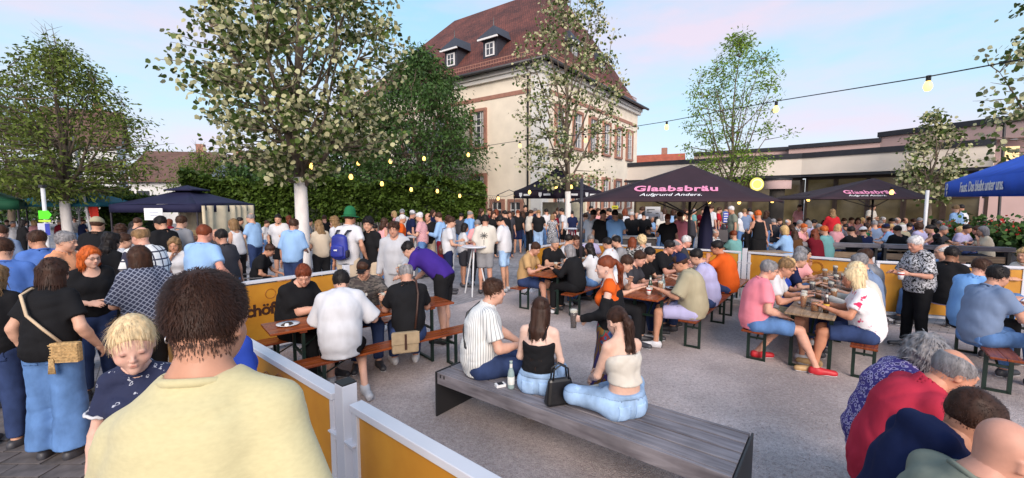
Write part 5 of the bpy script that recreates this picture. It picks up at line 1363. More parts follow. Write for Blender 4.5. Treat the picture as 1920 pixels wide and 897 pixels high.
# ------------------------------------------------------------------ parasols and tents
def fabric(name, c, rough=.75): return mat(name, c, rough, .12, 2.5, .01, 5, spec=.25)
M_plum = fabric('plum_canvas', (.034, .017, .024)); M_navyc = fabric('navy_canvas', (.014, .014, .045)); M_blackc = fabric('black_canvas', (.018, .012, .024)); M_bluec = fabric('blue_canvas', (.02, .10, .58)); M_tealc = fabric('teal_canvas', (.02, .13, .18)); M_greenc = fabric('green_canvas', (.008, .06, .03)); M_creamc = fabric('cream_canvas', (.58, .50, .36))
M_pole = mat('dark_pole', (.03, .026, .034), .4, .1, 6); M_lpole = mat('white_pole', (.62, .63, .66), .4, .1, 6)
M_pinkt = mat('pink_print', (.74, .26, .42), .6, .05); M_whitet = mat('white_print', (.80, .80, .82), .6, .05); M_inkt = mat('black_print', (.02, .02, .025), .6, .05)
def canopy(name, cs, z_e, apex, m, parent, sag=.05, n=8, val=.0, mval=None, curve=0.0):
    """cs: corners in order (Vector xy); four triangular faces sagging a little"""
    vs_, fs_ = [], []
    A = Vector(apex); k = len(cs)
    for i in range(k):
        a, b = Vector((cs[i][0], cs[i][1], z_e)), Vector((cs[(i + 1) % k][0], cs[(i + 1) % k][1], z_e)); base = len(vs_)
        for r_ in range(n + 1):
            u = r_ / n
            for q in range(n + 1):
                w = q / n; e = a.lerp(b, w); e.z += sag * .9 * 4 * w * (1 - w) * (0 if curve == 0 else 1)
                p = e.lerp(A, u); p.z -= (curve + sag) * math.sin(math.pi * u) * (.4 + .6 * 4 * w * (1 - w)); vs_.append(p)
        for r_ in range(n):
            for q in range(n): fs_.append((base + r_ * (n + 1) + q, base + r_ * (n + 1) + q + 1, base + (r_ + 1) * (n + 1) + q + 1, base + (r_ + 1) * (n + 1) + q))
    g = MB(); g.add(vs_, fs_); o = g.build(name, m, parent, True)
    s = o.modifiers.new('thick', 'SOLIDIFY'); s.thickness = .012; s.offset = -1
    if val:
        for i in range(k):
            a, b = Vector((cs[i][0], cs[i][1], z_e)), Vector((cs[(i + 1) % k][0], cs[(i + 1) % k][1], z_e)); g = MB(); v2, f2 = [], []
            for q in range(13):
                w = q / 12; p = a.lerp(b, w); wv = math.sin(w * 40 + i) * .008; nn = perp((b - a).normalized()) * wv; v2 += [p + nn * .2, p + nn - UP * val]
            for q in range(12): f2.append((2 * q, 2 * q + 2, 2 * q + 3, 2 * q + 1))
            g.add(v2, f2); vo = g.build('valance', mval or m, parent, True); s = vo.modifiers.new('thick', 'SOLIDIFY'); s.thickness = .008
    return o
def square(c, half, ang):
    c = Vector((c[0], c[1], 0)); return [c + Vector((math.cos(ang + q * math.pi / 2), math.sin(ang + q * math.pi / 2), 0)) * half * math.sqrt(2) for q in range(4)]
def rib_pole(o, cs, z_e, apex, c, mp_=M_pole, r=.035, ribs=True):
    c = Vector((c[0], c[1], 0)); MB().tube([c, Vector(apex) - UP * .04], r, 10).build('pole', mp_, o, True)
    MB().box(c + UP * .04, (.7, .7, .08), GRID).build('base', M_cap, o)
    if ribs:
        for q in cs: MB().bar(Vector((q[0], q[1], z_e - .03)), Vector(apex) - UP * .12, .025, .04).build('rib', mp_, o); MB().bar(c.lerp(Vector((q[0], q[1], 0)), .5) + UP * (z_e * .5 + Vector(apex).z * .5 - .12), c + UP * (z_e - .35), .02, .03).build('strut', mp_, o)
def on_face(a, b, apex, u, w, lift=.02):
    """point on canopy face: w along edge a to b, u towards apex; returns point, x axis, normal"""
    a, b, A = Vector(a), Vector(b), Vector(apex); p = a.lerp(b, w).lerp(A, u); x = (b - a).normalized(); n = (b - a).cross(A - a).normalized(); n = n if n.z > 0 else -n
    return p + n * lift, x, n
# large plum parasol, middle right
def big_parasol(label, Lc, Rc, Bk, apex, z_e, size, pole_c, drop=.0):
    o = empty('parasol', (0, 0, 0)); tag(o, label, 'parasol', 'plum parasols with pink lettering')
    cs = [Lc, Rc, Rc + Bk, Lc + Bk]
    canopy('canopy', cs, z_e, apex, M_plum, o, .03, 8); rib_pole(o, cs, z_e, apex, pole_c)
    E = lambda q: Vector((q[0], q[1], z_e))
    p, x, n = on_face(E(Lc), E(Rc), apex, .31, .44, .012)
    text('lettering', 'Glaabsbräu', size, M_pinkt, frame(p - n * .012, x, n), o, .002, shear=.22, bold=size * .028, space=1.06)
    p, x, n = on_face(E(Lc), E(Rc), apex, .155, .44, .012)
    text('lettering', 'Aufgrund Anders.', size * .48, M_whitet, frame(p - n * .008, x, n), o, .002, shear=.45)
    return o
ap = atY(1296, 309, 10.9); Lc = atY(1086, 380, 9.6); Rc = atY(1470, 372, 8.9); bk = Vector((.28, 3.6, 0))
big_parasol('large plum parasol over the middle right, lettered in pink', Lc, Rc, bk, ap, 2.12, .385, (ap.x, ap.y))
ap = atY(1640, 334, 17.9); Lc = atY(1519, 375, 16.6); Rc = atY(1758, 366, 16.2); bk = Vector((.4, 3.6, 0))
big_parasol('smaller plum parasol over the terrace on the right', Lc, Rc, bk, ap, 2.22, .40, (ap.x, ap.y))
pl = empty('marquee_post', atY(1089, 465, 9.4).xy.to_3d()); tag(pl, 'dark upright post at the left corner of the large plum parasol', 'post'); MB().tube([(0, 0, 0), (0, 0, 2.62)], .035, 8).build('upright', M_pole, pl, True); MB().box((0, 0, .02), (.3, .3, .04)).build('foot', M_cap, pl)
pl = empty('parasol_mast', atY(1730, 470, 14.5).xy.to_3d()); tag(pl, 'white mast standing among the terrace guests', 'post'); MB().tube([(0, 0, 0), (0, 0, 2.5)], .05, 10).build('mast', M_lpole, pl, True); MB().box((0, 0, .04), (.5, .5, .08)).build('foot', M_cap, pl)
# blue parasol at the right edge
o = empty('parasol'); tag(o, 'blue parasol with white lettering at the right edge', 'parasol')
Lc = Vector((11.1, 11.0, 0)); Rc = Vector((8.2, 6.7, 0)); inw = perp((Lc - Rc).normalized()); ap = (Lc + Rc) / 2 + inw * 2.4 + UP * 3.95; cs = [Lc, Rc, Rc + inw * 4.8, Lc + inw * 4.8]
canopy('canopy', cs, 2.6, ap, M_bluec, o, .04, 6, val=.36); rib_pole(o, cs, 2.56, ap, ap.xy, M_lpole)
x = (Rc - Lc).normalized(); n = -inw
text('lettering', 'Faust. Das bleibt unter uns.', .31, M_whitet, frame(Lc.lerp(Rc, .50) + UP * 2.43 + n * .02, x, n) @ Matrix.Diagonal((.86, 1, 1, 1)), o, .002, bold=.005, space=.9, shear=.1)
g = MB().lathe([(.05, 0), (.085, 0), (.085, .008), (.05, .008)], 16); g.build('crest', M_whitet, o).matrix_local = frame(Lc.lerp(Rc, .05) + UP * 2.48 + n * .02, x, n); g = MB().add([(-.06, .02, 0), (.06, .02, 0), (0, -.09, 0)], [(0, 2, 1)]); g.build('crest', M_whitet, o).matrix_local = frame(Lc.lerp(Rc, .05) + UP * 2.35 + n * .02, x, n)
# black gazebo near the slender linden
def gazebo(label, N, a, b, z_e, z_a, m, val=.3, group=None, curve=.25, legs=True):
    N = Vector((*N, 0)); a = Vector((*a, 0)); b = Vector((*b, 0)); o = empty('gazebo'); tag(o, label, 'gazebo', group)
    cs = [N, N + b, N + a + b, N + a]; c = (cs[0] + cs[2]) / 2; ap = Vector((c.x, c.y, z_a))
    canopy('canopy', cs, z_e, ap, m, o, .03, 8, val=val, curve=curve)
    if legs:
        for q in cs: MB().box(q + UP * (z_e / 2) + (c - q).normalized() * .04, (.04, .04, z_e)).build('leg', M_pole, o)
    return o, cs, ap
gz, cs, ap = gazebo('black gazebo with white crests before the town hall corner', (2.03, 18.5), (-1.95, 2.2), (2.2, 1.75), 2.62, 3.75, M_blackc, .34)
def crest(o, p, x, n, sc=1.0):
    g = MB(); g.add([(-.1 * sc, .1 * sc, 0), (.1 * sc, .1 * sc, 0), (.1 * sc, -.02 * sc, 0), (0, -.13 * sc, 0), (-.1 * sc, -.02 * sc, 0)], [(0, 4, 3, 2, 1)]); g.build('crest', M_whitet, o).matrix_local = frame(p, x, n)
for w in (.18, .62):
    for (qa, qb) in ((cs[3], cs[0]), (cs[0], cs[1])):
        x = (qb - qa).normalized(); n = perp(x); p = qa.lerp(qb, w) + UP * 2.44 + n * .03; crest(gz, p, x, n); MB().box((.42, 0, 0), (.42, .09, .006)).build('print_bar', M_whitet, gz).matrix_local = frame(p, x, n)
p, x, n = on_face(cs[3] + UP * 2.62, cs[0] + UP * 2.62, ap, .3, .62, .0); MB().box((0, 0, 0), (.85, .05, .006)).build('print_bar', M_whitet, gz).matrix_local = frame(p - n * .02, x, n); g = MB().lathe([(.12, 0), (.18, 0), (.18, .01), (.12, .01)], 18); g.build('crest', M_whitet, gz).matrix_local = frame(p + Vector((.15, 0, .24)) - n * .06, x, n)
bar = empty('serving_counter', (3.0, 21.2, 0), .3); tag(bar, 'pale serving counter inside the black gazebo', 'counter'); MB().box((0, 0, .5), (2.6, .6, 1.0)).build('front', M_wood_w, bar); MB().box((0, 0, 1.03), (2.8, .75, .06)).build('worktop', M_worn, bar)
for k in range(3): MB().box((-.9 + k * .8, .1, 1.3), (.35, .3, .48)).build('drink_dispenser', M_metal, bar, bevel=.02)
MB().box((0, 1.0, 1.5), (2.4, .05, 1.2)).build('back_board', mat('menu_board', (.62, .56, .40), .7), bar)
# navy pavilion with cream side walls
nv, cs, ap = gazebo('navy double roofed pavilion with cream side walls on the left', (-10.75, 14.6), (-3.05, .05), (.1, 3.1), 2.02, 2.62, M_navyc, .27, curve=.02)
N0 = Vector((-10.75, 14.6, 0))
c = (cs[0] + cs[2]) / 2; canopy('vent_roof', square(c.xy, .5, R(45)), 2.57, (c.x, c.y, 2.74), M_navyc, nv, .02, 4, val=.05)
def curtain(p0, p1, zt, m, par, name='side_wall', amp=.05):
    g = MB(); v2, f2 = [], []; d = (p1 - p0); n = perp(d.normalized()); K = 40
    for q in range(K + 1):
        w = q / K; p = p0 + d * w + n * amp * math.sin(w * 38 + math.sin(w * 9) * 2); v2 += [p + UP * .05, p + UP * zt * .5 + n * .02 * math.sin(w * 23), p + UP * zt]
    for q in range(K): f2 += [(3 * q, 3 * q + 3, 3 * q + 4, 3 * q + 1), (3 * q + 1, 3 * q + 4, 3 * q + 5, 3 * q + 2)]
    g.add(v2, f2); o = g.build(name, m, par, True); s = o.modifiers.new('t', 'SOLIDIFY'); s.thickness = .006
curtain(N0 + Vector((.05, .15, 0)), N0 + Vector((.15, 2.9, 0)), 1.98, M_creamc, nv); curtain(N0 + Vector((-3.0, 3.0, 0)), N0 + Vector((-.9, 3.05, 0)), 1.95, M_creamc, nv)
pp = MB().box(atY(288, 402, 14.45), (.62, .02, .40)).build('paper_notice', M_whitet, nv)

for q, w in enumerate((.3, .22)): MB().box(atY(288, 399 + q * 5, 14.43), (w, .004, .02)).build('ink_line', mat('pale_ink', (.35, .4, .55), .6), nv)
# green tent and teal parasol at the far left
gt, cs, ap = gazebo('dark green tent cut by the left edge', (-16.6, 14.4), (-2.2, -1.9), (-2.2, 2.2), 2.15, 3.0, M_greenc, .3, curve=.05)
o = empty('parasol'); tag(o, 'teal parasol with white lettering behind the left ash tree', 'parasol')
c = atY(146, 380, 17.5); cs = square(c.xy, 1.45, R(60)); ap = Vector((c.x, c.y, 2.72)); canopy('canopy', cs, 2.05, ap, M_tealc, o, .05, 6, val=.12); rib_pole(o, cs, 2.05, ap, c.xy, M_lpole)
fcs = sorted(cs, key=lambda q: q.y)[:2]; fcs.sort(key=lambda q: q.x); e0, e1 = [q + UP * 2.05 for q in fcs]
p, x, n = on_face(e0, e1, ap, .16, .55, .02); MB().box((0, 0, 0), (1.15, .16, .006)).build('white_band', M_whitet, o).matrix_local = frame(p, x, n)
# sign post with green arrow
sp_ = empty('sign_post', atY(91, 470, 9.2).xy.to_3d()); tag(sp_, 'white sign pole with bright green arrow and blue poster', 'sign')
k0 = 9.2 / FPX
MB().tube([(0, 0, 0), (0, 0, 2.42)], .035, 10).build('pole', M_lpole, sp_, True); MB().box((0, 0, 2.44), (.09, .09, .06)).build('pole_cap', M_zinc, sp_)
ar = MB(); zc = 1.83; hh = .09; V2 = [(-.09, zc - hh), (.12, zc - hh), (.19, zc), (.12, zc + hh), (-.09, zc + hh)]
ar.add([(x, -.05, z) for x, z in V2] + [(x, -.04, z) for x, z in V2], [(0, 1, 2, 3, 4), (9, 8, 7, 6, 5)] + [(i, (i + 1) % 5, (i + 1) % 5 + 5, i + 5) for i in range(5)]); ar.build('arrow', mat('fluorescent_green', (.10, .80, .02), .5, .03), sp_)
MB().box((.03, -.045, 1.70), (.26, .012, .045)).build('lime_strip', mat('lime_paper', (.45, .65, .05), .6, .05), sp_)
MB().box((.0, -.045, 1.52), (.26, .012, .26)).build('poster', mat('pale_poster', (.5, .52, .62), .6, .1), sp_); MB().box((.08, -.053, 1.52), (.1, .004, .25)).build('poster_stripe', mat('blue_poster', (.03, .05, .35), .6, .1), sp_)
# flag poles
for lb, px, y0, Y in (('leaning white flagpole with red flag left of the pavilion', 158, 255, 16.5), ('thin white flagpole above the pavilion roof', 246, 312, 30)):
    b = atY(px, 380, Y); f = empty('flagpole', (b.x, b.y, 0)); tag(f, lb, 'flagpole'); zt = atY(px, y0, Y).z; MB().tube([(.25 if Y < 20 else 0, 0, 0), (-.22 if Y < 20 else 0, 0, zt)], [.05, .03], 8).build('pole', M_lpole, f, True)
    if Y < 20:
        g = MB(); v2, f2 = [], []
        for q in range(9): w = q / 8; v2 += [(.12 + .36 * w, .03 * math.sin(w * 8), 2.03), (.16 + .34 * w, .05 * math.sin(w * 8 + 1), 1.42)]
        for q in range(8): f2.append((2 * q, 2 * q + 2, 2 * q + 3, 2 * q + 1))
        g.add(v2, f2); g.build('flag', fabric('red_flag', (.5, .03, .02)), f, True)
# ------------------------------------------------------------------ string lights
M_cable = mat('black_cable', (.01, .01, .01), .6, .1); M_bulb = emis('warm_bulb', (1.0, .60, .15), 2.4); M_bulb2 = emis('warm_bulb_far', (1.0, .66, .22), 7.0)
def string(label, pts, bulbs, rb, sagn=0.0):
    o = empty('string_light'); tag(o, label, 'string light', 'warm string lights')
    W = [atY(px, py, Y) for px, py, Y in pts]
    g = MB(); dense = []
    for a, b in zip(W[:-1], W[1:]):
        for q in range(6): w = q / 6; p = a.lerp(b, w); p.z -= sagn * 4 * w * (1 - w); dense.append(p)
    dense.append(W[-1]); g.tube(dense, .009, 6); g.build('cable', M_cable, o, True)
    for px, py, Y in bulbs:
        c = atY(px, py, Y); b = MB().lathe([(0, -.075 * rb), (.03 * rb, -.07 * rb), (.048 * rb, -.03 * rb), (.045 * rb, .005 * rb), (.028 * rb, .04 * rb), (.02 * rb, .055 * rb)], 12).build('bulb', M_bulb, o, True); b.location = c
        sk = MB().lathe([(.026 * rb, .05 * rb), (.027 * rb, .12 * rb), (.0, .125 * rb)], 10).build('socket', M_cable, b)
LT = [(565, 308, 11.1), (672, 293, 12.5), (795, 285, 14.0), (878, 279, 15.0), (975, 264, 15.0), (1098, 252, 13.5), (1250, 228, 11.5), (1455, 190, 8.8), (1740, 144, 6.2), (1925, 110, 5.0), (2150, 60, 4.0)]
string('string of warm bulbs from the big linden across to the upper right corner', LT, [(672, 305, 12.5), (732, 302, 13.2), (795, 297, 14.0), (878, 290, 15.0), (975, 273, 15.0), (1098, 263, 13.5), (1250, 238, 11.5), (1455, 204, 8.8), (1740, 160, 6.2)], 1.1)
string('second string of warm bulbs running from the linden along the hedge', [(567, 315, 11.1), (658, 324, 14), (715, 337, 16), (770, 349, 18), (820, 354, 19.5), (862, 364, 20.5), (900, 366, 21), (948, 369, 20.8), (968, 362, 20.7)], [(585, 311, 11.5), (658, 331, 14), (716, 344, 16), (771, 355, 18), (820, 358, 19.5), (862, 367, 20.5), (934, 372, 20.8), (966, 366, 20.7)], 1.4)
string('short string of bulbs on the black gazebo edge', [(966, 358, 20.2), (992, 354, 19.6), (1042, 346, 19.0), (1072, 345, 18.6), (1105, 352, 19)], [(993, 360, 19.5), (1043, 352, 18.9), (1071, 350, 18.4)], 1.4)
string('bulbs hanging under the terrace parasols before the modern hall', [(1325, 372, 20), (1390, 371, 20), (1450, 368, 19), (1515, 366, 18), (1590, 361, 17), (1672, 354, 16.2), (1760, 340, 15)], [(1330, 378, 20), (1386, 379, 20), (1448, 376, 19), (1516, 373, 18), (1590, 368, 17), (1672, 360, 16.2)], 1.5)
# ------------------------------------------------------------------ things around the parasol
gr = empty('barbecue_grill', atY(1193, 470, 12.2).xy.to_3d(), -.1); tag(gr, 'large grey steel barbecue grill under the plum parasol', 'grill')
M_gst = mat('grey_steel', (.10, .09, .095), .4, .1, 4, metal=.3)
MB().box((0, 0, .86), (.95, .6, .42)).build('body', M_gst, gr, bevel=.02); MB().box((0, 0, 1.10), (1.0, .64, .05)).build('lid', M_metal, gr, bevel=.01); MB().tube([(-.3, -.33, .9), (.3, -.33, .9)], .015, 8).build('handle', M_metal, gr)
for x in (-.42, .42):
    for y in (-.24, .24): MB().box((x, y, .325), (.05, .05, .65)).build('leg', M_gst, gr)
ban = empty('notice_board', atY(1224, 397, 13.2)); tag(ban, 'white printed price notice hanging under the plum parasol', 'sign')
MB().box((0, 0, 0), (.46, .02, .30)).build('sheet', M_whitet, ban); 
for q, (w, xx, zz) in enumerate(((.24, -.07, .06), (.06, -.16, .02), (.16, -.11, -.03), (.09, .13, -.06))): MB().box((xx, -.012, zz), (w, .004, .022)).build('ink_line', M_inkt, ban)
MB().bar((0, 0, .15), (0, 0, .34), .01, .01).build('cord', M_cable, ban)
yn = empty('yellow_note', atY(1153, 389, 13.3)); tag(yn, 'small yellow paper note hanging under the plum parasol', 'sign'); MB().box((0, 0, 0), (.2, .015, .1)).build('sheet', mat('yellow_paper', (.8, .75, .05), .6, .05), yn); MB().box((0, -.009, 0), (.12, .004, .02)).build('ink_line', M_inkt, yn); MB().bar((0, 0, .05), (0, 0, .2), .01, .01).build('cord', M_cable, yn)
fp = empty('folded_parasol', atY(1322, 480, 10.4).xy.to_3d()); tag(fp, 'dark folded parasol leaning by the plum parasol pole', 'parasol')
g = MB().lathe([(.04, .4), (.12, .5), (.17, .9), (.15, 1.4), (.09, 1.8), (.04, 2.0), (.0, 2.02)], 12); g.v = [(x * (1 + .25 * math.sin(math.atan2(y, x) * 5)), y * (1 + .25 * math.sin(math.atan2(y, x) * 5)), z) for x, y, z in g.v]; g.build('furled_canopy', M_navyc, fp, True); MB().tube([(0, 0, 0), (0, 0, 2.1)], .025, 8).build('pole', M_pole, fp)
cr_ = empty('bottle_crate', atY(1344, 452, 11.6)); cr_.location.z = .76; tag(cr_, 'black bottle crate with white lettering on a table', 'crate')
g = MB(); g.box((0, -.14, .13), (.40, .015, .26)); g.box((0, .14, .13), (.40, .015, .26)); g.box((-.2, 0, .13), (.015, .28, .26)); g.box((.2, 0, .13), (.015, .28, .26)); g.box((0, 0, .01), (.39, .27, .02)); g.build('box', M_cap, cr_); MB().box((0, -.152, .14), (.26, .004, .09)).build('label_field', M_whitet, cr_); [MB().box((-.07 + q * .07, -.156, .155), (.012, .004, .04)).build('print_bar', M_inkt, cr_) for q in range(3)]
table('beer table with the bottle crate behind the barrier', atY(1330, 470, 11.5).xy.to_3d() + Vector((0, -.1, 0)), Vector((1, .12, 0)), top=M_worn)
def bistro(label, p, h=1.1):
    o = empty('bistro_table', (p[0], p[1], 0)); tag(o, label, 'table', 'white high bistro tables')
    MB().lathe([(0, h - .02), (.28, h - .02), (.30, h), (.28, h + .02), (0, h + .02)], 24).build('table_top', M_wht, o); 
    for k in range(3): a = k * 2.1 + .4; MB().tube([(math.cos(a) * .06, math.sin(a) * .06, h - .02), (math.cos(a) * .3, math.sin(a) * .3, 0)], .018, 8).build('leg', M_lpole, o)
    return o
bistro('white high table between the pink shirted person and white t-shirts', atY(890, 520, 9.6).xy); bistro('white high table among the guests at the hedge', atY(782, 480, 12.4).xy); bistro('white high table with papers left of the light blue t-shirt person', atY(345, 500, 6.1).xy, 1.0)
bistro('white high table behind the black gazebo queue', atY(1072, 470, 16.2).xy)
# camp chair
cc = empty('camp_chair', atY(478, 545, 8.4).xy.to_3d(), R(-70)); tag(cc, 'folding camp chair with grey cloth under the person in black', 'chair')
for s in (-1, 1):
    MB().bar((s * .25, -.2, 0), (s * .25, .22, .45), .02, .02).build('leg', M_metal, cc); MB().bar((s * .25, .22, 0), (s * .25, -.24, .45), .02, .02).build('leg', M_metal, cc); MB().bar((s * .25, -.22, .42), (s * .25, -.32, .85), .02, .02).build('back_post', M_metal, cc); MB().bar((s * .28, -.25, .64), (s * .28, .2, .64), .05, .02).build('armrest', M_metal, cc)
MB().box((0, 0, .41), (.48, .42, .02)).build('seat', fabric('grey_cloth', (.12, .13, .16)), cc); MB().box((0, -.29, .68), (.48, .02, .32)).build('backrest', fabric('grey_cloth2', (.12, .13, .16)), cc)
# planters with red flowers by the hall
for i, (px, Y) in enumerate(((1815, 14.2), (1862, 13.4), (1908, 12.8))):
    p = atY(px, 460, Y); o = empty('flower_planter', (p.x, p.y, 0)); tag(o, ('planter with red flowers beside the beige shirted person', 'middle planter with red flowers before the hall', 'planter with red flowers at the right edge')[i], 'planter', 'planters before the hall')
    MB().box((0, 0, .3), (.9, .5, .6)).build('trough', M_trim, o, bevel=.02); rg = np.random.RandomState(90 + i); n = 700
    P = rg.normal(size=(n, 3)) * np.array([.38, .28, .26]) + np.array([0, 0, .98]); v, F, _ = leaves_np(P.astype(np.float32), rg.normal(size=(n, 3)), .13, 'round', rg); link('foliage', mesh_np('foliage', v, F, False), M_dk, o)
    n = 45; P = rg.normal(size=(n, 3)) * np.array([.36, .26, .14]) + np.array([0, 0, 1.28]); v, F, _ = leaves_np(P.astype(np.float32), rg.normal(size=(n, 3)), .09, 'round', rg); link('blossom', mesh_np('blossom', v, F, False), mat('red_petals', (.45, .02, .015), .6, .3), o)
# ------------------------------------------------------------------ things on the tables
M_glass = glassm('clear_glass', (.30, .32, .33), .03, .16); M_beerl = mat('beer', (.42, .15, .01), .1, .1, 4); M_dkb = mat('dark_beer', (.05, .012, .005), .1, .1, 4); M_foam = mat('beer_foam', (.75, .70, .58), .8, .06)
M_bg = mat('green_bottle_glass', (.03, .06, .04), .08, .2, 4, spec=.8); M_bb = mat('brown_bottle_glass', (.035, .012, .005), .08, .2, 4, spec=.8); M_pale = mat('pale_bottle_glass', (.30, .40, .40), .08, .1, 4, spec=.8); M_cola = mat('cola', (.02, .006, .004), .1, .1); M_lab = mat('paper_label', (.70, .70, .66), .7, .1, 10); M_yl = mat('yellow_label', (.62, .36, .04), .7, .1, 10)
PRO = {}
def proto(kind):
    if kind in PRO: return copy_tree(PRO[kind])
    if kind in ('beer', 'darkbeer', 'empty'):
        o = MB().lathe([(0, .002), (.032, 0), (.034, .006), (.030, .05), (.036, .12), (.040, .20), (.0385, .20), (.034, .12), (.028, .05), (.026, .012), (0, .012)], 16).build('beer_glass', M_glass, None, True)
        if kind != 'empty':
            MB().lathe([(0, .013), (.026, .013), (.0275, .05), (.0335, .12), (.036, .165), (0, .165)], 14).build('beer', M_beerl if kind == 'beer' else M_dkb, o, True); MB().lathe([(.0358, .165), (.037, .185), (.028, .192), (0, .193)], 14).build('foam', M_foam, o, True)
    elif kind in ('bottle', 'brownbottle', 'palebottle'):
        m = {'bottle': M_bg, 'brownbottle': M_bb, 'palebottle': M_pale}[kind]
        o = MB().lathe([(0, .0), (.03, 0), (.031, .01), (.031, .13), (.026, .155), (.0135, .19), (.0125, .235), (.0145, .238), (.0145, .25), (0, .25)], 16).build('bottle', m, None, True)
        MB().lathe([(.0316, .04), (.0318, .11), (.0316, .11)], 16).build('label', M_yl if kind == 'brownbottle' else M_lab, o, True)
        MB().lathe([(.0138, .19), (.0135, .225)], 12).build('neck_foil', M_lab, o, True)
    elif kind == 'cola':
        o = MB().lathe([(0, 0), (.032, 0), (.034, .02), (.031, .07), (.034, .13), (.024, .18), (.0125, .205), (.0125, .23), (0, .23)], 16).build('cola_bottle', M_cola, None, True); MB().lathe([(.032, .075), (.0335, .12)], 16).build('label', mat('red_label', (.4, .02, .02), .5), o, True); MB().lathe([(.014, .22), (.014, .238), (0, .238)], 12).build('bottle_cap', M_pinkt if False else MATS['red_label'], o, True)
    elif kind == 'cup':
        o = MB().lathe([(0, 0), (.028, 0), (.038, .10), (.036, .10), (.027, .004), (0, .004)], 16).build('paper_cup', mat('paper_cup_white', (.74, .73, .72), .6, .04), None, True); MB().lathe([(.034, .06), (.0362, .08), (.0362, .082)], 16).build('printed_band', MATS['red_label'] if 'red_label' in MATS else mat('red_label', (.4, .02, .02), .5), o, True)
    elif kind == 'plate':
        o = MB().lathe([(0, 0), (.07, 0), (.115, .014), (.117, .018), (.07, .006), (0, .006)], 24).build('plate', mat('white_china', (.76, .76, .78), .25, .03), None, True); g = MB().lathe([(0, .035), (.03, .03), (.05, .018), (.055, .008)], 10); g.v = [(x * 1.3 + .01, y * .8, z) for x, y, z in g.v]; g.build('food', mat('dark_food', (.05, .03, .02), .7, .5, 40), o, True)
        MB().lathe([(0, .04), (.018, .036), (.024, .012)], 8, (.05, .05, 0)).build('napkin', M_whitet, o)
    elif kind == 'mug':
        o = MB().lathe([(0, .002), (.045, 0), (.046, .15), (.043, .15), (.041, .01), (0, .01)], 16).build('beer_mug', M_glass, None, True); MB().lathe([(0, .011), (.0405, .011), (.0405, .12), (0, .12)], 14).build('beer', M_beerl, o, True); MB().tube([(.045, 0, .03), (.08, 0, .04), (.085, 0, .1), (.046, 0, .125)], .008, 6).build('handle', M_glass, o, True)
    PRO[kind] = o
    return o
used_first = set()
def put(kind, p, label, z=.76, cat=None, rz=None, group=None):
    o = proto(kind)
    o.location = (p[0], p[1], z); o.rotation_euler = (0, 0, random.uniform(0, 6.28) if rz is None else rz)
    tag(o, label, cat or {'plate': 'plate', 'cup': 'cup'}.get(kind, 'bottle' if 'bottle' in kind or kind == 'cola' else 'glass'), group); return o
put('plate', tp('L', .22, .0), 'white plate of food at the near end of the left table', .761); put('brownbottle', tp('L', 1.12, -.06), 'brown beer bottle between the white t-shirt and capped person'); put('beer', tp('L', 1.32, -.05), 'beer glass in front of the person with black cap', .761); put('beer', tp('L', 1.85, .1), 'beer glass at the far end of the left table', .761)
put('cup', tp('C', .28, .02), 'paper cup at the near end of the middle right table', .761); put('bottle', tp('C', .45, -.02), 'dark small bottle next to the paper cup', .761); put('beer', tp('C', .42, .14), 'full beer glass at the near end of the middle right table', .761); put('palebottle', tp('C', .72, .08), 'pale bottle behind the full beer glass', .761); put('plate', tp('C', .95, .16), 'plate by the person with the navy cap', .761)
for i in range(7): put('empty' if i % 3 else 'mug', tp('C', 1.1 + .33 * i, (-.1, .12, .0)[i % 3]), 'one of the glasses crowding the far half of the middle right table', .761, group='glasses on the middle right table')
put('brownbottle', tp('R', .28, .14), 'brown bottle with yellow label at the near end of the worn table', .761); put('mug', tp('R', .26, .03), 'glass mug next to the yellow labelled bottle', .761); put('beer', tp('R', .35, -.10), 'beer glass before the pink shirted person', .761)
for i in range(16): put(('darkbeer', 'empty', 'beer', 'mug', 'darkbeer')[i % 5], tp('R', .55 + .20 * i, (-.12, .08, .16, -.02)[i % 4]), 'one of the many glasses along the worn table', .761, group='glasses on the worn table')
put('plate', tp('R', .62, -.08), 'plate among the glasses on the worn table', .761); put('plate', tp('R', 1.3, .0), 'second plate farther along the worn table', .761)
for i in range(3): put(('beer', 'empty', 'beer')[i], tp('M', .5 + i * .5, (.05, -.1, .12)[i]), ('beer glass near the tan shirted person', 'empty glass on the middle table', 'beer glass at the far end of the middle table')[i], .761)
for i in range(3): put(('beer', 'darkbeer', 'empty')[i], tp('S', .5 + i * .45, -.1), ('beer glass near the grey blue shirt at the right edge', 'dark beer before the bright blue shirt', 'empty glass on the right edge table')[i], .761)
put('palebottle', SB + SL * .80 + SW * .13, 'pale glass bottle standing on the grey bench', .451); put('cola', SB + SL * .84 + SW * .30, 'dark cola bottle standing on the grey bench beside the black camisole', .451)
cg = MB().box((0, 0, .012), (.09, .06, .024)); cg = cg.build('cigarette_box', M_whitet); cg.location = (*(SB + SL * .70 + SW * .10).xy, .451); cg.rotation_euler = (0, 0, .4); tag(cg, 'small white cigarette box on the grey bench', 'box'); MB().box((0, 0, .0255), (.05, .05, .002)).build('printed_lid', M_inkt, cg)
put('beer', (atY(1842, 605, 4.9).x, 4.9), 'small beer glass before the grey blue shirt', .761)
# ------------------------------------------------------------------ the guests
def seat(key, t, side, label, top, bot, hair, fem=False, df=0, so=0.0, **k):
    E, d, r, offs = TB[key]; q = E + d * t + r * (offs[side] + so); f = math.degrees(math.atan2(r.x, r.y)) if side == 0 else math.degrees(math.atan2(-r.x, -r.y))
    return person(label, pos=(q.x, q.y), sit=True, face=f + df, top=top, bot=bot, hair=hair, fem=fem, **k)
G1 = 'guests close to the camera'
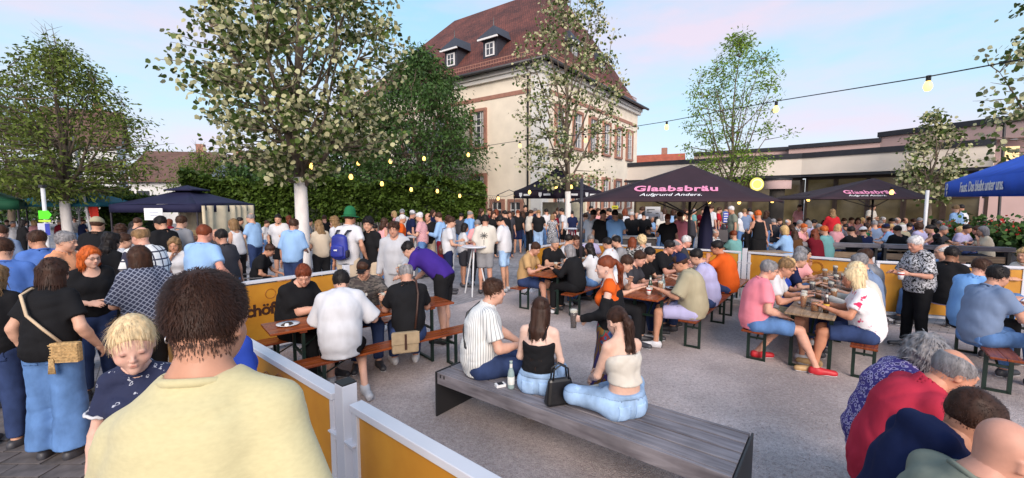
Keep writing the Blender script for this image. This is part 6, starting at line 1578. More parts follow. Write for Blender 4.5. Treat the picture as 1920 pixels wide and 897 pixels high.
# --- man in yellow with the child
MY = person('person in pale yellow t-shirt seen from behind, nearest to the camera', px=384, hy=515, s=700, face=-6, sw=.178, neck=.0, hsc=1.03, top='tee:yellowheather', bot='shorts:charcoal', hair='crop:dbrown', arms=((-.20, .30, 1.10), (.30, -.03, .90)), hyaw=-4, hpit=2, fat=.35, shd=(-.085, -.015), skin=(.52, .265, .175), vox=.0105, sleeve=.95, shoes=None, seed=3, lean=2)
kz = atY(256, 583, 1.66).z
KID = person('small person in navy dress carried by the person in yellow', px=258, s=FPX / 1.66, hy=None, H=1.25, z0=kz - 1.30, kid=True, fem=True, face=150, hyaw=-10, hpit=13, top='tee:dresslace', bot='dress:navy', hair='kid:lblond', arms=((-.16, .2, 1.0), (.24, .10, .84)), shoes=None, skin=(.66, .40, .32), vox=.012, seed=9, sleeve=.62)
g = MB()
for q in range(2):
    mid = KID['SH'][1] + (KID['EL'][1] - KID['SH'][1]) * .60
e1 = unit(KID['EL'][1] - KID['SH'][1]); s1 = unit(np.cross(e1, V3(0, 1, 0))); s2 = np.cross(e1, s1)
g.tube([mid + (s1 * math.cos(a) + s2 * math.sin(a)) * .062 + e1 * .004 * math.sin(a * 9) for a in [k * .2618 for k in range(25)]], .009, 6, False); g.build('sleeve_trim', M_cloth, KID['obj'], True, color=C['white'])
er = MB(); c = MY['hd'] + MY['HR'] @ V3(-.088, -.004, -.032); er.tube([c + V3(0, math.cos(a) * .009, math.sin(a) * .009) for a in [k * .6283 for k in range(11)]], .0018, 6, False); er.build('earring', M_metal, MY['obj'], True)
# --- women at the left
WB = person('person in black t-shirt and wide blue jeans seen from behind, straw bag', px=100, hy=485, s=232, face=-8, fem=True, top='tee:black', bot='wide:denim', hair='bob:dbrown', arms=((-.235, .04, .93), (.27, .10, .95)), fat=.75, skin=SKINS[1], vox=.013)
person('person in long black sleeves at the left edge', px=-14, hy=497, s=225, face=-20, fem=True, top='long:black', bot='jeans:ddenim', hair='wavy:dblond', fat=.3)
person('person with glasses and black scoop neck top, facing right', px=168, hy=463, s=178, face=122, hyaw=-14, fem=True, top='scoop:black', bot='jeans:ddenim', hair='bob:ginger', arms=('down', (.08, .28, 1.12)), fat=.6, glasses='clear', skin=(.62, .36, .27), sleeve=.6)
person('person in dark blue gridded blouse, seen from behind', px=258, hy=462, s=186, face=-62, fem=True, top='big:navygrid', bot='trousers:black', hair='bob:hbrown', arms=((-.16, .3, 1.1), 'hip'), fat=.7, glasses='sun', skin=SKINS[1])
person('person in peach shirt turned to the right', px=122, hy=435, s=158, face=70, top='polo:peach', bot='shorts:khaki', hair='short:hgrey', fat=.4)
person('person in blue shirt in profile facing left', px=68, hy=433, s=150, face=-72, top='tee:blue', bot='jeans:ddenim', hair='short:hbrown', beard='hbrown')
person('person in blue t-shirt cut by the left edge, below the grey shirted one', px=2, hy=447, s=185, face=-40, top='tee:blue', bot='jeans:ddenim', hair='short:hbrown', fat=.4)
person('person in grey blue t-shirt at the left edge', px=2, hy=423, s=112, face=-30, top='tee:bluegrey', bot='shorts:khaki', hair='short:hbrown')
person('person with khaki cap in black printed shirt, back turned', px=182, hy=408, s=112, face=-15, top='tee:black', bot='shorts:charcoal', hair='short:hbrown', hat='cap:khaki')
person('person in black, back turned, behind the scoop neck top', px=208, hy=437, s=140, face=10, fem=True, top='long:black', bot='trousers:black', hair='wavy:hblack')
person('person in white top and navy trousers before the cream tent wall', px=226, hy=421, s=104, face=-20, fem=True, top='tee:white', bot='trousers:navy', hair='wavy:hbrown')
person('person in white shirt left of the plaid shirt', px=232, hy=438, s=128, face=40, top='tee:white', bot='jeans:denim', hair='short:hbrown')
person('person with glasses in white plaid shirt facing left', px=262, hy=426, s=150, face=-78, top='shirt:plaid', bot='shorts:khaki', hair='balding:dblond', glasses='clear', fat=.8, arms=('front', 'down'), skin=(.60, .32, .24))
person('person in black t-shirt with sunglasses on the head', px=300, hy=406, s=104, face=-80, top='tee:black', bot='shorts:charcoal', hair='short:hblack', glasses='sun', hpit=14)
person('person in grey t-shirt at the pavilion, back turned', px=340, hy=405, s=96, face=5, top='tee:grey', bot='shorts:khaki', hair='short:hbrown', fat=.3)
person('person resting the chin on a hand at the high table', px=326, hy=447, s=122, face=158, fem=True, top='tee:white', bot='skirt:navy', hair='wavy:dblond', arms=('front', 'chin'), hpit=10)
person('person in light blue t-shirt, back turned', px=383, hy=422, s=140, face=4, top='tee:lblue', bot='shorts:cream', hair='buzz:auburn', arms=('front', (.33, .12, 1.02)), fat=.5, skin=(.62, .28, .2))
person('person in charcoal t-shirt facing left beside the light blue t-shirt', px=414, hy=431, s=122, face=-70, fem=True, top='tee:charcoal', bot='jeans:denim', hair='short:hblack')
person('person in white sleeveless top and black trousers facing left', px=436, hy=411, s=86, face=-82, fem=True, top='tank:white', bot='trousers:black', hair='bob:dblond', shoes='black')
person('person in pale blue shirt left of the camp chair', px=469, hy=400, s=74, face=-85, top='shirt:lblue', bot='jeans:ddenim', hair='balding:hgrey', arms=('hold', 'down'))
p_ = atY(482, 530, 8.45)
person('person in black t-shirt sitting in the camp chair facing right', pos=(colx(484, 8.4, .9), 8.4), sit=True, seat=.43, face=72, top='tee:black', bot='shorts:charcoal', hair='short:hbrown', arms=('knee', 'lap'), lean=22, hpit=18, shoes='blue')
person('person in white polo and black shorts facing the camera', px=521, hy=402, s=72, face=165, top='polo:white', bot='shorts:black', hair='buzz:hblack', beard='hblack', arms=('hold', 'pocket'))
person('person in pale blue printed t-shirt hidden by the painted trunk', px=551, hy=411, s=94, face=10, top='big:lblue', bot='shorts:ddenim', hair='short:hbrown', arms=('down', 'front'))
person('person in beige top right of the painted trunk', px=597, hy=413, s=86, face=-50, fem=True, top='tee:beige', bot='jeans:black', hair='long:dblond', arms=('front', 'down'))
person('person in white t-shirt with a hand at the head near the green hat', px=626, hy=406, s=80, face=-75, fem=True, top='tee:white', bot='jeans:denim', hair='wavy:dblond', arms=('down', 'chin'))
HATM = person('person with green hat and blue backpack, back turned', px=656, hy=395, s=106, face=12, top='tee:white', bot='shorts:beige', hair='short:hbrown', hat='brim:green', arms=('down', (.30, .02, .98)), shoes='white')
person('person in black t-shirt beside the blue backpack', px=690, hy=407, s=106, face=-140, hyaw=-40, top='tee:black', bot='shorts:beige', hair='messy:hblack', arms=('down', 'down'), shoes='white')
HOOD = person('person in grey hooded sweatshirt holding a drink, facing the camera', px=738, hy=416, s=116, face=178, top='hoodie:lgrey', bot='trousers:lgrey', hair='messy:hbrown', arms=((-.16, .25, 1.02, 'grip'), 'down'), shoes='white')
# bent man with purple shirt: hips far back, torso pitched over the table
person('person in purple t-shirt and black shorts bending over the left table', pos=(-1.02, 6.28), face=-74, H=1.84, top='tee:purple', bot='shorts:black', hair='short:hblack', lean=56, hpit=18, arms=((-.12, .66, .92), (.16, .60, .80)), shoes='black', skin=(.60, .34, .25))
# --- left table
seat('L', .42, 0, 'person in black t-shirt eating by the lettered barrier', 'tee:black', 'trousers:black', 'short:auburn', df=-22, H=1.86, fat=.7, lean=18, hpit=20, hyaw=34, arms=('table', 'fold'), skin=(.60, .32, .23), beard='auburn')
seat('L', .62, 1, 'person in white t-shirt on the left bench, back turned', 'big:white', 'shorts:black', 'short:hblack', df=24, H=1.86, fat=.5, lean=26, hpit=6, hyaw=-12, arms=('table', 'wide'), skin=(.62, .36, .27), shoes='lgrey', legs=(((-.16, .42, .50), (-.14, .30, .10)), ((.16, .30, .46), (.22, -.05, .12), (.26, -.16, .05))), so=.02)
seat('L', 1.28, 0, 'person with black cap and dark camouflage shirt holding a beer', 'tee:camo', 'jeans:ddenim', 'short:hbrown', df=18, H=1.8, lean=14, hpit=16, hyaw=22, hat='cap:black', arms=((-.22, .45, .86, 'grip'), 'table'), fat=.4)
BAGM = seat('L', 1.42, 1, 'person in black shirt with canvas shoulder bag', 'polo:black', 'jeans:ddenim', 'balding:hgrey', df=20, H=1.82, lean=12, hpit=22, arms=('table', 'table'), shoes='white', fat=.3)
# --- grey slatted bench
def sbp(t, w): q = SB + SL * t + SW * w; return (q.x, q.y)
B1 = person('person in striped white shirt sitting on the grey bench facing right', pos=sbp(.36, .22), sit=True, seat=.452, face=78, H=1.84, top='shirt:stripe', bot='trousers:ddenim', hair='quiff:hbrown', lean=13, hpit=-4, hyaw=-4, arms=('knee', (.14, .36, .72)), fat=.45, skin=(.62, .35, .26), beard=None, vox=.0125, knees=.12)
B2 = person('person in black camisole and jeans on the grey bench', pos=sbp(1.02, .24), sit=True, seat=.452, face=16, H=1.62, fem=True, top='cami:black', bot='jeans:ldenim', hair='long:dbrown', lean=8, arms=('lap', 'lap'), skin=(.68, .46, .38), vox=.0125)
B3 = person('person in white tube top and jeans sitting on the grey bench', pos=sbp(1.78, .30), sit=True, seat=.452, face=-22, H=1.66, fem=True, top='tube:offwhite', bot='jeans:ldenim', hair='pony:dbrown', lean=10, hpit=14, arms=((-.10, .34, .66), (.06, .34, .70)), skin=(.64, .40, .31), vox=.012, legs=(((-.36, .20, .62), (-.02, .30, .52), (.10, .34, .50)), ((.30, .24, .60), (.02, .40, .50), (-.10, .42, .48))), shoes='offwhite')
W4 = person('person in orange top and black cardigan with a beer, standing', px=1135, hy=480, s=196, face=-76, hyaw=-6, fem=True, top='scoop:orange', bot='skirt:patchwork', hair='pony:auburn', arms=((-.16, .32, 1.08, 'grip'), (.16, .22, 1.02)), skin=(.66, .42, .34), sleeve=.2)
# --- middle table
seat('M', .35, 0, 'person in tan t-shirt and blue shorts at the middle table', 'tee:tan', 'shorts:ddenim', 'short:hbrown', df=-10, H=1.8, lean=20, hpit=18, arms=('table', 'table'), shoes='white')
seat('M', 1.3, 0, 'person in black printed t-shirt behind the tan shirted person', 'tee:black', 'trousers:black', 'buzz:hgrey', df=22, H=1.82, lean=12, hpit=14, arms=('table', 'table'), fat=.6)
seat('M', .45, 1, 'person in loose black pullover, back turned', 'long:black', 'trousers:black', 'bob:hgrey', fem=True, H=1.74, df=6, lean=18, fat=.5, arms=('table', 'table'), shoes='charcoal')
seat('M', 1.15, 1, 'person in white top and jeans at the middle table, back turned', 'tee:white', 'jeans:denim', 'long:hblack', fem=True, H=1.68, lean=10, arms=('table', 'table'), shoes='white')
seat('M', 1.9, 0, 'person in white t-shirt turned right behind the white top', 'tee:white', 'jeans:denim', 'short:hblack', H=1.82, lean=8, df=-50, hpit=4)
seat('M2', .55, 0, 'person in black jacket at the back corner table', 'shirt:black', 'jeans:denim', 'buzz:hbrown', df=40, H=1.78, lean=10)
seat('M2', .2, 1, 'person in white t-shirt, back turned, behind the orange top', 'tee:white', 'jeans:denim', 'short:hblack', H=1.8, lean=10)
seat('M2', .7, 1, 'person in grey t-shirt left of the drinking person', 'tee:grey', 'jeans:ddenim', 'short:hblack', H=1.82, lean=10, df=-30, beard='hblack')
seat('M2', 1.3, 0, 'person in lilac shirt facing the camera at the back corner', 'shirt:lilac', 'jeans:denim', 'short:hgrey', df=50, H=1.74, lean=14)
person('person in patterned shirt with hand at the mouth', px=1154, hy=441, s=84, sit=True, face=165, top='shirt:paisley', bot='jeans:ddenim', hair='buzz:hgrey', arms=('table', 'chin'), skin=(.62, .26, .2), H=1.8)
person('person in black and white paisley blouse', px=1186, hy=446, s=84, sit=True, face=25, fem=True, top='tee:paisley', bot='jeans:black', hair='bob:auburn', H=1.7)
person('person in speckled top behind the paisley blouse', px=1203, hy=438, s=80, sit=True, face=-20, fem=True, top='tee:speckle', bot='trousers:white', hair='curly:lblond', H=1.72)
# --- middle right table
seat('C', .22, 0, 'person in white t-shirt with hand at the mouth', 'tee:white', 'trousers:black', 'short:hbrown', H=1.8, lean=24, hpit=16, arms=('chin', 'table'), df=-8)
seat('C', .80, 0, 'person in dark polo shirt leaning on the table', 'polo:charcoal', 'jeans:ddenim', 'short:hbrown', H=1.82, lean=22, hpit=14, arms=('table', 'table'), skin=(.62, .33, .25))
seat('C', 1.40, 0, 'person in black t-shirt next to the dark polo', 'tee:black', 'jeans:ddenim', 'short:hblack', H=1.78, lean=16, hpit=12, arms=('table', 'lap'))
seat('C', 2.45, 0, 'person with glasses in black shirt at the table end', 'shirt:black', 'jeans:ddenim', 'short:hblack', H=1.86, lean=16, fat=.8, hpit=8, arms=('table', 'table'), glasses='clear', skin=(.58, .28, .2))
seat('C', 3.1, 0, 'person in navy t-shirt half hidden by the parasol pole', 'tee:navy', 'jeans:ddenim', 'balding:hgrey', H=1.8, lean=12, skin=(.62, .28, .22))
seat('C', 3.75, 0, 'person with glasses and charcoal polo at the far table end', 'polo:charcoal', 'jeans:ddenim', 'short:hwhite', H=1.84, lean=10, glasses='clear', skin=(.62, .3, .23), df=-20)
seat('C', .52, 1, 'person with navy cap and grey t-shirt on the bench, facing left', 'big:khaki', 'shorts:lilac', 'short:hbrown', H=1.84, lean=16, hpit=16, df=-14, hat='cap:navy', fat=.5, arms=('table', 'lap'), shoes='white')
seat('C', 1.40, 1, 'person in light blue shirt behind the navy cap', 'shirt:lilac', 'jeans:ddenim', 'short:hblack', H=1.84, lean=18, df=-8, hpit=10, fat=.4, arms=('table', 'table'))
seat('C', 2.75, 1, 'person in bright orange shirt holding a glass', 'shirt:orange', 'jeans:ddenim', 'short:hblack', H=1.9, lean=16, fat=.7, df=-6, arms=('sip', 'table'), glasses='clear', skin=(.5, .22, .14))
# --- worn table
seat('R', .12, 0, 'person in pink t-shirt and denim shorts with red shoes', 'tee:pink', 'shorts:denim', 'short:hgrey', H=1.8, lean=12, hpit=6, df=-28, arms=('lap', 'lap'), fat=.5, glasses='clear', shoes='red', skin=(.62, .33, .24), legs=(((-.16, .40, .52), (-.20, .10, .085)), ((.17, .44, .50), (.26, .60, .085))))
seat('R', .72, 0, 'person with glasses in white polo shirt beside the pink shirt', 'polo:white', 'shorts:khaki', 'short:dblond', H=1.82, lean=22, hpit=10, arms=('table', 'table'), glasses='clear', shoes='white', skin=(.55, .27, .18))
seat('R', 1.30, 0, 'person in blue top behind the white polo', 'tee:royal', 'jeans:ddenim', 'wavy:blond', fem=True, H=1.68, lean=18, arms=('table', 'table'), shoes='white')
seat('R', 1.9, 0, 'person in navy shirt leaning over the worn table', 'tee:navy', 'jeans:ddenim', 'short:hgrey', H=1.78, lean=24, arms=('table', 'table'), df=-20)
seat('R', 2.6, 0, 'person in pale pink polo looking down', 'polo:rose', 'jeans:denim', 'short:hgrey', H=1.84, lean=16, hpit=24, df=36, arms=('table', 'table'), fat=.4)
seat('R', 3.2, 0, 'person in peach top behind the pale pink polo', 'tee:peach', 'jeans:denim', 'bob:hblack', fem=True, H=1.68, lean=14, arms=('chin', 'table'))
R7 = seat('R', .42, 1, 'person in white floral blouse, back turned, at the worn table', 'tee:floral', 'shorts:ddenim', 'bob:lblond', fem=True, H=1.74, lean=16, df=-8, fat=.7, arms=('table', 'table'), shoes='tan', skin=(.5, .22, .13))
seat('R', 1.0, 1, 'person in pale jacket next to the floral blouse', 'long:offwhite', 'trousers:navy', 'bob:lblond', fem=True, H=1.76, lean=16, fat=.5, arms=('table', 'table'))
seat('R', 1.7, 1, 'person in blue grey shirt on the floral blouse bench', 'shirt:bluegrey', 'jeans:ddenim', 'short:hgrey', H=1.84, lean=14, arms=('table', 'table'))
seat('R', 2.5, 1, 'person in grey t-shirt at the far end of the worn table', 'tee:grey', 'jeans:ddenim', 'short:hbrown', H=1.84, lean=10, arms=('table', 'table'))
# --- right side
S1 = person('person in black and white printed blouse standing with food', px=1718, hy=443, s=134, face=-88, fem=True, top='big:speckle', bot='trousers:black', hair='short:hwhite', arms=('hold', (.10, .32, 1.17)), fat=.6, hpit=14, skin=(.56, .28, .2), sleeve=.9)
person('person with glasses in pale blue shirt behind the printed blouse', px=1768, hy=460, s=112, sit=True, face=-70, top='shirt:lblue', bot='jeans:denim', hair='balding:hwhite', glasses='clear', H=1.86)
person('person in black t-shirt with raised arm, facing right', px=1786, hy=470, s=118, sit=True, face=70, top='tee:black', bot='shorts:lilac', hair='short:hblack', arms=('sip', 'table'), H=1.84, skin=(.26, .12, .07))
bpy.data.objects[-1] if False else None
seat('S', 1.42, 0, 'person in bright blue shirt with sunglasses on the right bench', 'shirt:skyblue', 'jeans:black', 'quiff:hbrown', H=1.84, lean=12, df=-40, fat=.3, so=-.1, arms=('table', 'table'), glasses='sun', skin=(.6, .32, .24))
seat('S', .62, 0, 'person in grey blue shirt and jeans at the right edge', 'tee:bluegrey', 'jeans:denim', 'short:hblack', H=1.84, lean=14, df=-36, fat=.2, so=-.12, arms=('table', 'table'), beard='hblack', hpit=4)
person('person in off white top cut by the right edge', px=1922, hy=481, s=112, sit=True, face=-100, fem=True, top='tee:offwhite', bot='jeans:denim', hair='wavy:blond', H=1.72)
person('person in violet print in the lower right group', px=1740, hy=634, sit=True, face=112, fem=True, top='big:violet_print', bot='trousers:beige', hair='curly:hgrey', lean=26, hpit=14, arms=('table', 'table'), H=1.70, fat=.2, vox=.013)
person('person in raspberry red shirt in the lower right group', px=1790, hy=658, sit=True, face=108, top='polo:rasp', bot='shorts:beige', hair='balding:hgrey', lean=30, hpit=12, arms=('table', 'table'), H=1.80, fat=.25, vox=.0125, skin=(.55, .26, .17))
NV = person('person in navy hooded jacket in the lower right group', px=1832, hy=735, sit=True, face=104, top='hoodie:navy', bot='jeans:ldenim', hair='buzz:dbrown', lean=26, hpit=8, arms=('table', 'table'), H=1.82, fat=.15, vox=.012, skin=(.52, .25, .16))
person('person in olive grey t-shirt nearest in the lower right corner', px=1895, hy=790, sit=True, face=100, top='tee:sage', bot='jeans:ddenim', hair='bald', lean=20, hpit=10, arms=('table', 'table'), H=1.80, fat=.25, vox=.012, skin=(.58, .29, .21), glasses='clear')
person('person in blue violet top hidden behind the person in yellow', px=432, hy=552, s=330, face=20, fem=True, top='tee:royal', bot='jeans:denim', hair='bob:hbrown', fat=.3)
# --- standing around the high tables
GH = 'guests standing around the high tables'
Q1 = person('person in white t-shirt with brown shoulder bag at the high table', px=846, hy=407, s=82, face=80, top='tee:white', bot='shorts:navy', hair='short:hbrown', arms=('hold', 'front'), glasses='clear', group=GH)
person('person in white top facing right behind the brown shoulder bag', px=872, hy=419, s=76, face=70, fem=True, top='tee:white', bot='shorts:charcoal', hair='bob:hblack', arms=('hold', 'hold'), group=GH)
person('person in pink shirt behind the high table', px=895, hy=413, s=76, face=175, top='shirt:rose', bot='trousers:charcoal', hair='short:hgrey', hpit=20, arms=('hold', 'hold'), group=GH)
Q4 = person('person in cream t-shirt with printed back and grey shorts', px=910, hy=404, s=82, face=4, top='big:offwhite', bot='shorts:grey', hair='short:hblack', arms=('down', 'front'), shoes='charcoal', group=GH)
person('person in white t-shirt and pale denim shorts facing left', px=938, hy=405, s=80, face=-70, top='big:white', bot='shorts:ldenim', hair='short:hblack', hpit=24, arms=('hold', 'hold'), shoes='lgrey', group=GH)
person('person with white cap in pink checked shirt and jeans', px=786, hy=399, s=68, face=-85, top='shirt:pinkcheck', bot='jeans:denim', hair='short:hwhite', hat='cap:white', arms=('hold', 'down'), group=GH)
person('person in orange red shirt right of the grey sweatshirt person', px=755, hy=403, s=66, face=70, top='tee:orange', bot='shorts:beige', hair='short:hwhite', group=GH)
person('person with white hat behind the orange red shirt', px=754, hy=393, s=52, face=170, top='tee:white', bot='shorts:beige', hair='short:hgrey', hat='cap:white', group=GH)
person('person in navy top left of the white capped person', px=774, hy=395, s=58, face=60, top='tee:navy', bot='trousers:charcoal', hair='short:hgrey', hat='cap:white', group=GH)
person('person in black polo right of the white capped person', px=802, hy=400, s=66, face=-165, top='polo:black', bot='shorts:beige', hair='balding:hbrown', arms=('hold', 'hold'), group=GH)
person('person in pale blue long sleeved shirt facing left', px=822, hy=399, s=68, face=-80, top='long:lblue', bot='trousers:wine', hair='short:hbrown', arms=('hold', 'down'), group=GH)
person('person in white t-shirt and white trousers near the blue shirt', px=840, hy=405, s=66, face=-60, fem=True, top='tee:white', bot='trousers:white', hair='wavy:hbrown', group=GH)
person('person in blue shirt drinking before the hedge', px=882, hy=395, s=58, face=60, top='long:skyblue', bot='trousers:charcoal', hair='balding:hgrey', arms=('drink', 'down'), group=GH)
person('person in pink left of the grey sweatshirt person', px=721, hy=410, s=72, face=40, fem=True, top='tank:rose', bot='jeans:denim', hair='wavy:hbrown', group=GH)
person('person in dark top behind the black t-shirt person', px=703, hy=421, s=70, face=20, top='tee:royal', bot='jeans:ddenim', hair='short:hblack', group=GH)
# --- crowd before the black gazebo
GG = 'guests queuing at the black gazebo'
Z = [(925, 397, 50, 150, 'F', 'tee:black', 'trousers:black', 'wavy:hbrown', 'person in black left of the town hall arch'), (931, 393, 46, 20, 'F', 'tank:wine', 'shorts:navy', 'bob:auburn', 'person in dark red top near the arch'), (946, 395, 52, -60, 'M', 'tee:black', 'jeans:ddenim', 'short:hblack', 'person in black left of the red print shirt'), (955, 396, 50, 160, 'M', 'tee:charcoal', 'trousers:charcoal', 'short:hbrown', 'person facing the camera beside the red print shirt'),
     (971, 394, 46, 4, 'M', 'tee:black', 'shorts:navy', 'buzz:auburn', 'person in black t-shirt with red back print and navy shorts'), (985, 385, 42, 170, 'M', 'tee:black', 'jeans:black', 'short:hblack', 'person in black facing the camera in the queue'), (996, 394, 47, 60, 'M', 'tee:offwhite', 'trousers:black', 'short:hbrown', 'person in cream t-shirt in profile'), (1010, 394, 48, 8, 'M', 'tee:black', 'jeans:ldenim', 'buzz:dblond', 'person in black t-shirt and light jeans, back turned'),
     (1024, 392, 44, -30, 'M', 'tee:white', 'jeans:denim', 'short:hblack', 'person in white behind the patterned dress'), (1036, 402, 48, 10, 'F', 'dress:speckle', 'dress:speckle', 'bob:dblond', 'person in black and white patterned dress, back turned'), (1040, 398, 44, 170, 'F', 'tee:wine', 'jeans:denim', 'wavy:hbrown', 'person in wine red facing the camera behind the patterned dress'), (1053, 391, 47, -75, 'M', 'tee:white', 'shorts:black', 'short:hblack', 'person in white t-shirt left of the slender linden trunk'),
     (1046, 390, 42, 40, 'M', 'tee:charcoal', 'jeans:ddenim', 'short:hbrown', 'person in dark shirt behind the white t-shirt person'), (1072, 396, 44, -10, 'M', 'tee:navy', 'trousers:wine', 'short:hblack', 'person in navy right of the slender linden trunk'), (962, 398, 44, 80, 'F', 'tee:wine', 'trousers:black', 'bob:hbrown', 'person in wine red top in the queue'), (940, 400, 50, -160, 'M', 'tee:black', 'shorts:charcoal', 'short:hbrown', 'person in black with beer before the arch'), (980, 396, 44, -20, 'F', 'tee:black', 'jeans:denim', 'wavy:hbrown', 'person in black behind the red print shirt'), (1004, 391, 40, 100, 'M', 'polo:navy', 'jeans:denim', 'short:hgrey', 'person in navy polo at the gazebo')]
def crowd(Z, grp, arms=(('hold', 'down'), ('down', 'down'), ('front', 'hold'), ('down', 'hold'), ('pocket', 'down'))):
    for i, (px, hy, s, fc, sx, tp_, bt, hr, lb) in enumerate(Z): person(lb, px=px, hy=hy, s=s, face=fc, fem=sx == 'F', top=tp_, bot=bt, hair=hr, arms=arms[i % len(arms)], group=grp)
crowd(Z, GG)
# --- under the large parasol and around the taps
GU = 'guests standing under and behind the large parasol'
Z = [(1113, 394, 66, 30, 'M', 'tee:white', 'shorts:beige', 'short:hblack', 'person in white t-shirt with dark sling bag'), (1131, 394, 68, 172, 'M', 'tee:black', 'shorts:grey', 'short:hblack', 'person with glasses in black t-shirt drinking, under the parasol corner'), (1153, 394, 68, 2, 'M', 'tee:skyblue', 'jeans:denim', 'short:hblack', 'person in light blue t-shirt, back turned, left of the grill'), (1108, 387, 42, 170, 'M', 'tee:charcoal', 'jeans:denim', 'short:hblack', 'person standing higher by the town hall wall'),
     (1172, 392, 52, 20, 'F', 'tee:white', 'jeans:denim', 'bob:auburn', 'person in white behind the grill'), (1184, 396, 56, 0, 'M', 'tee:black', 'jeans:denim', 'balding:hwhite', 'person in black printed shirt at the grill'), (1204, 388, 52, -30, 'M', 'tee:white', 'trousers:white', 'short:hbrown', 'person in white left of the price notice'), (1208, 397, 56, 30, 'M', 'tee:black', 'jeans:ddenim', 'short:hblack', 'person in black right of the grill'), (1222, 404, 56, 160, 'F', 'tee:lblue', 'jeans:denim', 'wavy:hgrey', 'person in pale blue below the price notice'), (1238, 398, 52, -20, 'F', 'tee:offwhite', 'jeans:denim', 'long:hgrey', 'person in off white right of the price notice'),
     (1252, 402, 68, 8, 'M', 'tee:black', 'jeans:denim', 'short:auburn', 'person in black t-shirt and jeans, back turned'), (1275, 397, 66, -20, 'M', 'shirt:pink', 'jeans:denim', 'short:hbrown', 'person in pink shirt and jeans under the parasol'), (1264, 392, 50, 60, 'F', 'tee:lblue', 'jeans:denim', 'bob:hbrown', 'person in pale blue left of the pink shirt'), (1286, 392, 48, 150, 'F', 'tee:cream', 'jeans:denim', 'long:hbrown', 'person in cream right of the pink shirt'), (1215, 430, 66, -10, 'M', 'tee:charcoal', 'jeans:black', 'short:hblack', 'person in dark shirt leaning on the grill'),
     (1334, 385, 46, 60, 'M', 'shirt:white', 'trousers:charcoal', 'short:hbrown', 'person in white shirt right of the folded parasol'), (1349, 389, 44, 100, 'M', 'tee:red', 'jeans:denim', 'short:hbrown', 'person in red shirt left of the beer tap'), (1363, 388, 44, -100, 'M', 'tee:red', 'jeans:denim', 'short:hbrown', 'person in red shirt right of the beer tap'), (1371, 387, 52, -80, 'M', 'polo:sage', 'trousers:charcoal', 'short:hwhite', 'person in grey polo in profile'), (1388, 399, 46, -20, 'F', 'tee:white', 'jeans:denim', 'bob:hwhite', 'person in white right of the grey polo'),
     (1421, 395, 66, -6, 'F', 'tank:black', 'dress:black', 'short:ginger', 'person in black sleeveless dress, back turned'), (1438, 396, 48, 60, 'F', 'tee:charcoal', 'jeans:denim', 'wavy:hbrown', 'person in dark top right of the black dress'), (1408, 398, 46, 150, 'M', 'tee:black', 'jeans:black', 'short:hwhite', 'person in black t-shirt left of the black dress')]
crowd(Z, GU)
person('person in checked shirt sitting behind the bottle crate', px=1342, hy=420, s=66, sit=True, face=150, top='shirt:plaid', bot='jeans:denim', hair='balding:hwhite', skin=(.62, .34, .25))
person('person in teal t-shirt sitting with back turned near the crate', px=1375, hy=425, s=70, sit=True, face=-20, top='tee:teal', bot='jeans:ddenim', hair='short:auburn', fat=.4)
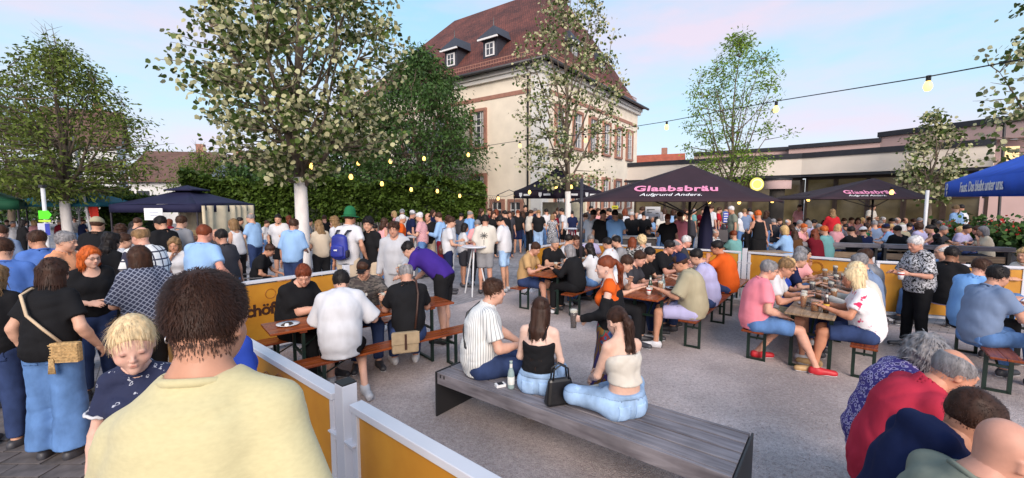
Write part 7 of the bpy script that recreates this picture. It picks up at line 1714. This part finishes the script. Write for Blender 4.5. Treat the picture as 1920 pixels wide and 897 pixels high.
# --- seated terrace guests
GT = 'guests seated on the terrace'
TS = [(1470, 418, 66, -35, 'F', 'long:lblue', 'bob:blond', 'person in pale blue shirt at the left terrace end'), (1490, 432, 66, 10, 'F', 'tee:brown', 'long:hbrown', 'person in dark brown behind the bench back'), (1508, 421, 58, 160, 'F', 'tee:rose', 'short:ginger', 'person in pink facing the camera'), (1527, 430, 67, 5, 'F', 'tee:wine', 'long:auburn', 'person in wine red behind the bench back'), (1545, 421, 67, -25, 'M', 'tee:teal', 'short:ginger', 'person in pale teal t-shirt, back turned'),
      (1500, 411, 50, 150, 'M', 'tee:speckle', 'short:hgrey', 'person in speckled shirt at the terrace table'), (1478, 404, 48, 170, 'M', 'tee:lblue', 'balding:hwhite', 'person in blue behind the black dress'), (1462, 398, 44, 150, 'M', 'tee:navy', 'short:hbrown', 'person in navy at the far left terrace tables'), (1514, 398, 46, -160, 'F', 'tee:rose', 'short:hblack', 'person in rose seated before the pale rose top'), (1527, 402, 48, 120, 'M', 'tee:white', 'short:hblack', 'person in white left of the red dress'), (1516, 412, 52, 30, 'F', 'tee:lilac', 'bob:hgrey', 'person in lilac left of the teal t-shirt'),
      (1596, 425, 66, 0, 'M', 'tee:black', 'short:hblack', 'person in black left of the white cap'), (1618, 427, 66, 0, 'M', 'tee:navy', 'short:hbrown', 'person with white cap and navy t-shirt, back turned'), (1583, 396, 44, 165, 'M', 'tee:bluegrey', 'short:hbrown', 'person in grey blue right of the red dress'), (1597, 397, 43, 160, 'F', 'tee:rose', 'short:hbrown', 'person in rose right of the grey blue person'), (1609, 398, 43, -150, 'F', 'tee:pinkcheck', 'bob:hbrown', 'person in pink patterned top on the terrace'), (1640, 405, 52, 20, 'M', 'tee:bluegrey', 'short:hgrey', 'person in grey blue behind the navy cap, back turned'),
      (1661, 416, 60, -40, 'M', 'shirt:lblue', 'short:hbrown', 'person with navy cap and pale blue shirt on the terrace'), (1683, 420, 66, 10, 'M', 'tee:black', 'short:hblack', 'person in black above the printed blouse'), (1690, 412, 58, -20, 'F', 'long:khaki', 'bob:hwhite', 'person with khaki cap behind the black shirt'), (1656, 391, 42, 160, 'M', 'tee:white', 'short:hwhite', 'person in white far back'), (1672, 398, 44, -30, 'M', 'tee:white', 'short:hblack', 'person in white t-shirt leaning at the far table'), (1684, 391, 43, 170, 'M', 'shirt:lilac', 'balding:hwhite', 'person in lilac shirt far back'), (1698, 391, 43, -170, 'M', 'tee:bluegrey', 'balding:hbrown', 'person in grey blue far back'),
      (1713, 400, 46, -20, 'M', 'tee:royal', 'short:hbrown', 'person in bright blue left of the white mast'), (1725, 391, 43, 150, 'F', 'tee:rose', 'short:hgrey', 'person in rose beside the white mast'), (1722, 413, 58, -10, 'M', 'tee:lilac', 'curly:hbrown', 'person in lilac before the mast'), (1743, 420, 62, -60, 'F', 'tank:rose', 'bun:hblack', 'person in rose tank top in profile on the terrace'), (1752, 393, 48, 20, 'F', 'tee:black', 'long:hblack', 'person in black t-shirt right of the mast'), (1764, 401, 50, 160, 'M', 'tee:black', 'balding:hgrey', 'person in black facing the camera on the terrace'), (1781, 403, 52, 165, 'M', 'tee:green', 'balding:hgrey', 'person in dark green looking down'),
      (1770, 424, 62, 150, 'M', 'tee:charcoal', 'short:hgrey', 'person in charcoal at the right terrace table'), (1756, 440, 70, 0, 'F', 'tee:black', 'long:hblack', 'person in black just right of the printed blouse'), (1814, 417, 62, 165, 'M', 'tee:lilac', 'short:hblack', 'person in lilac t-shirt bending over the right terrace table'), (1843, 424, 68, -60, 'F', 'tee:cream', 'bob:hgrey', 'person in beige t-shirt at the right end of the terrace'), (1832, 424, 62, -50, 'F', 'tee:charcoal', 'long:hbrown', 'person in charcoal bending beside the beige t-shirt'), (1630, 398, 42, 10, 'M', 'tee:navy', 'short:hbrown', 'person in navy below the standing person in black'), (1450, 405, 46, -40, 'M', 'tee:charcoal', 'short:hgrey', 'person in charcoal behind the black dress person'), (1554, 404, 46, 90, 'M', 'tee:olive', 'short:hbrown', 'person in olive beside the red dress')]
for i, (px, hy, s, fc, sx, tp_, hr, lb) in enumerate(TS):
    z0 = 0.0; Y = FPX / s; zt = atY(px, hy, Y).z; H_ = 1.72 + .06 * (i % 3)
    person(lb, px=px, s=s, sit=True, face=fc, fem=sx == 'F', top=tp_, bot=('jeans:ddenim', 'shorts:charcoal', 'trousers:black')[i % 3], hair=hr, H=max(1.5, min(1.95, (zt - .42) / .9 * 1.75)), arms=(('table', 'table'), ('table', 'lap'), ('chin', 'table'), ('reach', 'table'))[i % 4], lean=8 + (i * 7) % 14, hat={1618: 'cap:white', 1661: 'cap:navy', 1690: 'cap:khaki'}.get(px), group=GT)
Z = [(1561, 393, 50, 20, 'F', 'long:red', 'trousers:black', 'wavy:dblond', 'person in long red top standing on the terrace'), (1500, 384, 40, 170, 'F', 'tee:rose', 'jeans:black', 'short:hbrown', 'person in pale rose standing before the hall glazing'), (1637, 382, 40, 165, 'M', 'tee:offwhite', 'trousers:black', 'short:hbrown', 'person in pale top standing before the hall glazing'), (1792, 384, 52, -10, 'M', 'tee:lblue', 'jeans:denim', 'short:dblond', 'person in pale blue vest standing right of the mast'), (1802, 383, 46, -30, 'M', 'tee:white', 'trousers:black', 'short:hblack', 'person in white behind the pale blue vest')]
crowd(Z, GT)
# more guests packed between the others
XS = [(1098, 400, 58, 'M', 'tee:grey', 'grey'), (1122, 391, 50, 'F', 'tee:rose', 'rose'), (1142, 391, 50, 'M', 'polo:navy', 'navy'), (1163, 401, 60, 'F', 'tee:cream', 'cream'), (1194, 399, 48, 'M', 'tee:lblue', 'pale blue'), (1230, 392, 47, 'M', 'tee:black', 'black'), (1246, 391, 46, 'F', 'tee:white', 'white'), (1269, 404, 58, 'M', 'tee:olive', 'olive'), (1292, 399, 56, 'M', 'tee:charcoal', 'charcoal'), (1302, 391, 44, 'F', 'tee:teal', 'teal'), (1318, 391, 44, 'M', 'tee:wine', 'wine red'), (1396, 392, 46, 'M', 'polo:bluegrey', 'grey blue'), (1405, 391, 44, 'F', 'tee:orange', 'orange')]
for i, (px, hy, s, sx, tp_, cn_) in enumerate(XS): person('person in %s top packed in the crowd behind the large parasol' % cn_, px=px, hy=hy, s=s, face=(20, 160, -70, 80, -150, 10)[i % 6], fem=sx == 'F', top=tp_, bot=('jeans:denim', 'shorts:beige', 'trousers:black')[i % 3], hair=('short:hbrown', 'bob:hbrown', 'short:hblack', 'wavy:dblond', 'balding:hgrey')[i % 5] if sx == 'F' or i % 5 not in (1, 3) else 'short:dblond', arms=(('hold', 'down'), ('front', 'hold'), ('drink', 'down'))[i % 3], group=GU)
XS = [(1484, 412, 54, 'tee:wine', 'wine red'), (1536, 412, 54, 'tee:black', 'black'), (1572, 412, 56, 'tee:rose', 'rose'), (1586, 409, 50, 'tee:white', 'white'), (1628, 411, 54, 'polo:green', 'green'), (1650, 402, 46, 'tee:orange', 'orange'), (1672, 408, 50, 'tee:pink', 'pink'), (1706, 409, 52, 'tee:charcoal', 'charcoal'), (1734, 404, 48, 'tee:cream', 'cream'), (1790, 412, 54, 'tee:teal', 'teal'), (1800, 423, 60, 'tee:lblue', 'pale blue'), (1858, 408, 50, 'tee:olive', 'olive'), (1545, 396, 42, 'tee:purple', 'purple'), (1570, 392, 41, 'tee:lilac', 'lilac'), (1618, 391, 40, 'tee:tan', 'tan')]
for i, (px, hy, s, tp_, cn_) in enumerate(XS): person('person in %s top squeezed in at the terrace tables' % cn_, px=px, s=s, sit=True, face=(-20, 165, 70, -70, 150)[i % 5], fem=i % 2 == 0, top=tp_, bot='jeans:ddenim', hair=('wavy:hbrown', 'short:hgrey', 'bob:blond', 'short:hblack')[i % 4], H=1.7 + .07 * (i % 3), arms=(('table', 'table'), ('chin', 'table'), ('sip', 'table'))[i % 3], lean=6 + (i * 5) % 16, group=GT)
# terrace tables, mostly hidden by the guests
for i, (px, s) in enumerate(((1500, 58), (1570, 62), (1640, 58), (1710, 55), (1800, 64), (1500, 46), (1600, 45), (1700, 46))):
    p = gp(px, s); table('beer table among the terrace guests, mostly hidden', p - Vector((.8, .2, 0)), Vector((.93, -.36, 0)), top=M_worn)
for i in range(10):
    px, s = ((1480, 58), (1520, 58), (1560, 60), (1655, 58), (1720, 56), (1785, 64), (1805, 64), (1820, 63), (1630, 57), (1700, 46))[i]; p = gp(px, s); put(('beer', 'empty', 'mug')[i % 3], p, 'one of the glasses on the terrace tables', .761, group='glasses on the terrace tables')
tapo = empty('beer_tap', atY(1357, 440, 17.2).xy.to_3d()); tag(tapo, 'tall steel beer tap column with blue label between the red shirts', 'beer tap')
MB().box((0, 0, .5), (.7, .5, 1.0)).build('counter', M_gst, tapo); MB().tube([(0, 0, 1.0), (0, 0, 1.75)], .09, 12).build('column', M_metal, tapo, True); MB().box((0, -.1, 1.5), (.2, .02, .42)).build('label_plate', mat('blue_plate', (.05, .08, .4), .5), tapo)
for q in range(4): MB().box((0, -.113, 1.64 - q * .1), (.15, .004, .03)).build('print_bar', M_whitet, tapo)
for q in (-1, 1): MB().tube([(q * .04, -.09, 1.2), (q * .05, -.2, 1.18), (q * .05, -.21, 1.1)], .012, 6).build('spout', M_metal, tapo, True)
# --- far left crowd
GL = 'guests far away on the left'
Z = [(12, 415, 48, -60, 'M', 'tee:charcoal', 'jeans:denim', 'short:hbrown', 'person in charcoal under the green tent'), (24, 418, 52, 100, 'F', 'long:white', 'jeans:denim', 'short:hgrey', 'person in white by the green tent'), (44, 413, 56, 20, 'F', 'long:black', 'trousers:black', 'wavy:hblack', 'person in black left of the green arrow'), (62, 420, 50, -80, 'F', 'tee:rose', 'jeans:denim', 'bob:blond', 'person in rose left of the sign pole'), (112, 424, 48, 30, 'M', 'tee:wine', 'jeans:denim', 'balding:hgrey', 'person in wine red behind the peach shirt'), (124, 421, 46, 160, 'F', 'tee:white', 'jeans:denim', 'short:hwhite', 'person in white left of the white painted ash trunk'), (150, 412, 40, -160, 'F', 'tee:beige', 'jeans:denim', 'bob:hbrown', 'person in beige under the red flag'), (156, 418, 46, 20, 'M', 'tee:navy', 'jeans:denim', 'balding:hbrown', 'person in navy under the red flag'), (140, 417, 42, 150, 'M', 'tee:grey', 'jeans:denim', 'short:hbrown', 'person in grey beside the white painted ash trunk'), (258, 409, 74, 20, 'M', 'tee:charcoal', 'jeans:denim', 'short:hbrown', 'person in charcoal at the pavilion counter'), (250, 416, 72, -10, 'F', 'tee:navy', 'jeans:denim', 'bob:hblack', 'person in navy at the pavilion counter'), (362, 434, 92, 150, 'F', 'tee:rose', 'jeans:denim', 'wavy:blond', 'person in rose behind the light blue t-shirt'), (318, 411, 60, 10, 'F', 'tee:wine', 'jeans:denim', 'bob:auburn', 'person in wine red inside the pavilion'), (403, 430, 92, 170, 'M', 'tee:charcoal', 'jeans:denim', 'balding:hgrey', 'person in charcoal just right of the light blue t-shirt'), (450, 408, 60, 60, 'M', 'tee:black', 'jeans:denim', 'short:hblack', 'person in black behind the white sleeveless top'), (500, 414, 56, 90, 'M', 'tee:white', 'jeans:denim', 'short:hbrown', 'person in white behind the camp chair'), (541, 405, 56, -60, 'F', 'tee:wine', 'jeans:denim', 'wavy:auburn', 'person in wine red behind the white polo'), (580, 410, 62, 60, 'M', 'tee:grey', 'jeans:denim', 'short:hblack', 'person in grey right of the painted trunk'), (608, 404, 56, -30, 'M', 'tee:black', 'jeans:denim', 'short:hbrown', 'person in black between the beige and white tops'),
     (865, 400, 50, 20, 'M', 'tee:charcoal', 'jeans:denim', 'short:hblack', 'person in charcoal before the hedge end'), (903, 392, 46, 90, 'F', 'tee:black', 'jeans:denim', 'wavy:hbrown', 'person in black behind the cream printed shirt'), (918, 391, 44, -120, 'M', 'tee:wine', 'jeans:denim', 'short:hbrown', 'person in dark red before the arch'), (738, 396, 50, -90, 'F', 'tee:rose', 'jeans:denim', 'bob:blond', 'person in rose before the picket fence'), (812, 394, 46, 100, 'F', 'tee:navy', 'jeans:denim', 'bob:hbrown', 'person in navy far back at the hedge')]
crowd(Z, GL)
# ------------------------------------------------------------------ bags, drinks and things carried
def strap(name, pts, m, par, r=.008):
    g = MB(); g.tube(pts, r, 6); return g.build(name, m, par, True)
def wpt(J, p): return J['w'](p)
# straw bag of the woman in black
c = wpt(WB, (.20, -.13, .97)); bg_ = empty('straw_bag', c, WB['rz']); tag(bg_, 'woven straw shoulder bag with tassel on the person in blue jeans', 'bag')
g = MB().box((0, 0, 0), (.21, .05, .16)); o = g.build('pouch', M_straw, bg_, bevel=.012)
for k in range(7): MB().box((0, -.027, -.07 + k * .022), (.205, .006, .012)).build('weave_band', M_straw, bg_)
inv = Matrix.Rotation(-WB['rz'], 4, 'Z') @ Matrix.Translation(-c)
strap('strap', [inv @ wpt(WB, q) for q in ((.17, -.13, 1.05), (.10, -.185, 1.18), (-.0, -.195, 1.30), (-.085, -.13, 1.455), (-.09, -.03, 1.49), (-.06, .1, 1.42))], mat('pale_strap', (.6, .45, .3), .8), bg_, .011)
for k in range(9): strap('tassel', [(-.09 + k * .003, -.035, -.04), (-.10 + k * .006, -.04, -.16)], M_straw, bg_, .004)
# canvas bag
c = wpt(BAGM, (-.06, -.20, .50)); bg_ = empty('canvas_bag', c, BAGM['rz']); tag(bg_, 'beige canvas shoulder bag hanging behind the black shirted person', 'bag')
M_canv = mat('beige_canvas', (.36, .27, .17), .9, .15, 14, .004, 60)
MB().box((0, 0, -.02), (.30, .09, .24)).build('pouch', M_canv, bg_, bevel=.02); MB().box((0, -.05, .04), (.31, .015, .14)).build('flap', M_canv, bg_, bevel=.005); MB().box((-.0, -.06, 0), (.025, .008, .18)).build('strap_tab', M_ink, bg_)
inv = Matrix.Rotation(-BAGM['rz'], 4, 'Z') @ Matrix.Translation(-c)
strap('strap', [inv @ wpt(BAGM, q) for q in ((.05, -.20, .62), (.08, -.165, .82), (.10, -.12, 1.0), (.09, -.05, 1.13), (.08, .06, 1.14))], M_ink, bg_, .012)
# black handbag on the grey bench
q = SB + SL * 1.30 + SW * .14; bg_ = empty('handbag', (q.x, q.y, .452), .3); tag(bg_, 'black leather handbag on the grey bench between the camisole and the tube top', 'bag'); M_lea = mat('black_leather', (.012, .012, .014), .35, .2, 30, .003, 60)
g = MB(); g.add([(-.13, -.05, 0), (.13, -.05, 0), (.13, .06, 0), (-.13, .06, 0), (-.10, -.02, .22), (.10, -.02, .22), (.10, .03, .22), (-.10, .03, .22)], [(0, 3, 2, 1), (4, 5, 6, 7), (0, 1, 5, 4), (1, 2, 6, 5), (2, 3, 7, 6), (3, 0, 4, 7)]); g.build('pouch', M_lea, bg_, bevel=.025)
for y in (-.02, .03): strap('handle', [(-.07, y, .21), (-.06, y, .30), (0, y, .335), (.06, y, .30), (.07, y, .21)], M_lea, bg_, .008)
# black cross body strap of the striped man
T_ = B1['T']; l2 = B1['l2']; ch_ = B1['chs']; F_, U_ = B1['fw'](l2), B1['up'](l2); dd = T_[2][1] + .013
strap('cross_body_strap', [B1['nb'] + V3(-.10, 0, 0) + U_ * .01 + F_ * .03, B1['nb'] + V3(-.115, 0, 0) - F_ * .055 - U_ * .01, ch_ + V3(-.09, 0, 0) - F_ * (dd + .008) + U_ * .06, ch_ + V3(.0, 0, 0) - F_ * (dd + .02) - U_ * .08, ch_ + V3(.10, 0, 0) - F_ * (dd - .01) - U_ * .20, ch_ + V3(.175, 0, 0) - F_ * .02 - U_ * .27], M_lea, B1['obj'], .013)
# blue backpack
c = wpt(HATM, (0, -.215, 1.19)); bg_ = empty('backpack', c, HATM['rz']); tag(bg_, 'royal blue backpack worn by the person with the green hat', 'backpack'); M_bp = mat('blue_nylon', (.018, .028, .26), .55, .2, 8, .004, 30); M_bpd = mat('dark_nylon', (.012, .012, .03), .6, .2, 8)
f = Field(.016); f.add((0, 0, -.14), (0, 0, .14), .165, .14, .095, .075, right=(1, 0, 0), k=.03); v, F = f.mesh(); link('pack', mesh_np('pack', v, F), M_bp, bg_); f = Field(.016); f.add((0, -.08, -.14), (0, -.075, .0), .12, .12, .045, .04, right=(1, 0, 0), k=.03); v, F = f.mesh(); link('front_pocket', mesh_np('front_pocket', v, F), M_bp, bg_)
for s in (-1, 1): strap('shoulder_strap', [(s * .09, .03, .20), (s * .10, .10, .262), (s * .11, .24, .255), (s * .13, .33, .1), (s * .15, .25, -.1)], M_bpd, bg_, .02); f = Field(.014); f.add((s * .15, -.01, -.16), (s * .155, -.01, -.08), .03, .03, .05, .05, right=(1, 0, 0)); v, F = f.mesh(); link('side_pocket', mesh_np('side_pocket', v, F), M_bpd, bg_)
for s in (-1, 1): strap('logo_stroke', [(-.032, -.124, -.05 + s * .014 - s * .01), (-.015, -.124, -.05 + s * .006), (.015, -.124, -.05 + s * .006), (.032, -.124, -.05 + s * .014 - s * .01 + s * .006)], M_whitet, bg_, .006)
# brown shoulder bag
c = wpt(Q1, (.05, -.16, 1.0)); bg_ = empty('shoulder_bag', c, Q1['rz']); tag(bg_, 'brown leather shoulder bag on the person in white t-shirt', 'bag'); f = Field(.016); f.add((-.1, 0, .02), (.1, 0, -.03), .09, .08, .05, .05, right=(0, 0, 1)); v, F = f.mesh(); link('pouch', mesh_np('pouch', v, F), mat('brown_leather', (.09, .035, .018), .5, .2, 14), bg_); inv = Matrix.Rotation(-Q1['rz'], 4, 'Z') @ Matrix.Translation(-c); strap('strap', [inv @ wpt(Q1, q) for q in ((.1, -.14, 1.05), (.06, -.155, 1.25), (-.06, -.11, 1.46), (-.09, -.01, 1.48))], MATS['brown_leather'], bg_, .010)
# shirt print on the cream t-shirt
M_gp = mat('grey_print', (.10, .10, .10), .8, .2)
for k in range(9): strap('back_print', [(0, -.165, 1.30), (.085 * math.cos(k * .7), -.158, 1.30 + .075 * math.sin(k * .7))], M_gp, Q4['obj'], .006)
strap('back_print', [(0, -.168, 1.21), (0, -.172, 1.10)], M_gp, Q4['obj'], .005)
# small emblem on the navy jacket
# drinks in hands
def held(J, side, kind, label, up=.0, fwd=.06):
    w = J['WR'][side]; d = unit(J['WR'][side] - J['EL'][side]); p = wpt(J, w + d * .075); o = put(kind, (p.x, p.y), label, p.z - .09 + up); return o
held(W4, 0, 'darkbeer', 'dark beer glass held by the person in the orange top'); held(HOOD, 0, 'beer', 'beer cup held by the person in grey')
h = held(S1, 0, 'cup', 'food cone held by the standing person in printed blouse'); h['category'] = 'food'
# cardigan of the woman in orange
f = Field(.014); nb_, ch_, l2, fwv_, upv_ = W4['nb'], W4['chs'], W4['l2'], W4['fw'], W4['up']; X_ = V3(1, 0, 0)
pe = W4['pel']; T_ = W4['T']
f.add(pe + V3(0, 0, .02), ch_ + upv_(l2) * .02, T_[0][0] + .022, T_[2][0] + .026, T_[0][1] + .03, T_[2][1] + .03, right=X_, k=.05)
f.sub(ch_ + fwv_(l2) * .16 + V3(0, 0, .12), pe + fwv_(0) * .17 + V3(0, 0, .16), .115, .06, k=.02); f.cut(pe + V3(0, 0, -.02), (0, 0, -1)); f.cut(ch_ + upv_(l2) * .075, unit(upv_(l2)))
for i in (0, 1): a_, b_, w_ = W4['SH'][i], W4['EL'][i], W4['WR'][i]; f.add(a_ * .6 + b_ * .4, b_, .056, .053, k=.03, flata=True); f.add(b_, w_ * .95 + b_ * .05, .053, .040, k=.03, flat=True)
f.noise(.004, 50, 4); v, F = f.mesh(); link('cardigan', mesh_np('cardigan', v, F), M_cloth, W4['obj'], C['black'])
hb = MB(); c = W4['hd'] + W4['HR'] @ V3(-.08, -.005, -.04); hb.tube([c + V3(0, math.cos(a) * .012, math.sin(a) * .012) for a in [k * .6283 for k in range(11)]], .002, 6, False); hb.build('earring', M_metal, W4['obj'], True)
